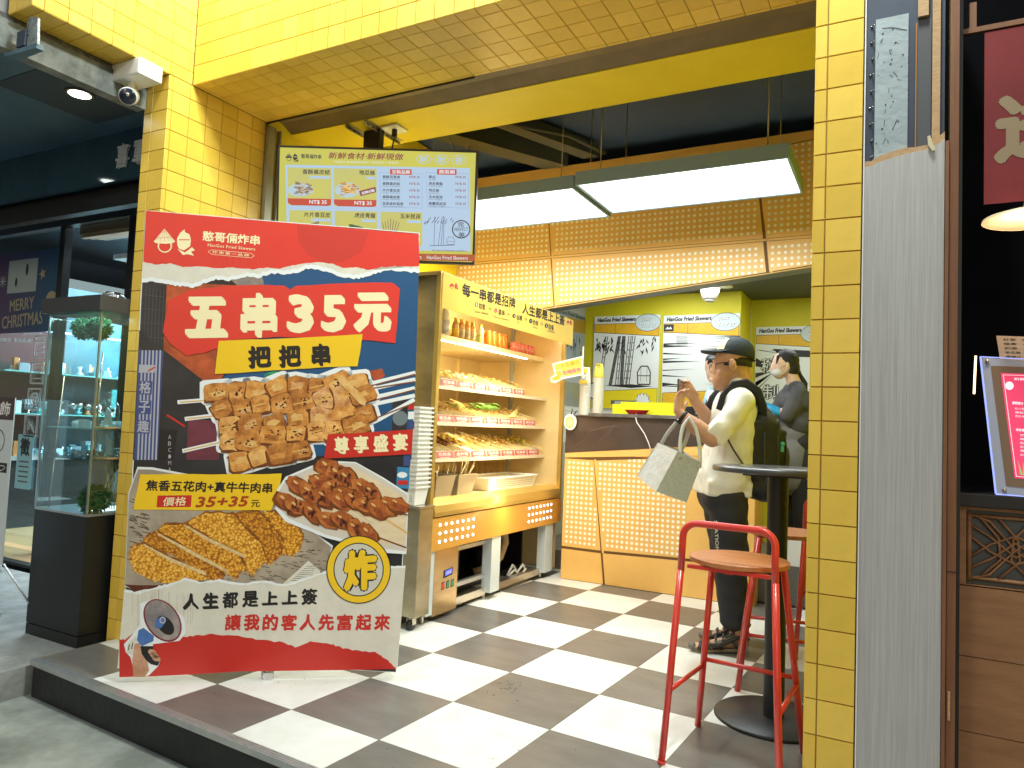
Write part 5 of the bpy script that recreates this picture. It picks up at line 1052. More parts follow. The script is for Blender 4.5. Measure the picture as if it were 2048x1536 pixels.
def table(label, loc, r=.29, base=.232):
    t = thing('high_table', label, 'table', loc, 0, 'black round high tables')
    obj('top', MB().lathe([(.0001,0),(r-.004,0),(r,.004),(r,.018),(r-.004,.022),(.0001,.022)], (0,0,.99), 56), mat('table_top', (.045,.05,.055), .3, coat=.3) if 'TT' not in globals() else TT, t, local=True)
    obj('post', MB().cyl((0,0,.012), .041, .975, 28), BLKM, t, local=True); obj('mount_plate', MB().box((-.12,-.12,.978), (.12,.12,.989)), BLKM, t, local=True)
    obj('base', MB().lathe([(base,0),(base,.006),(base-.006,.012),(.045,.014),(.0001,.014)], (0,0,0), 56), BLKM, t, local=True)
    return t
t0 = table('black high table standing over the nearest red stool', (1.64,1.0,0), .262)
dup(t0, (1.86,2.62,0), 0, 'second black high table, mostly hidden behind the yellow pillar')
# ---------------------------------------------------------------- people
SKIN = mat('skin_tan', (.56,.31,.19), .5, sub=.12, vary=.08, vs=20); SKINL = mat('skin_light', (.74,.50,.36), .5, sub=.12, vary=.06, vs=20)
SHIRT = mat('cream_cotton', (.76,.75,.67), .85, vary=.05, vs=6, bump=.25, bs=9); TROU = mat('black_cloth', (.022,.022,.024), .8, bump=.5, bs=11, vary=.2, vs=8); PACKM = mat('pack_nylon', (.014,.015,.017), .6, bump=.3, bs=25, vary=.2, vs=10); HAIR = mat('black_hair', (.010,.009,.009), .4, bump=.6, bs=80, stretch=(1,1,4))
CAPM = mat('cap_cloth', (.012,.022,.028), .75, bump=.4, bs=60); FELT = mat('grey_felt', (.38,.40,.33), .9, vary=.12, vs=70, bump=.3, bs=120); SILV = mat('silver_lining', (.58,.61,.62), .45, .4, vary=.08, vs=25, bump=.3, bs=30)
AXY = math.radians(28.05)
man = thing('person', 'man in a black cap and cream shirt photographing the fridge with a phone', 'person', (1.233,1.916,0), AXY)
def hand(palm, fdir, side, up, scale=1.0, curl=.6, thumb=None):
    """five-finger hand as tapered chains: palm centre, finger direction, side (thumb) direction, palm normal"""
    f = Vector(fdir).normalized(); s_ = Vector(side); s_ = (s_ - f*s_.dot(f)).normalized(); n = f.cross(s_).normalized()
    if n.dot(Vector(up)) < 0: n = -n
    P = Vector(palm); o = [('c', P - f*.035*scale + s_*.012*scale, P + f*.022*scale + s_*.014*scale, .018*scale, .017*scale), ('c', P - f*.035*scale - s_*.012*scale, P + f*.020*scale - s_*.018*scale, .018*scale, .015*scale)]
    for i, (off, L) in enumerate([(.026,.064),(.009,.072),(-.008,.066),(-.024,.052)]):
        a = P + f*.032*scale + s_*off*scale; d = f; L *= scale; c = curl*(1 + .15*i)
        pts = [a]
        for k, l in enumerate((.42,.32,.26)):
            ang = c*(k+.6); dd = (f*math.cos(ang) - n*math.sin(ang)); pts.append(pts[-1] + dd*L*l)
        for k in range(3): o.append(('c', pts[k], pts[k+1], (.0088-.0009*k)*scale, (.0082-.0009*k)*scale))
    tb = P - f*.018*scale + s_*.026*scale; td = (f*.7 + s_*.75 - n*.25).normalized() if thumb is None else Vector(thumb).normalized()
    o += [('c', tb - s_*.01, tb + td*.034*scale, .0125*scale, .0105*scale), ('c', tb + td*.034*scale, tb + (td*.6 + f*.4 - n*.2).normalized()*.028*scale + td*.034*scale, .0098*scale, .0085*scale)]
    return o
V3 = Vector
phone = V3((-.272,-.085,1.388))
Lw, Rw = V3((-.292,-.19,1.235)), V3((-.165,.045,1.325))
body = [('e',(.035,0,1.565),(.098,.076,.105)), ('e',(.0,.012,1.51),(.078,.068,.10)), ('e',(-.022,.014,1.44),(.052,.052,.062)), ('e',(-.045,.018,1.405),(.024,.026,.022)), ('e',(-.035,-.028,1.47),(.03,.03,.035)),
 ('e',(-.070,.046,1.488),(.011,.011,.012)), ('c',(-.060,.042,1.525),(-.069,.046,1.49),.007,.009), ('e',(-.061,.038,1.447),(.012,.02,.007)), ('e',(-.062,.038,1.435),(.011,.018,.007)), ('e',(-.050,.030,1.55),(.02,.045,.012)),
 ('c',(.055,0,1.50),(.075,0,1.34),.062,.072), ('e',(.095,0,1.47),(.045,.05,.05)),
 ('c',(.0,-.175,1.255),(-.135,-.225,1.115),.040,.042), ('c',(-.135,-.225,1.115),(-.215,-.21,1.175),.046,.043), ('c',(-.215,-.21,1.175),Lw,.042,.027),
 ('c',(.03,.18,1.26),(.0,.21,1.13),.040,.042), ('c',(.0,.21,1.13),(-.08,.12,1.245),.043,.04), ('c',(-.08,.12,1.245),Rw,.039,.027),
 ('c',(.02,-.09,.75),(.055,-.105,.10),.07,.036), ('c',(.055,.09,.75),(.14,.10,.10),.07,.036), ('c',(.055,-.105,.12),(.05,-.105,.06),.038,.034), ('c',(.045,-.105,.05),(-.10,-.125,.035),.032,.022), ('e',(-.13,-.128,.03),(.045,.038,.018)), ('e',(.06,-.104,.045),(.032,.03,.03)),
 ('c',(.14,.10,.12),(.15,.10,.06),.038,.034), ('c',(.145,.10,.05),(.01,.085,.035),.032,.022), ('e',(-.02,.08,.03),(.045,.038,.018)), ('e',(.16,.10,.045),(.032,.03,.03)), ('c',(.03,0,1.24),(.02,0,.80),.085,.10)]
for k in range(5): body.append(('e', (-.165, -.152+k*.013, .027), (.016,.0085,.010)))
body += hand(Lw + V3((-.006,.022,.050)), (.10,.32,.94), (.55,.6,-.1), (-.9,-.3,.1), 1.12, .50, (.5,.6,.55))
body += hand(Rw + V3((-.03,-.02,.04)), (-.75,-.35,.55), (.2,.1,.9), (-.2,.9,.1), 1.1, .5, (-.7,-.3,.75))
bd_ = blob('body', body, .0052, SKIN, man, 4)
# ears
q = MB()
def ear(x, y, z, sy):
    q = MB(); R_ = Matrix.Rotation(-.15, 4, 'Y'); q.ball((x,y,z), (.021,.011,.033), 14, 0, R_); q.ball((x+.004,y+.004*sy,z+.0),(.012,.010,.02),10,0,R_); q.ball((x+.004,y,z-.026),(.011,.009,.012),8,0,R_); return q
obj('ear', ear(.008,-.077,1.520,-1), SKIN, man, local=True); obj('ear', ear(.03,.078,1.520,1), SKIN, man, local=True)
obj('hair', MB().lathe([(.100,0),(.1005,.02),(.098,.045)], (.042,0,1.517), 24, sx=.96, sy=.76), HAIR, man, local=True)
# cap
q = MB(); tilt = Matrix.Rotation(math.radians(9), 4, 'Y'); prof = [(.104,0),(.105,.018),(.100,.045),(.088,.072),(.066,.095),(.035,.108),(.0001,.112)]
q.lathe(prof, (.045,.0,1.572), 28, 0, tilt, sx=.99, sy=.80); capo = obj('cap', q, CAPM, man, local=True)
q = MB(); vs = []; fs = []
for i in range(9):
    a = -1.15 + 2.3*i/8; rin = V3((.047 - .101*math.cos(a*.95), .082*math.sin(a*.95), 1.590 - .002*math.cos(a))); L = .094*math.cos(a)**.6
    o_ = V3((rin.x - L, rin.y*.88, rin.z + .004 - .012*abs(math.sin(a)))); vs += [rin, o_, o_ + V3((0,0,.009)), rin + V3((0,0,.014))]
for i in range(8):
    a, b2 = i*4, (i+1)*4; fs += [(a,b2,b2+1,a+1),(a+1,b2+1,b2+2,a+2),(a+2,b2+2,b2+3,a+3)]
q.add(vs, fs, 0, True); obj('peak', q, CAPM, capo, local=True)
obj('button', MB().ball((.063,0,1.684), .007), CAPM, capo, local=True)
q = MB(); vs = []; n = 8
for i in range(n+1):
    for j in range(4):
        a = PI - .65 + 1.3*i/n; zz = [.02,.045,.072,.09][j]; rr = [.1058,.1012,.0895,.073][j]; vs.append(V3((.045,0,1.572)) + tilt @ V3((rr*.992*math.cos(a), rr*.80*math.sin(a), zz)))
fs = [(i*4+j,(i+1)*4+j,(i+1)*4+j+1,i*4+j+1) for i in range(n) for j in range(3)]
q.add(vs, fs, 0, True); obj('front_panel', q, mat('cap_patch', (.62,.52,.30), .7), capo, local=True)
obj('strap', MB().tube([(.125,-.045,1.556),(.147,-.02,1.553),(.150,.0,1.553),(.147,.02,1.553),(.125,.045,1.556)], .006, 6), BLK, capo, local=True)
# glasses
FRM = mat('spectacle_frame', (.10,.02,.015), .3, coat=.5)
q = MB(); q.tube([(.005,-.080,1.535),(-.045,-.060,1.530),(-.068,-.022,1.526)], .0028, 6).tube([(.02,.083,1.535),(-.04,.085,1.532),(-.07,.085,1.53)], .0028, 6)
for cy in (.004,.080): q.tube([(-.076+abs(cy-.045)*.22, cy+.025*math.cos(2*PI*k/16), 1.512+.021*math.sin(2*PI*k/16)) for k in range(16)], .0024, 6, closed=True)
q.tube([(-.073,.032,1.518),(-.076,.042,1.521),(-.073,.053,1.518)], .0022, 6); gl_ = obj('glasses', q, FRM, man, local=True)
q = MB()
for cy in (.004,.080): q.add([(-.076+abs(cy-.045)*.22, cy+.023*math.cos(2*PI*k/16), 1.512+.019*math.sin(2*PI*k/16)) for k in range(16)], [tuple(range(16))])
obj('lenses', q, glassmat('lens', (.9,.95,.95), .02, .2), gl_, local=True)
EYE = mat('eye_white', (.8,.78,.74), .3)
for cy in (.008,.062): e = obj('eye', MB().ball((-.050,cy,1.512), (.011,.013,.009), 10), EYE, man, local=True); obj('iris', MB().ball((-.0595,cy,1.511), (.003,.005,.005), 8), BLK, e, local=True); obj('brow', MB().tube([(-.060,cy-.016,1.531),(-.064,cy,1.535),(-.060,cy+.016,1.532)], .0028, 6), HAIR, e, local=True)
# shirt with folds
def folds(amp, fr, ph=0):
    def f(c):
        n = Vector((c.x, c.y, 0)); L = n.length or 1; n /= L
        d = amp*(math.sin(c.z*fr + c.x*fr*.7 + ph) * math.sin(c.y*fr*.6 + c.z*fr*.35 + 1.3) + .5*math.sin(c.z*fr*2.1 - c.y*fr*1.3 + ph))
        return c + n*d
    return f
shirt = [('c',(.05,-.06,1.375),(.05,.06,1.375),.060,.060), ('c',(.042,-.115,1.315),(.042,.115,1.315),.082,.082)]
for dy in (-.09, -.03, .03, .09): shirt += [('c',(.042,dy,1.29),(.022,dy*.95,1.08),.093,.110), ('c',(.022,dy*.95,1.08),(-.008,dy*.85,.90),.110,.126), ('c',(-.008,dy*.85,.90),(-.012,dy*.8,.87),.126,.118)]
shirt += [('b',(-.012,0,.852),(.118,.165,.042)), ('c',(.045,-.150,1.325),(-.03,-.192,1.225),.064,.062), ('c',(-.03,-.192,1.225),(-.105,-.218,1.145),.062,.062), ('b',(-.105,-.218,1.145),(.055,.05,.045),.75), ('c',(.055,.15,1.325),(.02,.195,1.19),.066,.066), ('c',(.05,-.04,1.415),(.05,.04,1.415),.045,.045)]
sh_ = blob('shirt', shirt, .008, SHIRT, man, 10, folds(.0034, 34))
obj('neck_trim', MB().tube([(.052+.076*math.cos(a), .080*math.sin(a), 1.415 - .022*math.cos(a)*-1 - .02) for a in [2*PI*k/20 for k in range(20)]], .007, 8, closed=True), SHIRT, sh_, local=True)
def tf(c):
    c = folds(.0055, 30)(c); return c
tro = [('c',(-.012,-.07,.80),(-.012,.07,.80),.118,.118), ('c',(.0,-.085,.76),(.02,-.10,.44),.105,.088), ('c',(.015,-.10,.44),(.035,-.105,.17),.090,.070), ('e',(.037,-.105,.15),(.075,.068,.022)), ('c',(.02,.085,.76),(.065,.095,.44),.112,.09), ('c',(.065,.095,.44),(.115,.10,.17),.088,.068), ('e',(.117,.10,.15),(.073,.066,.022))]
blob('trousers', tro, .010, TROU, man, 6, tf)
SOLE = mat('sandal_sole', (.20,.15,.09), .7); SAND = mat('sandal_strap', (.028,.028,.026), .6, bump=.3, bs=60); SANG = mat('sandal_grey', (.13,.13,.11), .6)
for k, (hx_, hy, tx_, ty2) in enumerate([(.085,-.105,-.185,-.130),(.185,.10,-.075,.078)]):
    o_ = None; P = lambda t, s_, z: (hx_+(tx_-hx_)*t, hy+(ty2-hy)*t + s_, z)
    oc = [(0,.012),(.03,.032),(.2,.038),(.45,.036),(.7,.047),(.9,.040),(1,.012)]
    pts = [P(t,-w2,0) for t, w2 in oc] + [P(t,w2,0) for t, w2 in reversed(oc)]
    sole = obj('sandal', MB().prism(pts, (0,0,.022)), SOLE, man, local=True, bevel=.004)
    obj('tread', MB().prism([(x*.97+.0015,y,0.0) for x, y, z_ in pts], (0,0,.007)), BLK, sole, local=True)
    q = MB()
    for t, w2, h in ((.86,.043,.048),(.70,.047,.062),(.55,.041,.078),(.40,.038,.088)): q.tube([P(t+.05,-w2,.018),P(t+.02,-w2*.85,h*.7),P(t-.02,0,h),P(t-.04,w2*.85,h*.7),P(t-.02,w2,.018)], .0115, 8, flat=.5)
    q.tube([P(.9,-.038,.02),P(.72,-.044,.045),P(.5,-.040,.04),P(.25,-.037,.07),P(.05,-.025,.085),P(-.01,0,.088),P(.05,.025,.085),P(.25,.037,.07),P(.5,.04,.04),P(.9,.036,.02)], .013, 8)
    q.tube([P(.25,-.037,.07),P(.12,-.036,.03),P(.03,-.03,.018)], .010, 8).tube([P(.38,-.04,.085),P(.22,-.036,.10),P(.16,0,.112),P(.22,.036,.10),P(.38,.04,.085)], .008, 8)
    obj('straps', q, SAND, sole, local=True)
    obj('strap_trim', MB().tube([P(.84,-.0445,.03),P(.6,-.0455,.055),P(.42,-.0425,.075),P(.25,-.042,.09)], .004, 6).tube([P(.7,-.05,.03),P(.52,-.046,.05)], .004, 6).ball(P(1.0,0,.028), (.022,.03,.02), 10), SANG, sole, local=True)
# trouser print down the leg
TP = Board(man, (0,0,0), (1,0,0), (0,0,1), (0,-1,0)); mm = wm(man)
TP.o = mm @ V3((-.115,-.190,.50)); TP.u = (mm.to_3x3() @ V3((0,0,-1))); TP.v = (mm.to_3x3() @ V3((1,0,0))); TP.n = (mm.to_3x3() @ V3((0,-1,0)))
TP.text('STATIONS', (-.19,.02), (-.01,.035), .018, mat('trouser_print', (.7,.7,.66), .6), 2, bold=.02, raw=True); TP.flush('lettering')
# watch, phone
wt = thing('wrist_watch', 'black watch on the man\'s near wrist', 'watch', (0,0,0)); wt.location = mm @ (Lw + V3((.012,0,-.012))); wt.rotation_euler = (0,0,AXY); d_ = (Lw - V3((-.215,-.21,1.175))).normalized(); RW = d_.to_track_quat('Z','Y').to_matrix().to_4x4()
obj('band', MB().lathe([(.0325,-.010),(.0345,-.008),(.0345,.008),(.0325,.010)], (0,0,0), 20, 0, RW), BLK, wt, local=True); obj('case', MB().box((-.017,-.042,-.019), (.017,-.033,.019), M=RW), BLKM, wt, local=True, bevel=.003)
ph = thing('smartphone', 'dark smartphone held up sideways in both of the man\'s hands', 'phone', (0,0,0)); ph.location = mm @ phone; ph.rotation_euler = (0, 0, AXY + math.radians(-24))
obj('case', MB().box((-.0045,-.076,-.037), (.0045,.076,.037)), mat('phone_back', (.12,.09,.075), .25, .3, vary=.4, vs=60), ph, local=True, bevel=.003)
obj('lens_bump', MB().box((-.0075,.040,-.022), (-.0045,.070,.022)), BLK, ph, local=True, bevel=.001); obj('screen', MB().box((.0046,-.072,-.033), (.005,.072,.033)), mat('phone_screen', (.10,.07,.05), .1, emit=.5), ph, local=True)
# backpack
pk_ = thing('backpack', 'black backpack worn on the man\'s back with a white three stroke mark', 'backpack', (1.233,1.916,0), AXY)
def pshape(c): return c + Vector((.004*math.sin(c.z*34+c.y*20), 0, 0))
pb = blob('pack_body', [('b',(.175,0,1.03),(.075,.155,.185)), ('c',(.175,-.085,1.20),(.175,.085,1.20),.078,.078), ('c',(.175,-.04,1.24),(.175,.04,1.24),.07,.07), ('b',(.245,0,1.02),(.055,.125,.155)), ('c',(.235,-.06,1.15),(.235,.06,1.15),.062,.062), ('c',(.19,-.10,.86),(.19,.10,.86),.075,.075), ('b',(.285,0,.98),(.035,.10,.10)), ('c',(.16,-.10,.88),(.22,.10,.86),.065,.07)], .009, PACKM, pk_, 9, pshape)
q = MB(); q.tube([(.235,-.150,.88),(.236,-.155,1.08),(.232,-.148,1.18),(.225,-.10,1.26),(.22,0,1.305)], .0045, 6).tube([(.285,-.128,.90),(.292,-.130,1.06),(.285,-.12,1.15),(.27,-.08,1.2)], .004, 6).tube([(.16,-.158,1.16),(.162,-.16,1.0),(.165,-.158,.87)], .004, 6)
obj('zip', q, mat('zip_black', (.04,.04,.042), .35), pk_, local=True)
for sy in (-1, 1):
    q = MB(); y = .115*sy
    q.tube([(.165,y*1.05,1.20),(.155,y*1.15,1.30),(.125,y*1.15,1.375),(.07,y*1.02,1.418),(.01,y*.95,1.405),(-.045,y*.92,1.34),(-.07,y*.95,1.27)], [.022,.027,.029,.029,.027,.024,.018], 10, flat=.35, up=(0,0,1))
    s__ = obj('shoulder_strap', q, PACKM, pk_, local=True)
    obj('webbing', MB().tube([(-.06,.222*sy,1.13),(-.02,.220*sy,1.06),(.05,.205*sy,.97),(.13,.165*sy,.90)], .013, 8, flat=.25), BLK, s__, local=True)
q = MB(); q.tube([(.155,-.03,1.305),(.16,-.02,1.35),(.16,.02,1.35),(.155,.03,1.305)], .008, 8); obj('grab_loop', q, PACKM, pk_, local=True)
BM = Board(pk_, (0,0,0), (1,0,0), (0,0,1), (0,-1,0)); BM.o = mm @ V3((.195,-.163,.93)); BM.u = mm.to_3x3() @ V3((1,0,0)); BM.v = V3((0,0,1)); BM.n = mm.to_3x3() @ V3((0,-1,0))
for k in range(3): BM.poly([(.012*k,.0),(.005+.012*k,.0),(.011+.012*k,.026),(.006+.012*k,.026)], WHITEP, 3, True)
BM.flush('mark'); gtk = thing('green_keyring', 'small green keyring charm hanging on the backpack', 'keyring', (0,0,0)); gtk.location = mm @ V3((.262,-.145,1.10)); GRN = mat('green_charm', (.05,.45,.22), .3, coat=.5)
obj('charm', MB().ball((0,0,0), (.013,.009,.014), 12).box((-.008,-.006,-.04), (.008,.006,-.01)), GRN, gtk, local=True); obj('cord', MB().tube([(0,0,.012),(.002,.0,.035)], .002, 6), BLK, gtk, local=True)
# tote bag on the near forearm
tb = thing('tote_bag', 'grey felt tote bag hanging from the man\'s forearm', 'bag', (1.233,1.916,0), AXY)
def W(s_, z, d): return V3((s_, d, z))
f_tl, f_tr, f_br, f_bl = W(-.315,1.035,-.30), W(-.205,.99,-.30), W(-.272,.785,-.285), W(-.428,.845,-.29)
b_tl, b_tr, b_br, b_bl = W(-.400,1.082,-.14), W(-.265,1.045,-.13), W(-.345,.830,-.13), W(-.505,.900,-.14)
f_tl = W(-.328,1.045,-.30); f_bl = W(-.430,.835,-.29)
obj('front', MB().prism([f_bl, f_br, f_tr, f_tl], (0,.004,0)), FELT, tb, local=True, fixn=True)
obj('back', MB().prism([b_bl, b_br, b_tr, b_tl], (0,-.004,0)), FELT, tb, local=True, fixn=True)
obj('gusset', MB().add([f_bl, f_tl, b_tl, b_bl], [(0,1,2,3)]), SILV, tb, local=True); obj('gusset', MB().add([f_br, b_br, b_tr, f_tr], [(0,1,2,3)]), SILV, tb, local=True); obj('bottom', MB().add([f_bl, b_bl, b_br, f_br], [(0,1,2,3)]), FELT, tb, local=True)
top = V3((-.262,-.225,1.185))
def strap(a, b2, y, lift):
    A_, B2 = V3(a), V3(b2); t1 = V3((-.285,y,1.20+lift)); t2 = V3((-.245,y,1.195+lift)); pts = []
    for k in range(13):
        t = k/12
        if t < .5: u = t*2; pts.append(A_.lerp(t1, u) + V3((-.012*math.sin(u*PI),0,0)))
        else: u = (t-.5)*2; pts.append(t2.lerp(B2, u) + V3((.016*math.sin(u*PI),0,0)))
    pts = pts[:6] + [(t1+t2)/2 + V3((0,0,.012))] + pts[7:]
    return MB().tube(pts, .010, 8, flat=.3, up=(0,1,0))
obj('handle', strap(f_tl.lerp(f_tr,.12)+V3((0,0,-.03)), f_tl.lerp(f_tr,.92)+V3((0,0,-.03)), -.262, .01), SILV, tb, local=True); obj('handle', strap(b_tl.lerp(b_tr,.1)+V3((0,0,-.02)), b_tl.lerp(b_tr,.9)+V3((0,0,-.02)), -.175, .02), SILV, tb, local=True)
# woman behind the counter
wo_ = thing('person', 'woman in a dark grey top with white face mask and ponytail, working behind the counter', 'person', (1.45,3.75,.15), AXY)
wb = [('e',(-.175,0,1.55),(.085,.07,.095)), ('e',(-.215,0,1.50),(.058,.055,.075),-.3), ('e',(-.262,0,1.497),(.010,.010,.011)), ('c',(-.125,0,1.49),(-.085,0,1.38),.045,.055), ('c',(-.12,-.13,1.28),(-.185,-.15,1.17),.038,.036), ('c',(-.185,-.15,1.17),(-.29,-.115,1.175),.036,.027), ('c',(-.10,.13,1.33),(-.185,.15,1.15),.045,.038), ('c',(-.185,.15,1.15),(-.29,.05,1.18),.036,.027), ('c',(-.075,0,1.24),(-.06,0,.9),.07,.08),
 ('c',(-.05,-.07,.85),(-.02,-.08,.05),.06,.035), ('c',(-.05,.07,.85),(-.02,.08,.05),.06,.035), ('c',(-.02,-.08,.04),(-.13,-.08,.03),.035,.03), ('c',(-.02,.08,.04),(-.13,.08,.03),.035,.03)]
wb += hand((-.32,-.10,1.18),(-.9,.2,-.1),(0,.7,.4),(0,0,1),.9) + hand((-.32,.045,1.185),(-.9,-.1,-.1),(0,-.7,.4),(0,0,1),.9)
blob('body', wb, .007, SKINL, wo_, 4)
hs_ = [('e',(-.150,0,1.575),(.092,.079,.090)), ('e',(-.115,0,1.52),(.062,.07,.075)), ('e',(-.07,0,1.485),(.028,.03,.028)), ('c',(-.06,-.0,1.47),(-.015,.0,1.40),.022,.026), ('c',(-.015,0,1.40),(.005,0,1.26),.025,.010), ('c',(-.232,-.035,1.60),(-.250,-.052,1.545),.012,.007), ('c',(-.235,.035,1.60),(-.262,.045,1.52),.013,.008)]
blob('hair', hs_, .007, HAIR, wo_, 4)
obj('ear', MB().ball((-.172,-.075,1.528), (.015,.008,.024), 10), SKINL, wo_, local=True)
blob('face_mask', [('e',(-.226,0,1.487),(.044,.057,.046),-.3), ('e',(-.255,0,1.492),(.016,.020,.024))], .005, mat('mask_white', (.70,.71,.73), .8), wo_, 3)
obj('mask_loop', MB().tube([(-.235,-.048,1.505),(-.20,-.074,1.535),(-.172,-.081,1.553)], .0022, 5).tube([(-.228,-.05,1.455),(-.195,-.074,1.475),(-.168,-.081,1.508)], .0022, 5), WHITEP, wo_, local=True)
for sy in (-1, 1): e = obj('eye', MB().ball((-.262,.026*sy,1.532), (.006,.011,.0055), 8), EYE, wo_, local=True); obj('iris', MB().ball((-.267,.026*sy,1.531), (.002,.005,.005), 6), BLK, e, local=True)
obj('hair_tie', MB().tube([(-.060,.024*math.cos(a),1.478+.024*math.sin(a)) for a in [2*PI*k/12 for k in range(12)]], .007, 6, closed=True), BLK, wo_, local=True)
GTOP = mat('charcoal_jersey', (.075,.075,.082), .8, bump=.4, bs=16)
blob('top', [('c',(-.09,-.06,1.355),(-.09,.06,1.355),.062,.062), ('c',(-.08,-.09,1.26),(-.075,.09,1.26),.098,.098), ('c',(-.08,-.08,1.10),(-.075,.08,1.10),.105,.105), ('c',(-.10,-.12,1.32),(-.165,-.145,1.20),.062,.062), ('c',(-.10,.12,1.32),(-.165,.145,1.2),.06,.06), ('c',(-.15,-.145,1.22),(-.20,-.15,1.15),.062,.056)], .009, GTOP, wo_, 7, folds(.004, 30))
blob('trousers', [('c',(-.06,-.06,.95),(-.06,.06,.95),.105,.105), ('c',(-.05,-.08,.85),(-.03,-.08,.1),.09,.06), ('c',(-.05,.08,.85),(-.03,.08,.1),.09,.06)], .011, TROU, wo_, 5)
APR = mat('grey_apron', (.17,.17,.165), .8, bump=.3, bs=14); ap = blob('apron', [('e',(-.10,-.02,1.02),(.115,.135,.12)), ('e',(-.105,-.02,.85),(.12,.15,.22)), ('e',(-.11,-.01,.70),(.105,.15,.15))], .010, APR, wo_, 5)
obj('eyelet', MB().lathe([(.008,0),(.014,.002),(.014,.004),(.008,.004)], (-.05,-.130,1.075), 14, 0, Matrix.Rotation(PI/2,4,'X')), WHITEP, ap, local=True); obj('apron_bow', MB().tube([(.02,-.02,1.09),(.05,-.05,1.11),(.055,-.02,1.07),(.02,-.01,1.09),(.045,.02,1.02)], .008, 6), BLK, ap, local=True)
# man behind the counter in pale blue
sp_ = thing('person', 'staff man with dark fringe looking down behind the counter, seen past the cap wearer', 'person', (.80,3.72,.15), AXY)
FX_ = -.06
sbp = [('e',(-.03,0,1.535),(.085,.075,.10)), ('e',(-.045,-.02,1.475),(.062,.058,.08)), ('e',(-.085,-.065,1.49),(.013,.013,.014)), ('c',(-.075,-.055,1.525),(-.085,-.064,1.495),.007,.010), ('e',(-.078,-.055,1.452),(.016,.016,.006)), ('e',(-.075,-.05,1.415),(.022,.022,.02)), ('c',(-.01,0,1.46),(.02,0,1.34),.05,.06), ('c',(.0,-.15,1.30),(-.06,-.2,1.10),.048,.04), ('c',(-.06,-.2,1.10),(.12,-.24,1.06),.038,.03), ('c',(.0,.15,1.30),(-.04,.2,1.05),.048,.04), ('c',(.02,0,1.22),(.03,0,.85),.08,.1), ('c',(.02,-.08,.85),(.03,-.09,.05),.07,.04), ('c',(.02,.08,.85),(.03,.09,.05),.07,.04), ('c',(.03,-.09,.04),(-.1,-.09,.03),.04,.03), ('c',(.03,.09,.04),(-.1,.09,.03),.04,.03)]
sbp += hand((.14,-.25,1.06),(.9,-.1,.1),(0,.7,.4),(0,0,1),.95)
blob('body', sbp, .007, SKINL, sp_, 4)
blob('hair', [('e',(-.018,.008,1.575),(.092,.082,.075)), ('e',(.02,.01,1.52),(.07,.076,.075)), ('c',(-.085,-.05,1.575),(-.098,-.035,1.545),.022,.010), ('c',(-.06,-.07,1.58),(-.078,-.082,1.55),.02,.008)], .007, HAIR, sp_, 4)
for a, b2 in ((-.095,-.035),(-.062,-.078)): e = obj('eye', MB().ball((a+.008,b2+.006,1.512), (.006,.009,.005), 8), EYE, sp_, local=True); obj('iris', MB().ball((a+.003,b2,1.511), (.004,.004,.004), 6), BLK, e, local=True); obj('brow', MB().tube([(a-.004,b2+.014,1.530),(a,b2,1.534),(a+.008,b2-.012,1.531)], .003, 5), HAIR, e, local=True)
PB = mat('pale_blue_shirt', (.42,.62,.72), .8, bump=.3, bs=14)
sb_ = blob('shirt', [('c',(.01,-.07,1.34),(.01,.07,1.34),.066,.066), ('c',(.01,-.10,1.24),(.01,.10,1.24),.105,.105), ('c',(.01,-.09,1.05),(.01,.09,1.05),.115,.115), ('c',(.0,-.14,1.30),(-.045,-.19,1.15),.07,.07), ('c',(.0,.14,1.30),(-.03,.19,1.12),.07,.07)], .010, PB, sp_, 6, folds(.004, 28))
blob('apron', [('e',(-.055,-.035,1.10),(.075,.11,.2)), ('e',(-.04,-.02,.9),(.12,.16,.25))], .011, mat('navy_apron', (.03,.055,.10), .8), sp_, 5)
obj('apron_strap', MB().tube([(-.085,-.09,1.26),(-.06,-.085,1.34),(-.01,-.075,1.40)], .011, 8, flat=.4), mat('navy_strap', (.03,.055,.10), .8), sp_, local=True)
blob('trousers', [('c',(.02,-.06,.9),(.02,.06,.9),.11,.11), ('c',(.02,-.08,.85),(.03,-.09,.1),.09,.06), ('c',(.02,.08,.85),(.03,.09,.1),.09,.06)], .011, TROU, sp_, 4)
GLV = mat('blue_glove', (.02,.36,.72), .35, coat=.3)
# blue glove on the woman's forward hand
blob('glove', [('c',(-.26,-.125,1.175),(-.32,-.105,1.20),.034,.036), ('c',(-.32,-.10,1.20),(-.39,-.09,1.24),.034,.028), ('c',(-.37,-.07,1.20),(-.43,-.06,1.17),.014,.010), ('c',(-.38,-.09,1.21),(-.44,-.085,1.18),.014,.010), ('c',(-.38,-.11,1.22),(-.43,-.115,1.19),.013,.010), ('c',(-.34,-.06,1.20),(-.37,-.03,1.18),.013,.010)], .005, GLV, wo_, 3)
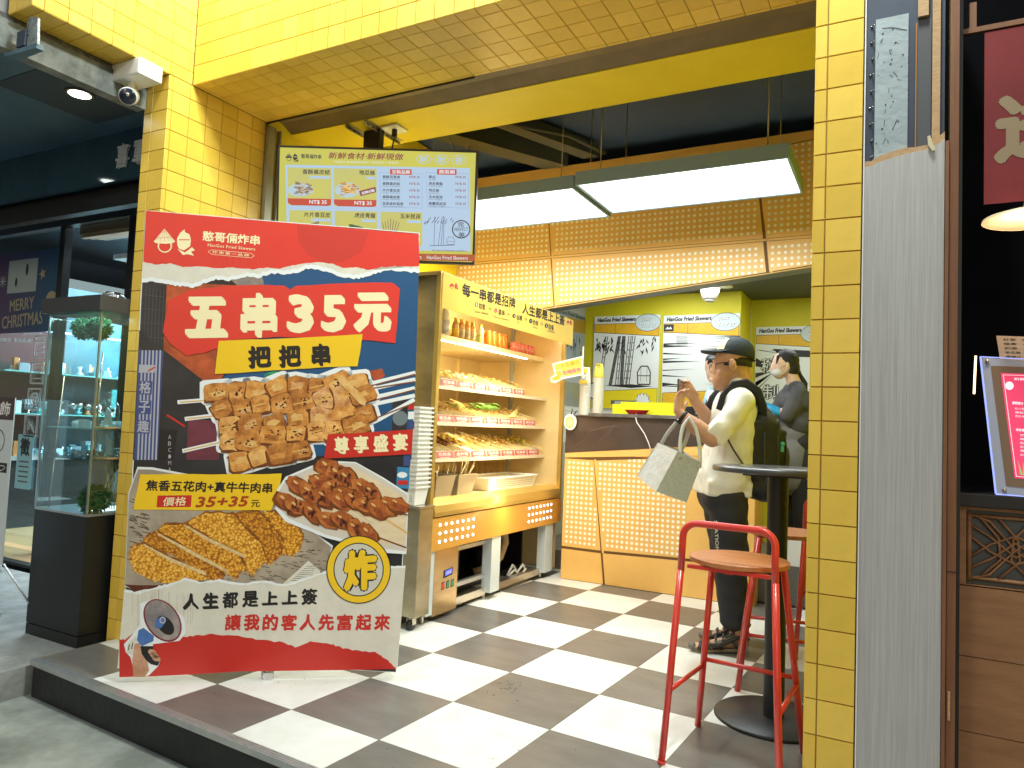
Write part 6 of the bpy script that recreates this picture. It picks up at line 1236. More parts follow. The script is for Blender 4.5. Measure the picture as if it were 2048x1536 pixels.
# ---------------------------------------------------------------- things on the counter
YP_ = mat('acrylic_yellow', (.70,.68,.02), .25, coat=.4)
bx = thing('yellow_counter_tray', 'bright yellow acrylic tray guard on the grey counter slab', 'tray', (.38,3.06,1.26))
obj('front', MB().box((.165,3.02,1.259), (.66,3.03,1.335)), YP_, bx); obj('back', MB().box((.165,3.2,1.259), (.66,3.21,1.36)), YP_, bx); obj('side', MB().box((.165,3.03,1.259), (.172,3.2,1.335)), YP_, bx); obj('side', MB().box((.653,3.03,1.259), (.66,3.2,1.335)), YP_, bx)
rb_ = thing('red_plate', 'shallow red dish at the front edge of the counter slab', 'dish', (.375,2.965,1.2585)); obj('dish', MB().lathe([(.0001,.0),(.06,.0),(.092,.030),(.096,.032),(.09,.029),(.058,.004),(.0001,.004)], (0,0,0), 28, sy=.55), mat('red_plastic', (.62,.01,.015), .25, coat=.5), rb_, local=True)
CUPY = mat('cup_yellow', (.83,.62,.06), .45); CUPW = mat('cup_cream', (.80,.78,.68), .5)
def cups(x, y, z, n, r, label, topm, band, hgt=.0105, toph=.11, grp='stacks of takeaway cups on the counter'):
    t = thing('cup_stack', label, 'cups', (x,y,z), 0, grp); proto = None
    for k in range(n):
        if proto is None: proto = c = obj('cup', MB().lathe([(r*.92,0),(r,.006),(r*1.03,.0075),(r*1.03,hgt*.98),(r*.9,hgt)], (0,0,0), 20), CUPW, t, local=True)
        else: c = proto.copy(); COL.objects.link(c)
        c.location = (0,0,k*hgt)
    h = n*hgt; obj('top_cup', MB().lathe([(r*1.0,h),(r*.98,h+.01),(r*.74,h+toph),(r*.70,h+toph),(.0001,h+toph-.003)], (0,0,0), 24), topm, t, local=True)
    return t, h
t, h = cups(.025, 3.08, 1.24, 28, .040, 'tall stack of cream cups topped by an upturned yellow cup', CUPY, 0)
q = Board(t, (.025,3.038,1.24+h), (1,0,0), (0,.09,1), (0,-1,.05)); 
for k in range(7): q.line([(random.uniform(-.005,.025),.02+k*.012),(random.uniform(.0,.028),.025+k*.012)], .0025, K_K, 6, True)
q.line([(-.02,.1),(.02,.1)], .005, K_K, 6, True); q.flush('print')
t2_, h2 = cups(-.095, 3.10, 1.24, 16, .043, 'shorter stack of white tubs with a printed tub on top, left of the yellow cup', CUPW, 0, .0155, .13)
q = Board(t2_, (-.095,3.054,1.24+h2), (1,0,0), (0,.08,1), (0,-1,.05))
q.poly([(-.032,.085),(.032,.085),(.03,.12),(-.03,.12)], CUPY, 6, True); q.poly([(-.036,.0),(.036,.0),(.034,.025),(-.034,.025)], CUPY, 6, True)
for k in range(9): a = random.uniform(0,6.3); q.line([(.016*math.cos(a),.055+.018*math.sin(a)),(.026*math.cos(a+.6),.055+.026*math.sin(a+.6))], .002, K_K, 6.3, True)
q.ring(0,.055,.026,.002,K_K,6.5,20,True); q.flush('print')
cr = thing('card_reader', 'black payment terminal at the right end of the counter slab', 'card reader', (.80,3.05,1.259)); obj('base', MB().box((.70,3.0,1.259), (.86,3.1,1.275)), BLK, cr); obj('head', MB().box((.715,3.03,1.275), (.78,3.08,1.33), M=None), BLKM, cr, bevel=.004); obj('post', MB().box((.675,3.03,1.259), (.69,3.05,1.345)), BLK, cr)
cdh = thing('counter_card', 'white and red price card stand beside the man\'s raised hands', 'card stand', (.93,3.0,1.259)); CB = Board(cdh, (.88,2.98,1.259), (1,0,0), (0,.15,1), (0,-1,.15)); q = MB(); q.prism([CB.P(a,b2,0) for a, b2 in ((0,0),(.16,0),(.16,.19),(0,.19))], (0,.004,0)); obj('card', q, WHITEP, cdh, fixn=True)
CB.poly([(.004,.004),(.156,.004),(.156,.045),(.004,.045)], P_RED2, 1, True); CB.text('掃碼點餐', (.02,.025), (.14,.025), .024, WHITEP, 2, bold=.02, raw=True); CB.poly([(.02,.10),(.09,.10),(.09,.16),(.02,.16)], P_BLUE, 1, True)
for k in range(4): CB.line([(.02,.06+k*.009),(.12,.06+k*.009)], .0025, K_G, 1, True)
CB.flush('print')
cbz = thing('charging_cable', 'thin white cable hanging over the counter edge beside the tote bag', 'cable', (.37,2.92,1.2)); obj('wire', MB().tube([(.38,2.94,1.262),(.385,2.905,1.25),(.40,2.90,1.20),(.46,2.90,1.12),(.49,2.90,1.06),(.52,2.90,.98)], .004, 6), WHITEP, cbz)
kc_ = thing('ceiling_camera', 'white dome camera under the kitchen ceiling', 'camera', (.62,4.1,2.36)); obj('housing', MB().lathe([(.085,.075),(.08,.02),(.06,-.04),(.0001,-.05)], (.60,4.2,2.362), 24), WHITEP, kc_); obj('lens', MB().lathe([(.045,-.04),(.04,-.055),(.0001,-.06)], (.60,4.2,2.352), 18), mat('dome_grey', (.35,.36,.36), .2), kc_)
kd = thing('kitchen_downlight', 'round lit downlight in the dark kitchen ceiling', 'ceiling light', (.77,4.5,2.42)); obj('ring', MB().lathe([(.045,0),(.065,0),(.067,.01),(.045,.01)], (.72,4.25,2.428), 24), WHITEP, kd); obj('glow', MB().lathe([(.0001,.004),(.044,.004)], (.72,4.25,2.428), 24), DLW, kd)
lamp('kitchen_light', 'AREA', (.4,3.9,2.40), 17, (.97,1.0,1.0), .9, .5, (.3,4.1,0)); lamp('kitchen_light', 'AREA', (1.45,4.1,2.40), 8, (.97,1.0,1.0), .5, .5, (1.4,4.2,0))
hv = thing('steel_hood', 'grey steel extractor hood side in the left kitchen corner', 'hood', (-.5,3.9,1.5)); obj('skirt', MB().hexa([(-.69,3.4,1.35),(-.60,3.4,1.56),(-.60,4.48,1.56),(-.69,4.48,1.35),(-.69,3.4,1.6),(-.62,3.4,1.61),(-.62,4.48,1.61),(-.69,4.48,1.6)]), mat('hood_steel', (.42,.46,.46), .35, .5), hv, fixn=True)
# ---------------------------------------------------------------- neighbouring jewellery shop on the left
GLZ = glassmat('shop_glass', (.86,.95,.96), .02, .10); GLE = mat('glass_edge', (.15,.42,.40), .15, coat=.5)
NV = mat('blue_black_panel', (.03,.075,.12), .07, vary=.3, vs=2); NV2 = mat('soffit_blue', (.07,.135,.19), .38, vary=.35, vs=1.5, bump=.03, bs=6)
UW = thing('upper_grey_wall', 'grey rendered wall high above the jewellery shop front', 'wall', (-4,-.4,2.87)); obj('face', MB().box((-7,-.62,2.81), (-1.43,.45,5.5)), mat('grey_render', (.36,.36,.37), .8, vary=.2, vs=3, bump=.2, bs=30), UW)
JB = thing('left_shopfront', 'dark blue jewellery shop front beyond the yellow pillar', 'shopfront', (-3.0,.5,0))
obj('soffit', MB().box((-7,-1.6,2.76), (-1.47,.40,2.80)), NV2, JB)
obj('signboard', MB().box((-7,.385,2.47), (-1.43,.42,2.76)), NV, JB)
obj('header', MB().box((-7,.46,2.35), (-1.44,.52,2.9)), BLKM, JB)
obj('header', MB().box((-7,1.15,2.58), (-1.44,1.22,3.1)), BLK, JB)
obj('concrete_edge', MB().box((-1.469,-1.6,2.70), (-1.40,.155,2.83)), mat('bare_concrete', (.27,.29,.28), .8, col2=(.10,.11,.11), vs=9, bump=.5, bs=30), JB)
obj('ragged_edge', MB().hexa([(-1.44,-.9,2.825),(-1.405,-.9,2.825),(-1.405,.155,2.825),(-1.44,.155,2.825),(-1.44,-.9,2.862),(-1.418,-.9,2.862),(-1.418,.155,2.862),(-1.44,.155,2.862)]), mat('ragged_render', (.22,.21,.19), .9, col2=(.07,.07,.07), vs=25, bump=.8, bs=40), JB)
obj('soffit_hatch', MB().box((-1.98,-.28,2.757), (-1.52,.25,2.7595)), mat('hatch_blue', (.014,.036,.052), .5), JB)
LT = Board(JB, (-1.98,.384,2.49), (1,0,0), (0,0,1), (0,-1,0)); CHR = mat('chrome', (.80,.84,.86), .12, 1.0)
for k, c in enumerate('喜軍'):
    vs_, fs2, a_ = text_mesh(c, .02, .1); q = MB()
    for dz in (0, -.012): q.add([(-1.965 + k*.155 + (x+.5)*.115, .384 - .004 + dz, 2.535 + (y+.5)*.14) for x, y in vs_], fs2)
    obj('letter', q, mat('letter_silver', (.75,.80,.85), .35, .2) if k == 0 else bpy.data.materials['letter_silver'], JB)
# posts, glass, poster
WY = 1.2
for x in (-3.86,-2.98,-2.3): obj('post', MB().box((x-.035,WY-.03,-.03), (x+.035,WY+.03,2.6)), BLKM, JB)
obj('glass_pane', MB().box((-6.5,WY-.004,.02), (-3.90,WY+.004,2.58)), GLZ, JB)
obj('sill', MB().box((-7,.88,-.035), (-1.44,.94,-.015)), BLKM, JB)
XP = thing('christmas_poster', 'purple and blue window poster reading merry christmas', 'poster', (-4.4,1.19,1.8)); XB = Board(XP, (-5.0,WY-.012,1.74), (1,0,0), (0,0,1), (0,-1,0), step=.001)
m_ = bpy.data.materials.new('poster_gradient'); m_.use_nodes = True; n_ = m_.node_tree; bb_ = n_.nodes['Principled BSDF']; tc_ = n_.nodes.new('ShaderNodeTexCoord'); sx_ = n_.nodes.new('ShaderNodeSeparateXYZ'); rp_ = n_.nodes.new('ShaderNodeValToRGB'); n_.links.new(tc_.outputs['Generated'], sx_.inputs[0]); n_.links.new(sx_.outputs[0], rp_.inputs[0]); n_.links.new(rp_.outputs[0], bb_.inputs['Base Color']); rp_.color_ramp.elements[0].color = (.11,.03,.13,1); rp_.color_ramp.elements[1].color = (.02,.11,.25,1)
obj('sheet', MB().box((-5.0,WY-.011,1.74), (-3.93,WY-.006,2.42)), m_, XP)
XW = mat('poster_pale', (.45,.55,.62), .5); XG = mat('poster_goldish', (.45,.42,.30), .5)
XB.poly([(.36,.34),(.79,.34),(.79,.62),(.36,.62)], XW, 1, True); XB.text('MERRY', (.42,.23), (.78,.25), .10, XG, 1, bold=.02, raw=True); XB.text('CHRISTMAS', (.32,.09), (.92,.12), .11, XG, 1, bold=.02, raw=True)
XB.ell(.64,.53,.02,.05,K_K,2,raw=True); XB.ell(.49,.43,.018,.04,K_K,2,raw=True); star(XB, .87, .48, .05, .022, 5, XG, 1); XB.ring(1.02,.25,.08,.08,XG,1,raw=True)
for k in range(4): XB.line([(.28-.05*math.cos(k*PI/4),.45-.05*math.sin(k*PI/4)),(.28+.05*math.cos(k*PI/4),.45+.05*math.sin(k*PI/4))], .008, XW, 1, True)
XB.flush('print')
# interior: floor, back wall, cabinets running inwards
obj('shop_floor', MB().box((-7,.94,-.033), (-1.44,6,-.012)), mat('shop_planks', (.42,.27,.12), .45, col2=(.30,.18,.08), vs=4, stretch=(.4,4,1)), kind='structure')
obj('shop_back_wall', MB().box((-8,5.9,-.03), (-1.44,6,3.1)).box((-1.46,.9,-.03),(-1.441,6,3.1)), mat('shop_back_paint', (.30,.36,.38), .5, vary=.2, vs=1), kind='structure')
obj('shop_ceiling', MB().box((-8,1.22,2.9), (-1.44,6,2.94)), mat('shop_ceiling_paint', (.03,.04,.05), .5), kind='structure')
ac = thing('air_curtain', 'beige louvred air curtain over the jewellery shop doorway', 'air curtain', (-2.9,1.3,2.4)); ACM = mat('beige_louvre', (.42,.30,.17), .5)
for k in range(3): obj('louvre', MB().box((-3.75,1.25+k*.06,2.50+k*.012), (-2.4,1.29+k*.06,2.535+k*.012)), ACM, ac)
obj('housing', MB().box((-3.75,1.24,2.53), (-2.4,1.46,2.60)), mat('beige_dark', (.20,.15,.09), .5), ac); obj('grille', MB().box((-3.7,1.5,2.38), (-2.4,2.2,2.42)), mat('pale_grille', (.45,.50,.52), .4), ac)
cabx = -5.2
cb_ = thing('wall_cabinet', 'long dark cabinet with lit glass shelves inside the jewellery shop', 'cabinet', (cabx,3,0))
obj('base', MB().box((cabx-.5,1.5,-.01), (cabx,5.8,.62)), BLKM, cb_); obj('counter', MB().box((cabx-.5,1.5,.621), (cabx+.02,5.8,.66)), ALU, cb_); obj('back', MB().box((cabx-.55,1.5,.66), (cabx-.5,5.8,2.4)), mat('cabinet_back', (.05,.14,.18), .3, vary=.4, vs=2), cb_)
for z0 in (1.05,1.45): obj('shelf', MB().box((cabx-.5,1.5,z0), (cabx,5.8,z0+.012)), GLE, cb_)
obj('light_strip', MB().box((cabx-.06,1.5,1.86), (cabx-.02,5.8,1.875)), mat('cool_strip', (.65,.85,1), .5, emit=4), cb_)
TEAL = mat('teal_box', (.05,.32,.34), .3, vary=.5, vs=30); MIR = mat('mirror_bits', (.55,.70,.80), .15, .8); PG = mat('pale_display', (.45,.55,.60), .4); RD = mat('dark_red_drape', (.06,.008,.012), .7)
obj('drape', MB().box((cabx-.49,1.6,.68), (cabx-.47,2.3,2.3)), RD, cb_)
random.seed(44); dq = MB(); dm = [MIR, PG, TEAL, CHR, BLKM, mat('amber_display',(.40,.16,.04),.5)]
for k in range(420):
    y = random.uniform(1.6,5.6); z0 = random.choice([.66,1.062,1.062,1.462]); x = cabx - random.uniform(.02,.42); w2, h2_ = random.uniform(.01,.05), random.uniform(.02,.14); kk = random.choice([0,0,1,1,2,3,4,5])
    if random.random() < .5: dq.box((x-w2,y-w2,z0), (x+w2,y+w2,z0+h2_), kk)
    else: dq.lathe([(w2*.8,0),(w2,h2_*.3),(w2*.3,h2_*.5),(w2*.7,h2_)], (x,y,z0), 8, kk)
for k in range(5): dq.box((cabx-.1,2.6+k*.28,1.14+(k%2)*.28), (cabx-.08,2.84+k*.28,1.34+(k%2)*.28), [2,5,2,1,0][k])
o = obj('jewellery_display', dq, dm, kind='stuff'); o['label'] = 'small sparkling jewellery pieces and stands on the lit shelves'
c2 = thing('back_wall_display', 'pale lit shelving across the back of the jewellery shop', 'shelving', (-3,5.7,0)); obj('lightbox', MB().box((-5.0,5.55,.7), (-2.2,5.6,2.3)), mat('blue_lightbox', (.06,.20,.27), .4, emit=1.6, vary=.6, vs=2), c2); obj('base', MB().box((-5.0,5.2,-.01), (-2.2,5.6,.7)), BLKM, c2)
for x in (-4.4,-3.3,-2.7): obj('tube', MB().box((x,5.5,.8), (x+.07,5.54,2.2)), mat('cool_tube', (.55,.80,1), .5, emit=6) if x < -4 else bpy.data.materials['cool_tube'], c2)
for z0 in (.95,1.3,1.65): obj('shelf', MB().box((-5.0,5.3,z0), (-2.2,5.55,z0+.02)), GLE, c2)
lamp('shelf_light', 'AREA', (-4.9,3.2,2.2), 170, (.70,.90,1.0), .3, 3.0, (-5.4,3.2,1.0))
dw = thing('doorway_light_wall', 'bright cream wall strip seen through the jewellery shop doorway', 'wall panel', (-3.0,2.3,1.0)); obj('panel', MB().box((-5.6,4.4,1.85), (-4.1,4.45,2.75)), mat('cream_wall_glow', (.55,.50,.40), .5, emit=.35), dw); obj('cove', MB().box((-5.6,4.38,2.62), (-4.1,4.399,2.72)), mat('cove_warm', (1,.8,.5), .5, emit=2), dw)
for k in range(2): dm2 = MB()
# framed symbol tiles and notices on the glass
for k in range(4):
    t = thing('window_emblem', 'white square line emblem on the shop glass, %s from the top' % ordn[k], 'sticker', (-4.15,1.18,1.6-k*.2), 0, 'white line emblems on the shop glass'); q = Board(t, (-4.18-.03*k*.5,WY-.008,1.535-k*.215), (1,0,0), (0,0,1), (0,-1,0), step=.001); e_ = mat('sticker_white', (.62,.68,.70), .5) if k == 0 else bpy.data.materials['sticker_white']
    q.line([(0,0),(.17,0),(.17,.17),(0,.17),(0,0)], .012, e_, 1, True)
    if k < 2: 
        for j in range(3): q.line([(.03,.04+j*.045),(.14,.04+j*.045)], .009, e_, 1, True)
    elif k == 2: q.ring(.085,.085,.055,.012,e_,1,raw=True); q.ring(.085,.085,.028,.012,e_,1,raw=True)
    else: q.line([(.04,.14),(.14,.03)], .012, e_, 1, True); q.line([(.05,.05),(.05,.14)], .01, e_, 1, True)
    q.flush('lines')
t = thing('hiring_notice', 'pale blue notice with one large black character on the shop glass', 'notice', (-4.2,1.18,.5)); q = Board(t, (-4.30,WY-.008,.46), (1,0,0), (0,0,1), (0,-1,0), step=.001); q.poly([(0,0),(.22,0),(.22,.44),(0,.44)], mat('notice_blue', (.30,.58,.66), .5), 1, True); q.text('徵', (.04,.34), (.18,.34), .15, K_K, 2, bold=.03, raw=True)
for k in range(5): q.line([(.04,.06+k*.04),(.18,.06+k*.04)], .012, K_G, 2, True)
q.flush('print')
t = thing('window_caption', 'two lines of small white lettering on the shop glass', 'lettering', (-4.6,1.18,1.78)); q = Board(t, (-4.95,WY-.008,1.66), (1,0,0), (0,0,1), (0,-1,0), step=.001); q.text('吉金飾品設計理念 Design Concept', (0,.10), (.85,.07), .035, bpy.data.materials['sticker_white'], 1, bold=.01, raw=True); q.text('純銀手作飾品 · 客製對戒 · 情侶手鍊', (0,.04), (1.0,.0), .035, bpy.data.materials['sticker_white'], 1, bold=.01, raw=True); q.flush('lettering')
# downlights
def downlight(x, y, z, r, label):
    t = thing('downlight', label, 'ceiling light', (x,y,z), 0, 'round downlights in the dark blue ceiling'); obj('ring', MB().lathe([(r,0),(r*1.25,-.004),(r*1.35,.004)], (0,0,0), 28), mat('bronze_ring', (.25,.20,.12), .3, .6) if 'BZ' not in globals() else BZ, t, local=True); obj('glow', MB().lathe([(.0001,-.001),(r,-.001)], (0,0,0), 28), DLW, t, local=True)
    lamp('downlight_lamp', 'SPOT', (x,y,z-.02), 9, (.85,.97,1.0), .05, target=(x,y,0), spot=120, blend=.9)
BZ = mat('bronze_ring', (.25,.20,.12), .3, .6)
downlight(-1.672,-.03,2.752,.052,'largest round downlight, nearest the white security camera')
downlight(-2.9,-.15,2.752,.052,'round downlight at the far left edge of the picture')
lamp('shop_lamp', 'AREA', (-4.2,2.6,2.86), 260, (.75,.92,1.0), 2.0, 1.5, (-4.2,2.6,0)); lamp('shop_lamp', 'AREA', (-3.2,4.6,2.86), 120, (.8,.95,1.0), 2.0, 1.0, (-3.2,4.6,0))
# glass display case on black plinth
dc = thing('display_case', 'glass display case on a tall black plinth beside the yellow pillar', 'display case', (-1.66,.22,-.03)); cx0, cx1, cy0, cy1 = -1.90, -1.452, .035, .45
DCB = mat('plinth_black', (.010,.011,.012), .5, vary=.2, vs=5)
obj('plinth', MB().box((cx0,cy0,.02), (cx1,cy1,.60)), DCB, dc, bevel=.003); obj('toe_kick', MB().box((cx0+.01,cy0-.004,-.034), (cx1+.004,cy1,.018)), DCB, dc); obj('plinth_top', MB().box((cx0,cy0,.601), (cx1,cy1,.612)), mat('plinth_top', (.30,.33,.33), .3), dc)
obj('lit_base', MB().box((cx0+.22,cy0+.10,.6125), (cx1-.08,cy1-.1,.615)), mat('lit_base_white', (.75,.95,.95), .5, emit=3), dc)
for z0 in (.875,1.03): obj('shelf', MB().box((cx0+.02,cy0+.02,z0), (cx1-.02,cy1-.02,z0+.006)), GLE if z0 > 1 else mat('shelf_dark', (.05,.10,.12), .15), dc)
obj('glass_side', MB().box((cx0,cy0,.613), (cx1,cy0+.004,1.625)), GLZ, dc); obj('glass_side', MB().box((cx1-.004,cy0+.005,.613), (cx1,cy1,1.625)), GLZ, dc); obj('glass_side', MB().box((cx0,cy0+.005,.613), (cx0+.004,cy1,1.625)), GLZ, dc)
for x, y in ((cx0,cy0),(cx1-.006,cy0),(cx1-.006,cy1-.006)): obj('edge_strip', MB().box((x-.002,y-.002,.613), (x+.008,y+.006,1.626)), mat('pale_steel', (.35,.42,.42), .3, .7) if x == cx0 else bpy.data.materials['pale_steel'], dc)
obj('cap', MB().box((cx0-.03,cy0-.03,1.627), (cx1+.03,cy1+.02,1.705)), mat('cap_brown', (.045,.042,.045), .45), dc, bevel=.002); obj('copper_rod', MB().tube([(cx0+.07,cy0+.03,.615),(cx0+.10,cy0+.04,1.30)], .004, 6).tube([(cx1-.06,cy0+.05,.9),(cx1-.045,cy0+.05,1.42)], .004, 6), mat('copper', (.65,.45,.32), .2, 1), dc)
lamp('case_light', 'AREA', (-1.66,.24,1.615), 5.5, (.75,1.0,.98), .35, .3, (-1.66,.24,.6))
def fluff(name, c, r, m, label, cat, n=700, leaf=.012, seed=1):
    random.seed(seed); q = MB(); q.ball(c, r*.86, 14, 0)
    for k in range(n):
        d = Vector((random.gauss(0,1), random.gauss(0,1), random.gauss(0,1))).normalized(); p = Vector(c) + d*r*random.uniform(.8,1.05); s_ = d.orthogonal().normalized()*leaf; s_.rotate(Matrix.Rotation(random.uniform(0,6.3), 3, d)); u_ = d*leaf*random.uniform(.8,1.6)
        q.add([p-s_*.4, p+s_*.4, p+u_+s_*.2, p+u_-s_*.1], [(0,1,2,3)])
    o = obj(name, q, m); return tag(o, label, cat)
GB = mat('grass_green', (.02,.13,.05), .6, vary=.5, vs=60); GB2 = mat('box_green', (.03,.13,.03), .6, vary=.5, vs=50)
fluff('moss_ball', (-1.80,.16,1.565), .052, GB, 'left green grass ball under the display case lid', 'decoration', seed=3); fluff('moss_ball', (-1.63,.14,1.555), .054, GB, 'right green grass ball under the display case lid', 'decoration', seed=4); fluff('box_plant', (-1.50,.10,.68), .064, GB2, 'small round box plant on the display case base', 'plant', 500, .014, 5); fluff('box_plant', (-1.475,.36,.70), .045, GB2, 'small green sprig behind the box plant in the display case', 'plant', 250, .014, 6)
tw = thing('dry_twigs', 'curly dry twigs standing behind the box plant', 'twigs', (-1.55,.2,.62)); random.seed(8)
for k in range(9):
    x = -1.58 + k*.014; obj('twig', MB().tube([(x,.2,.62),(x-.01+random.uniform(-.01,.01),.2,.70),(x+.004+random.uniform(-.02,.01),.21,.78),(x+random.uniform(-.04,.03),.2,.86)], .0025, 5), BAM, tw)
def cloche(x, y, z, label, r=.055, h=.15):
    t = thing('glass_cloche', label, 'glass dome', (x,y,z), 0, 'glass domes in the display case'); obj('dome', MB().lathe([(r,0),(r,h*.55),(r*.85,h*.78),(r*.5,h*.92),(.012,h),(.012,h+.008),(.018,h+.018),(.0001,h+.028)], (0,0,.012), 20), glassmat('cloche_glass', (.85,.95,.93), .03, .5) if 'CG' not in globals() else CG, t, local=True); obj('base', MB().lathe([(r*1.2,0),(r*1.2,.010),(.0001,.012)], (0,0,0), 20), PLY, t, local=True); obj('bust', MB().hexa([(-.03,-.004,.02),(.03,-.004,.02),(.03,.004,.02),(-.03,.004,.02),(-.006,-.004,.11),(.022,-.004,.09),(.022,.004,.09),(-.006,.004,.11)]), PG, t, local=True)
CG = glassmat('cloche_glass', (.90,.97,.96), .03, .18)
cloche(-1.505,.14,1.036,'glass dome on the upper shelf of the display case'); cloche(-1.505,.16,.881,'glass dome on the lower shelf of the display case'); cloche(-1.52,.38,1.036,'glass dome at the back of the upper display shelf', .045, .12)
random.seed(12); q = MB()
for k in range(60):
    x = random.uniform(cx0+.05,cx1-.14); y = random.uniform(cy0+.05,cy1-.06); z0 = random.choice([.881,1.036]); s_ = random.uniform(.006,.02)
    if k % 3: q.ball((x,y,z0+s_), s_, 8, random.choice([0,1]))
    else: q.box((x-s_,y-s_,z0), (x+s_,y+s_,z0+s_*2.2), 1)
for k in range(4): x = cx0+.12+k*.07; q.ball((x,cy0+.08,1.13+random.uniform(-.01,.02)), (.022,.016,.014), 8, 0)
o = obj('display_trinkets', q, [CHR, PG], kind='stuff'); o['label'] = 'shiny trinkets on the glass shelves of the display case'
cs = thing('crescent_stand', 'white crescent shaped stand at the back of the display case', 'stand', (-1.70,.38,.62)); q = MB(); vs = []
for k in range(13):
    a = 1.2 + 2.4*k/12; vs.append(((-1.70 + .10*math.cos(a)), .38, .72 + .10*math.sin(a)))
for k in range(13):
    a = 3.6 - 2.4*k/12; vs.append(((-1.672 + .078*math.cos(a)), .38, .705 + .078*math.sin(a)))
q.prism(vs, (0,.02,0)); obj('crescent', q, PG, cs, fixn=True)
wb_ = thing('wrapped_bundles', 'crinkled clear bags lying on the display case lid', 'bags', (-1.7,.3,1.706)); FOIL = mat('crinkled_film', (.45,.48,.50), .15, .8, bump=1.0, bs=40)
for k, (x, y, sx2) in enumerate([(-1.80,.20,.09),(-1.63,.2,.08),(-1.78,.30,.05)]): obj('bag', MB().ball((x,y,1.728 + (.04 if k == 2 else 0)), (sx2,.06,.024), 9), FOIL, wb_)
# white standee at the far left
ws = thing('white_standee', 'white pull-up sign with a black gem mark at the left edge of the picture', 'sign', (-2.1,-.1,.33)); WB = Board(ws, (-2.30,-.10,.33), (1,0,0), (0,0,1), (0,-1,0), step=.0008)
obj('sheet', MB().box((-2.30,-.10,.33), (-1.905,-.095,1.175)), mat('standee_white', (.62,.68,.70), .5), ws); WB.poly([(0,.73),(.395,.73),(.395,.845),(0,.845)], mat('standee_brown', (.07,.045,.045), .5), 1, True); WB.text('珠寶飾', (.05,.787), (.365,.787), .075, WHITEP, 2, bold=.02, shear=.1, raw=True); WB.ring(.27,.62,.06,.006,K_K,1,raw=True); WB.poly([(.27,.46),(.37,.46),(.37,.51),(.27,.51)], K_K, 1, True); WB.line([(.295,.495),(.345,.495),(.355,.485),(.32,.468),(.285,.485),(.295,.495)], .004, WHITEP, 2, True); WB.flush('print')
obj('leg', MB().tube([(-1.93,-.08,.33),(-1.86,.12,-.03)], .005, 6).tube([(-2.28,-.08,.33),(-2.30,.12,-.03)], .005, 6).tube([(-1.92,-.1,.33),(-1.96,-.12,-.03)], .008, 6), ALU, ws)
# security camera
cc = thing('security_camera', 'white bullet camera on a junction box under the yellow fascia', 'camera', (-1.33,.06,2.72))
obj('junction_box', MB().box((-1.44,-.03,2.775), (-1.20,.10,2.858)), WHITEP, cc, bevel=.008); obj('neck', MB().cyl((-1.335,.03,2.742), .018, .034, 14).ball((-1.335,.03,2.735), .022), WHITEC, cc)
R3 = Matrix.Rotation(math.radians(62), 4, Vector((.87,.48,0))) 
dv = Vector((.70,-.62,-.42)).normalized(); RC = dv.to_track_quat('Z','Y').to_matrix().to_4x4()
obj('shell', MB().lathe([(.031,-.045),(.041,-.032),(.043,.048),(.0422,.056)], (-1.325,.015,2.70), 22, 0, RC), WHITEP, cc); obj('face', MB().lathe([(.0001,.064),(.035,.063),(.0395,.0565)], (-1.325,.015,2.70), 22, 0, RC), mat('camera_black', (.01,.014,.03), .12, coat=.6), cc); obj('lens', MB().ball(Vector((-1.325,.015,2.71)) + dv*.062, .011), CHR, cc)
bk = thing('broken_bracket', 'torn metal bracket hanging from the upper left corner of the fascia', 'bracket', (-1.26,-.5,2.75)); WMET = mat('worn_metal', (.42,.48,.50), .5, .4, col2=(.16,.18,.19), vs=30, bump=.5, bs=40)
obj('plate', MB().hexa([(-1.265,-.50,2.69),(-1.185,-.50,2.68),(-1.185,-.49,2.68),(-1.265,-.49,2.69),(-1.262,-.50,2.82),(-1.198,-.50,2.80),(-1.198,-.49,2.80),(-1.262,-.49,2.82)]), WMET, bk); obj('box', MB().box((-1.33,-.51,2.69), (-1.268,-.45,2.76)), mat('navy_box', (.02,.035,.07), .5), bk); obj('arm', MB().hexa([(-1.40,-.52,2.66),(-1.19,-.50,2.665),(-1.19,-.47,2.665),(-1.40,-.47,2.66),(-1.40,-.52,2.675),(-1.19,-.50,2.688),(-1.19,-.47,2.688),(-1.40,-.47,2.675)]), NV2, bk); obj('wire', MB().tube([(-1.25,-.505,2.81),(-1.245,-.515,2.77),(-1.25,-.51,2.74),(-1.23,-.515,2.72)], .0025, 5), BLK, bk)
# ---------------------------------------------------------------- right of the portal
gp = thing('grey_wood_panel', 'grey wood-grain cladding panel with a torn top edge beside the yellow pillar', 'panel', (2.08,.16,0))
random.seed(2); tops = [(2.182,2.00),(2.165,1.985),(2.14,1.975),(2.11,1.972),(2.08,1.968),(2.05,1.962),(2.02,1.955),(1.995,1.945),(1.979,1.943)]
obj('sheet', MB().prism([(1.979,.158,-.4), (2.182,.158,-.4)] + [(x,.158,z) for x, z in tops], (0,.02,0)), GREYW, gp, fixn=True)
obj('torn_core', MB().prism([(x,.161,z-.004) for x, z in tops[::-1]] + [(x,.161,z+.018+random.uniform(-.004,.004)) for x, z in tops], (0,.016,0)), PLY, gp, fixn=True)
obj('edge_bead', MB().box((1.9755,.150,-.4), (1.9788,.165,3.0)), WHITEP, gp)
gb_ = thing('stripped_wall', 'exposed navy wall with a nail-pocked grey board above the torn panel', 'wall', (2.08,.17,2.0))
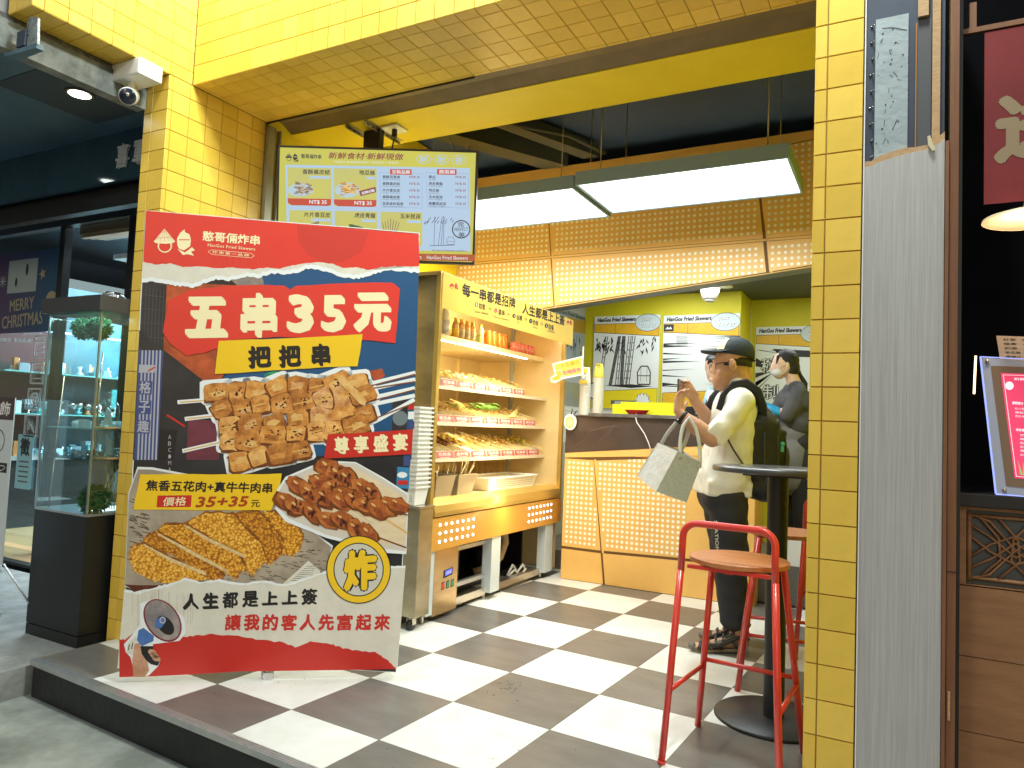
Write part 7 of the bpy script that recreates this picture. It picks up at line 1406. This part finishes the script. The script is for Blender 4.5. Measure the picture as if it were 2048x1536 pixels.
obj('navy_backing', MB().box((1.979,.182,1.9), (2.182,.2,3.2)), BLUEF, gb_); obj('grey_board', MB().box((2.003,.172,1.955), (2.089,.1815,2.395)), MARB, gb_); obj('dark_recess', MB().box((2.112,.176,1.98), (2.148,.1815,2.37)), mat('recess_grey', (.07,.075,.085), .6), gb_); obj('timber_strip', MB().box((2.150,.165,1.99), (2.170,.1815,2.9)), PLY, gb_); obj('timber_strip', MB().box((2.113,.165,2.375), (2.140,.1815,2.9)), PLY, gb_); obj('copper_edge', MB().box((2.108,.17,1.98), (2.111,.1815,2.36)), mat('copper_edge', (.45,.22,.08), .35, .5), gb_)
obj('splinter', MB().prism([(2.141,.150,1.985),(2.152,.150,1.965),(2.158,.150,1.968),(2.146,.150,2.012),(2.139,.150,2.01)], (0,.008,0)), mat('splinter_wood', (.62,.56,.38), .7), gb_, fixn=True)
NB = Board(gb_, (2.0,.172,1.95), (1,0,0), (0,0,1), (0,-1,0), step=.0008); random.seed(31)
for k in range(22): a, b2 = random.uniform(.008,.082), random.uniform(.02,.43); NB.ell(a,b2,random.uniform(.001,.003),random.uniform(.001,.003),BLK,1,8,raw=True,jit=.3)
for k in range(12): a, b2 = random.uniform(.005,.07), random.uniform(.05,.42); NB.line([(a,b2),(a+random.uniform(-.01,.015),b2-random.uniform(.005,.02))], .0012, BLKM, 1, True)
NB.line([(.02,.415),(.05,.41),(.07,.40),(.085,.395)], .002, BLKM, 1, True); NB.line([(.05,.10),(.062,.13)], .0015, BLKM, 1, True); NB.flush('nail_marks')
q = MB()
for k in range(9): q.ball((1.992 + random.uniform(-.003,.003), .181, 1.98+k*.05), (.0035,.004,.003), 6); q.tube([(1.994,.180,1.985+k*.05),(2.0,.172,1.98+k*.05)], .0012, 4)
obj('screws', q, STEEL, gb_)
tr_ = thing('wood_door_frame', 'brown wooden upright trim between the grey panel and the juice bar', 'trim', (2.2,.16,0))
obj('upright', MB().box((2.1835,.150,-.4), (2.1925,.19,1.99)), BRWOODV, tr_); obj('upright', MB().box((2.1945,.162,-.4), (2.216,.24,3.0)), BRWOODV, tr_); obj('joint_line', MB().box((2.1945,.1605,.792), (2.216,.1617,.795)), BLK, tr_); obj('black_channel', MB().box((2.2175,.19,-.4), (2.2265,.26,3.0)), BLK, tr_); obj('pull_strip', MB().box((2.1985,.156,.40), (2.2045,.1617,.475)), PLY, tr_)
jb = thing('juice_bar_counter', 'wooden drink stall counter with a black top and pierced lattice panel', 'counter', (2.6,.3,0)); y_ = .30
obj('black_top', MB().box((2.2275,.27,.965), (3.6,.75,1.003)), BLKM, jb, bevel=.003); obj('lattice_frame', MB().box((2.2285,y_,.955), (3.6,y_+.02,.964)).box((2.2285,y_,.745), (2.249,y_+.02,.9545)).box((2.2285,y_,.7415), (3.6,y_+.02,.7445)), BRWOOD, jb)
obj('lattice_back', MB().box((2.249,y_+.016,.745), (3.6,y_+.02,.955)), mat('lattice_dark', (.075,.085,.085), .6), jb)
q = MB(); cx_, cz_ = 2.367, .850; R_ = .105
def strap2(pts, w2=.0075): q.tube([(x, y_+.009, z0) for x, z0 in pts], w2, 4, 0, True, flat=1.0)
for sgn in (-1, 1):
    for k in range(3):
        s0_ = .035 + .03*k; strap2([(cx_-.115, cz_+sgn*s0_), (cx_-.06, cz_+sgn*(s0_-.045+.012*k)), (cx_, cz_-sgn*(.0+.02*(2-k))), (cx_+.06, cz_+sgn*(s0_-.045)), (cx_+.115, cz_+sgn*s0_)], .0042)
    for k in range(2): s0_ = .04 + .045*k; strap2([(cx_+sgn*s0_, cz_+.085), (cx_+sgn*(s0_-.045), cz_+.03), (cx_+sgn*(s0_-.05), cz_-.03), (cx_+sgn*s0_, cz_-.085)], .0042)
strap2([(cx_-.115,cz_+.088),(cx_+.115,cz_+.088)], .006); strap2([(cx_-.115,cz_-.088),(cx_+.115,cz_-.088)], .006); strap2([(cx_-.11,cz_-.09),(cx_-.11,cz_+.09)], .0075)
obj('lattice', q, BRWOOD, jb)
zc = [.7385,.541,.3325,.12,-.1]
for k in range(4): obj('plank', MB().box((2.2285,y_,zc[k+1]+.002), (3.6,y_+.02,zc[k]-.0005)), BRWOOD, jb)
obj('carcass', MB().box((2.2285,y_+.021,-.4), (3.6,.74,.95)), BLKM, jb)
obj('juice_bar_wall', MB().box((2.2285,1.6,-.2), (4.5,1.65,3.2)).box((2.2285,.45,1.003),(2.236,1.6,3.2)), mat('near_black_wall', (.004,.004,.006), .9, spec=.1, vary=.3, vs=3), kind='structure')
ms = thing('lit_menu_stand', 'glowing pink acrylic drinks menu standing on the black counter top', 'menu stand', (2.40,.42,1.003)); sl_ = .16; ux = Vector((1,0,0)); vx = Vector((0,math.sin(sl_),math.cos(sl_)))
def quadp(B, c, d, m, name, par): q = MB(); q.prism([B.P(a,b2,0) for a, b2 in c], B.n*-d); return obj(name, q, m, par, fixn=True)
MSB = Board(ms, (2.32,.285,1.005), (1,-.1,0), vx, (-.05,-1,.16), step=.0008)
ACR = mat('acrylic_glow', (.30,.38,.95), .2, emit=.9); quadp(MSB, [(-.002,0),(.32,0),(.32,.35),(-.035,.40)], .012, mat('acrylic_clear', (.38,.40,.50), .15, coat=.6), 'acrylic', ms)
MSB.line([(-.002,.0),(-.035,.40)], .0045, ACR, 1, True); MSB.line([(-.035,.40),(.3,.372)], .003, ACR, 1, True); MSB.line([(-.002,.0),(.3,-.008)], .0045, ACR, 1, True)
MSB.poly([(.022,.025),(.32,.012),(.32,.355),(-.010,.372)], mat('frame_brown', (.20,.12,.07), .4), 2, True)
PKM = mat('menu_pink', (.72,.045,.13), .3, emit=.75, vary=.1, vs=8); MW = mat('menu_white', (.95,.75,.80), .3, emit=.8); MBL = mat('menu_blue', (.35,.60,.75), .3, emit=.7); MGR = mat('menu_leaf', (.25,.45,.12), .3, emit=.6); MOR = mat('menu_orange', (.85,.40,.05), .3, emit=.6)
MSB.poly([(.042,.048),(.32,.036),(.32,.335),(.014,.350)], PKM, 3, True); MSB.line([(.046,.053),(.30,.042)], .0012, MW, 4, True); MSB.line([(.046,.053),(.020,.344)], .0012, MW, 4, True); MSB.line([(.020,.344),(.3,.333)], .0012, MW, 4, True)
MSB.text('新鮮果汁現打飲品', (.045,.332), (.15,.328), .008, MW, 4, bold=.01, raw=True); MSB.ell(.105,.300,.022,.026,MW,4,raw=True); MSB.ell(.105,.300,.018,.021,MBL,4.5,raw=True); MSB.ring(.105,.302,.012,.004,PKM,5,raw=True); MSB.ell(.034,.312,.010,.012,MW,4,raw=True)
MSB.text('鮮榨果汁', (.040,.262), (.066,.260), .009, MW, 4, bold=.02, raw=True); MSB.text('冰沙系列', (.047,.185), (.074,.183), .009, MW, 4, bold=.02, raw=True)
for k in range(3): MSB.text(['紅心芭樂','鳳梨汁','西瓜牛奶'][k], (.046,.246-k*.011), (.076,.244-k*.011), .006, MW, 4, raw=True); MSB.text('50', (.088,.244-k*.011), (.094,.244-k*.011), .006, MW, 4, raw=True)
for k in range(6): MSB.text(['芒果','檸檬','奇異果','百香果','草莓','火龍果'][k], (.056,.170-k*.011), (.078,.168-k*.011), .006, MW, 4, raw=True); MSB.text('60', (.094,.168-k*.011), (.100,.167-k*.011), .006, MW, 4, raw=True)
for k in range(9): MSB.text(['柳橙汁','蘋果汁','葡萄汁','木瓜牛奶','酪梨牛奶','香蕉牛奶','檸檬汁','甘蔗汁','椰子汁'][k], (.118,.262-k*.013), (.145,.260-k*.013), .006, MW, 4, raw=True)
for k in range(6): MSB.poly([(.055+k*.006,.058),(.061+k*.006,.058),(.05+k*.012,.095+random.uniform(-.01,.01))], MGR, 4.2, True)
MSB.ell(.082,.066,.012,.012,MOR,4.5,raw=True); MSB.ell(.105,.07,.013,.014,MGR,4.6,raw=True); MSB.flush('menu_page')
for k, (a, b2) in enumerate(((-.018,.385),(.018,.012))): obj('stud', MB().ball(MSB.P(a,b2,4), .006, 10), STEEL, ms)
lamp('menu_glow', 'AREA', (2.42,.20,1.2), .35, (1,.35,.5), .25, .3, (2.3,-1,1.1))
pc = thing('paper_menu_card', 'cream paper price card standing behind the pink lit menu', 'card', (2.40,.45,1.4)); PCB = Board(pc, (2.338,.36,1.365), (1,-.05,0), (-.12,.1,1), (0,-1,.1), step=.0008); quadp(PCB, [(0,0),(.2,-.01),(.2,.085),(0,.10)], .002, mat('card_cream', (.62,.48,.36), .6), 'card', pc)
for k, t in enumerate(['紅茶 · 40','綠茶 · 40','奶茶 · 50','冬瓜茶 · 30','檸檬汁 · 50','果醋 · 45']): PCB.text(t, (.015,.088-k*.013), (.075,.085-k*.013), .007, K_K, 1, bold=.02, raw=True)
PCB.flush('print')
lk = thing('led_rod', 'thin warm led rod standing behind the menu', 'light', (2.285,.5,1.2)); obj('rod', MB().tube([(2.283,.52,1.30),(2.287,.52,1.42)], .003, 6), mat('warm_rod', (1,.72,.35), .5, emit=4), lk)
bn = thing('red_banner', 'dark red hanging banner with part of a cream character', 'banner', (2.4,.36,1.85)); BB = Board(bn, (2.282,.235,1.822), (1,0,0), (0,0,1), (0,-1,0), step=.0008); random.seed(3)
obj('cloth', MB().box((2.282,.235,1.822), (2.75,.238,2.325)), mat('banner_red', (.22,.022,.024), .8, vary=.2, vs=5), bn); BB.text('送', (.022,.21), (.225,.21), .20, mat('banner_cream', (.30,.22,.13), .7), 1, bold=.045, raw=True); BB.flush('lettering'); obj('rail', MB().box((2.23,.232,2.33), (2.9,.246,2.345)).box((2.245,.232,2.345),(2.262,.25,2.42)), BRWOODV, bn)
pn = thing('pendant_lamp', 'lit cream enamel pendant lamp below the red banner', 'pendant lamp', (2.39,.25,1.78)); ENM = mat('cream_enamel', (.75,.60,.42), .4); q = MB(); q.lathe([(.118,0),(.116,.005),(.07,.020),(.022,.028),(.016,.06),(.0001,.06)], (2.395,.25,1.772), 36, cap=False); q.lathe([(.1165,.001),(.068,.016),(.02,.024),(.0001,.024)], (2.395,.25,1.772), 36, cap=False); obj('shade', q, ENM, pn); obj('bulb', MB().ball((2.395,.25,1.782), .022, 14), mat('warm_bulb', (1,.82,.55), .5, emit=14), pn); obj('cord', MB().tube([(2.385,.25,1.86),(2.385,.25,3.0)], .004, 6), BLK, pn)
lamp('pendant_light', 'POINT', (2.385,.25,1.76), 2.2, (1,.72,.42), .03)
# ---------------------------------------------------------------- arcade lamps that light the portal, and an added fill light
def arcade(x, y, z, w_, h, e, target, label, col=(.90,1.0,.93)):
    t = thing('offscreen_lamp', label, 'lamp', (x,y,z)); d = (Vector(target) - Vector((x,y,z))).normalized(); RM = Matrix.Translation((x,y,z)) @ d.to_track_quat('Z','Y').to_matrix().to_4x4()
    obj('housing', MB().box((-w_/2-.01,-h/2-.01,-.06), (w_/2+.01,h/2+.01,-.012), M=RM), BLKM, t); obj('lens', MB().box((-w_/2,-h/2,-.0115), (w_/2,h/2,-.004), M=RM), LAMPW, t)
    lamp('offscreen_light', 'AREA', Vector((x,y,z)) + d*.01, e, col, w_, h, target)
arcade(-.45,-.12,4.05,.22,.10,44,(-.6,.3,2.6),'floodlight close above the lintel, aimed down at the entrance')
arcade(2.0,-.40,3.95,.4,.2,125,(-1.2,.45,1.5),'floodlight on the arcade ceiling in front of the shop')
arcade(-.6,-2.6,4.3,1.2,.3,20,(.6,1.0,.6),'added long fill light over the street, out of view')  # made-up source, added to brighten the shop front
sunl = bpy.data.lights.new('sun', 'SUN'); sunl.energy = .25; sunl.angle = math.radians(15); sunl.color = (1,.96,.9); suno = bpy.data.objects.new('sun', sunl); COL.objects.link(suno); suno.rotation_euler = Vector((-.25,.75,-.6)).to_track_quat('-Z','Y').to_euler()
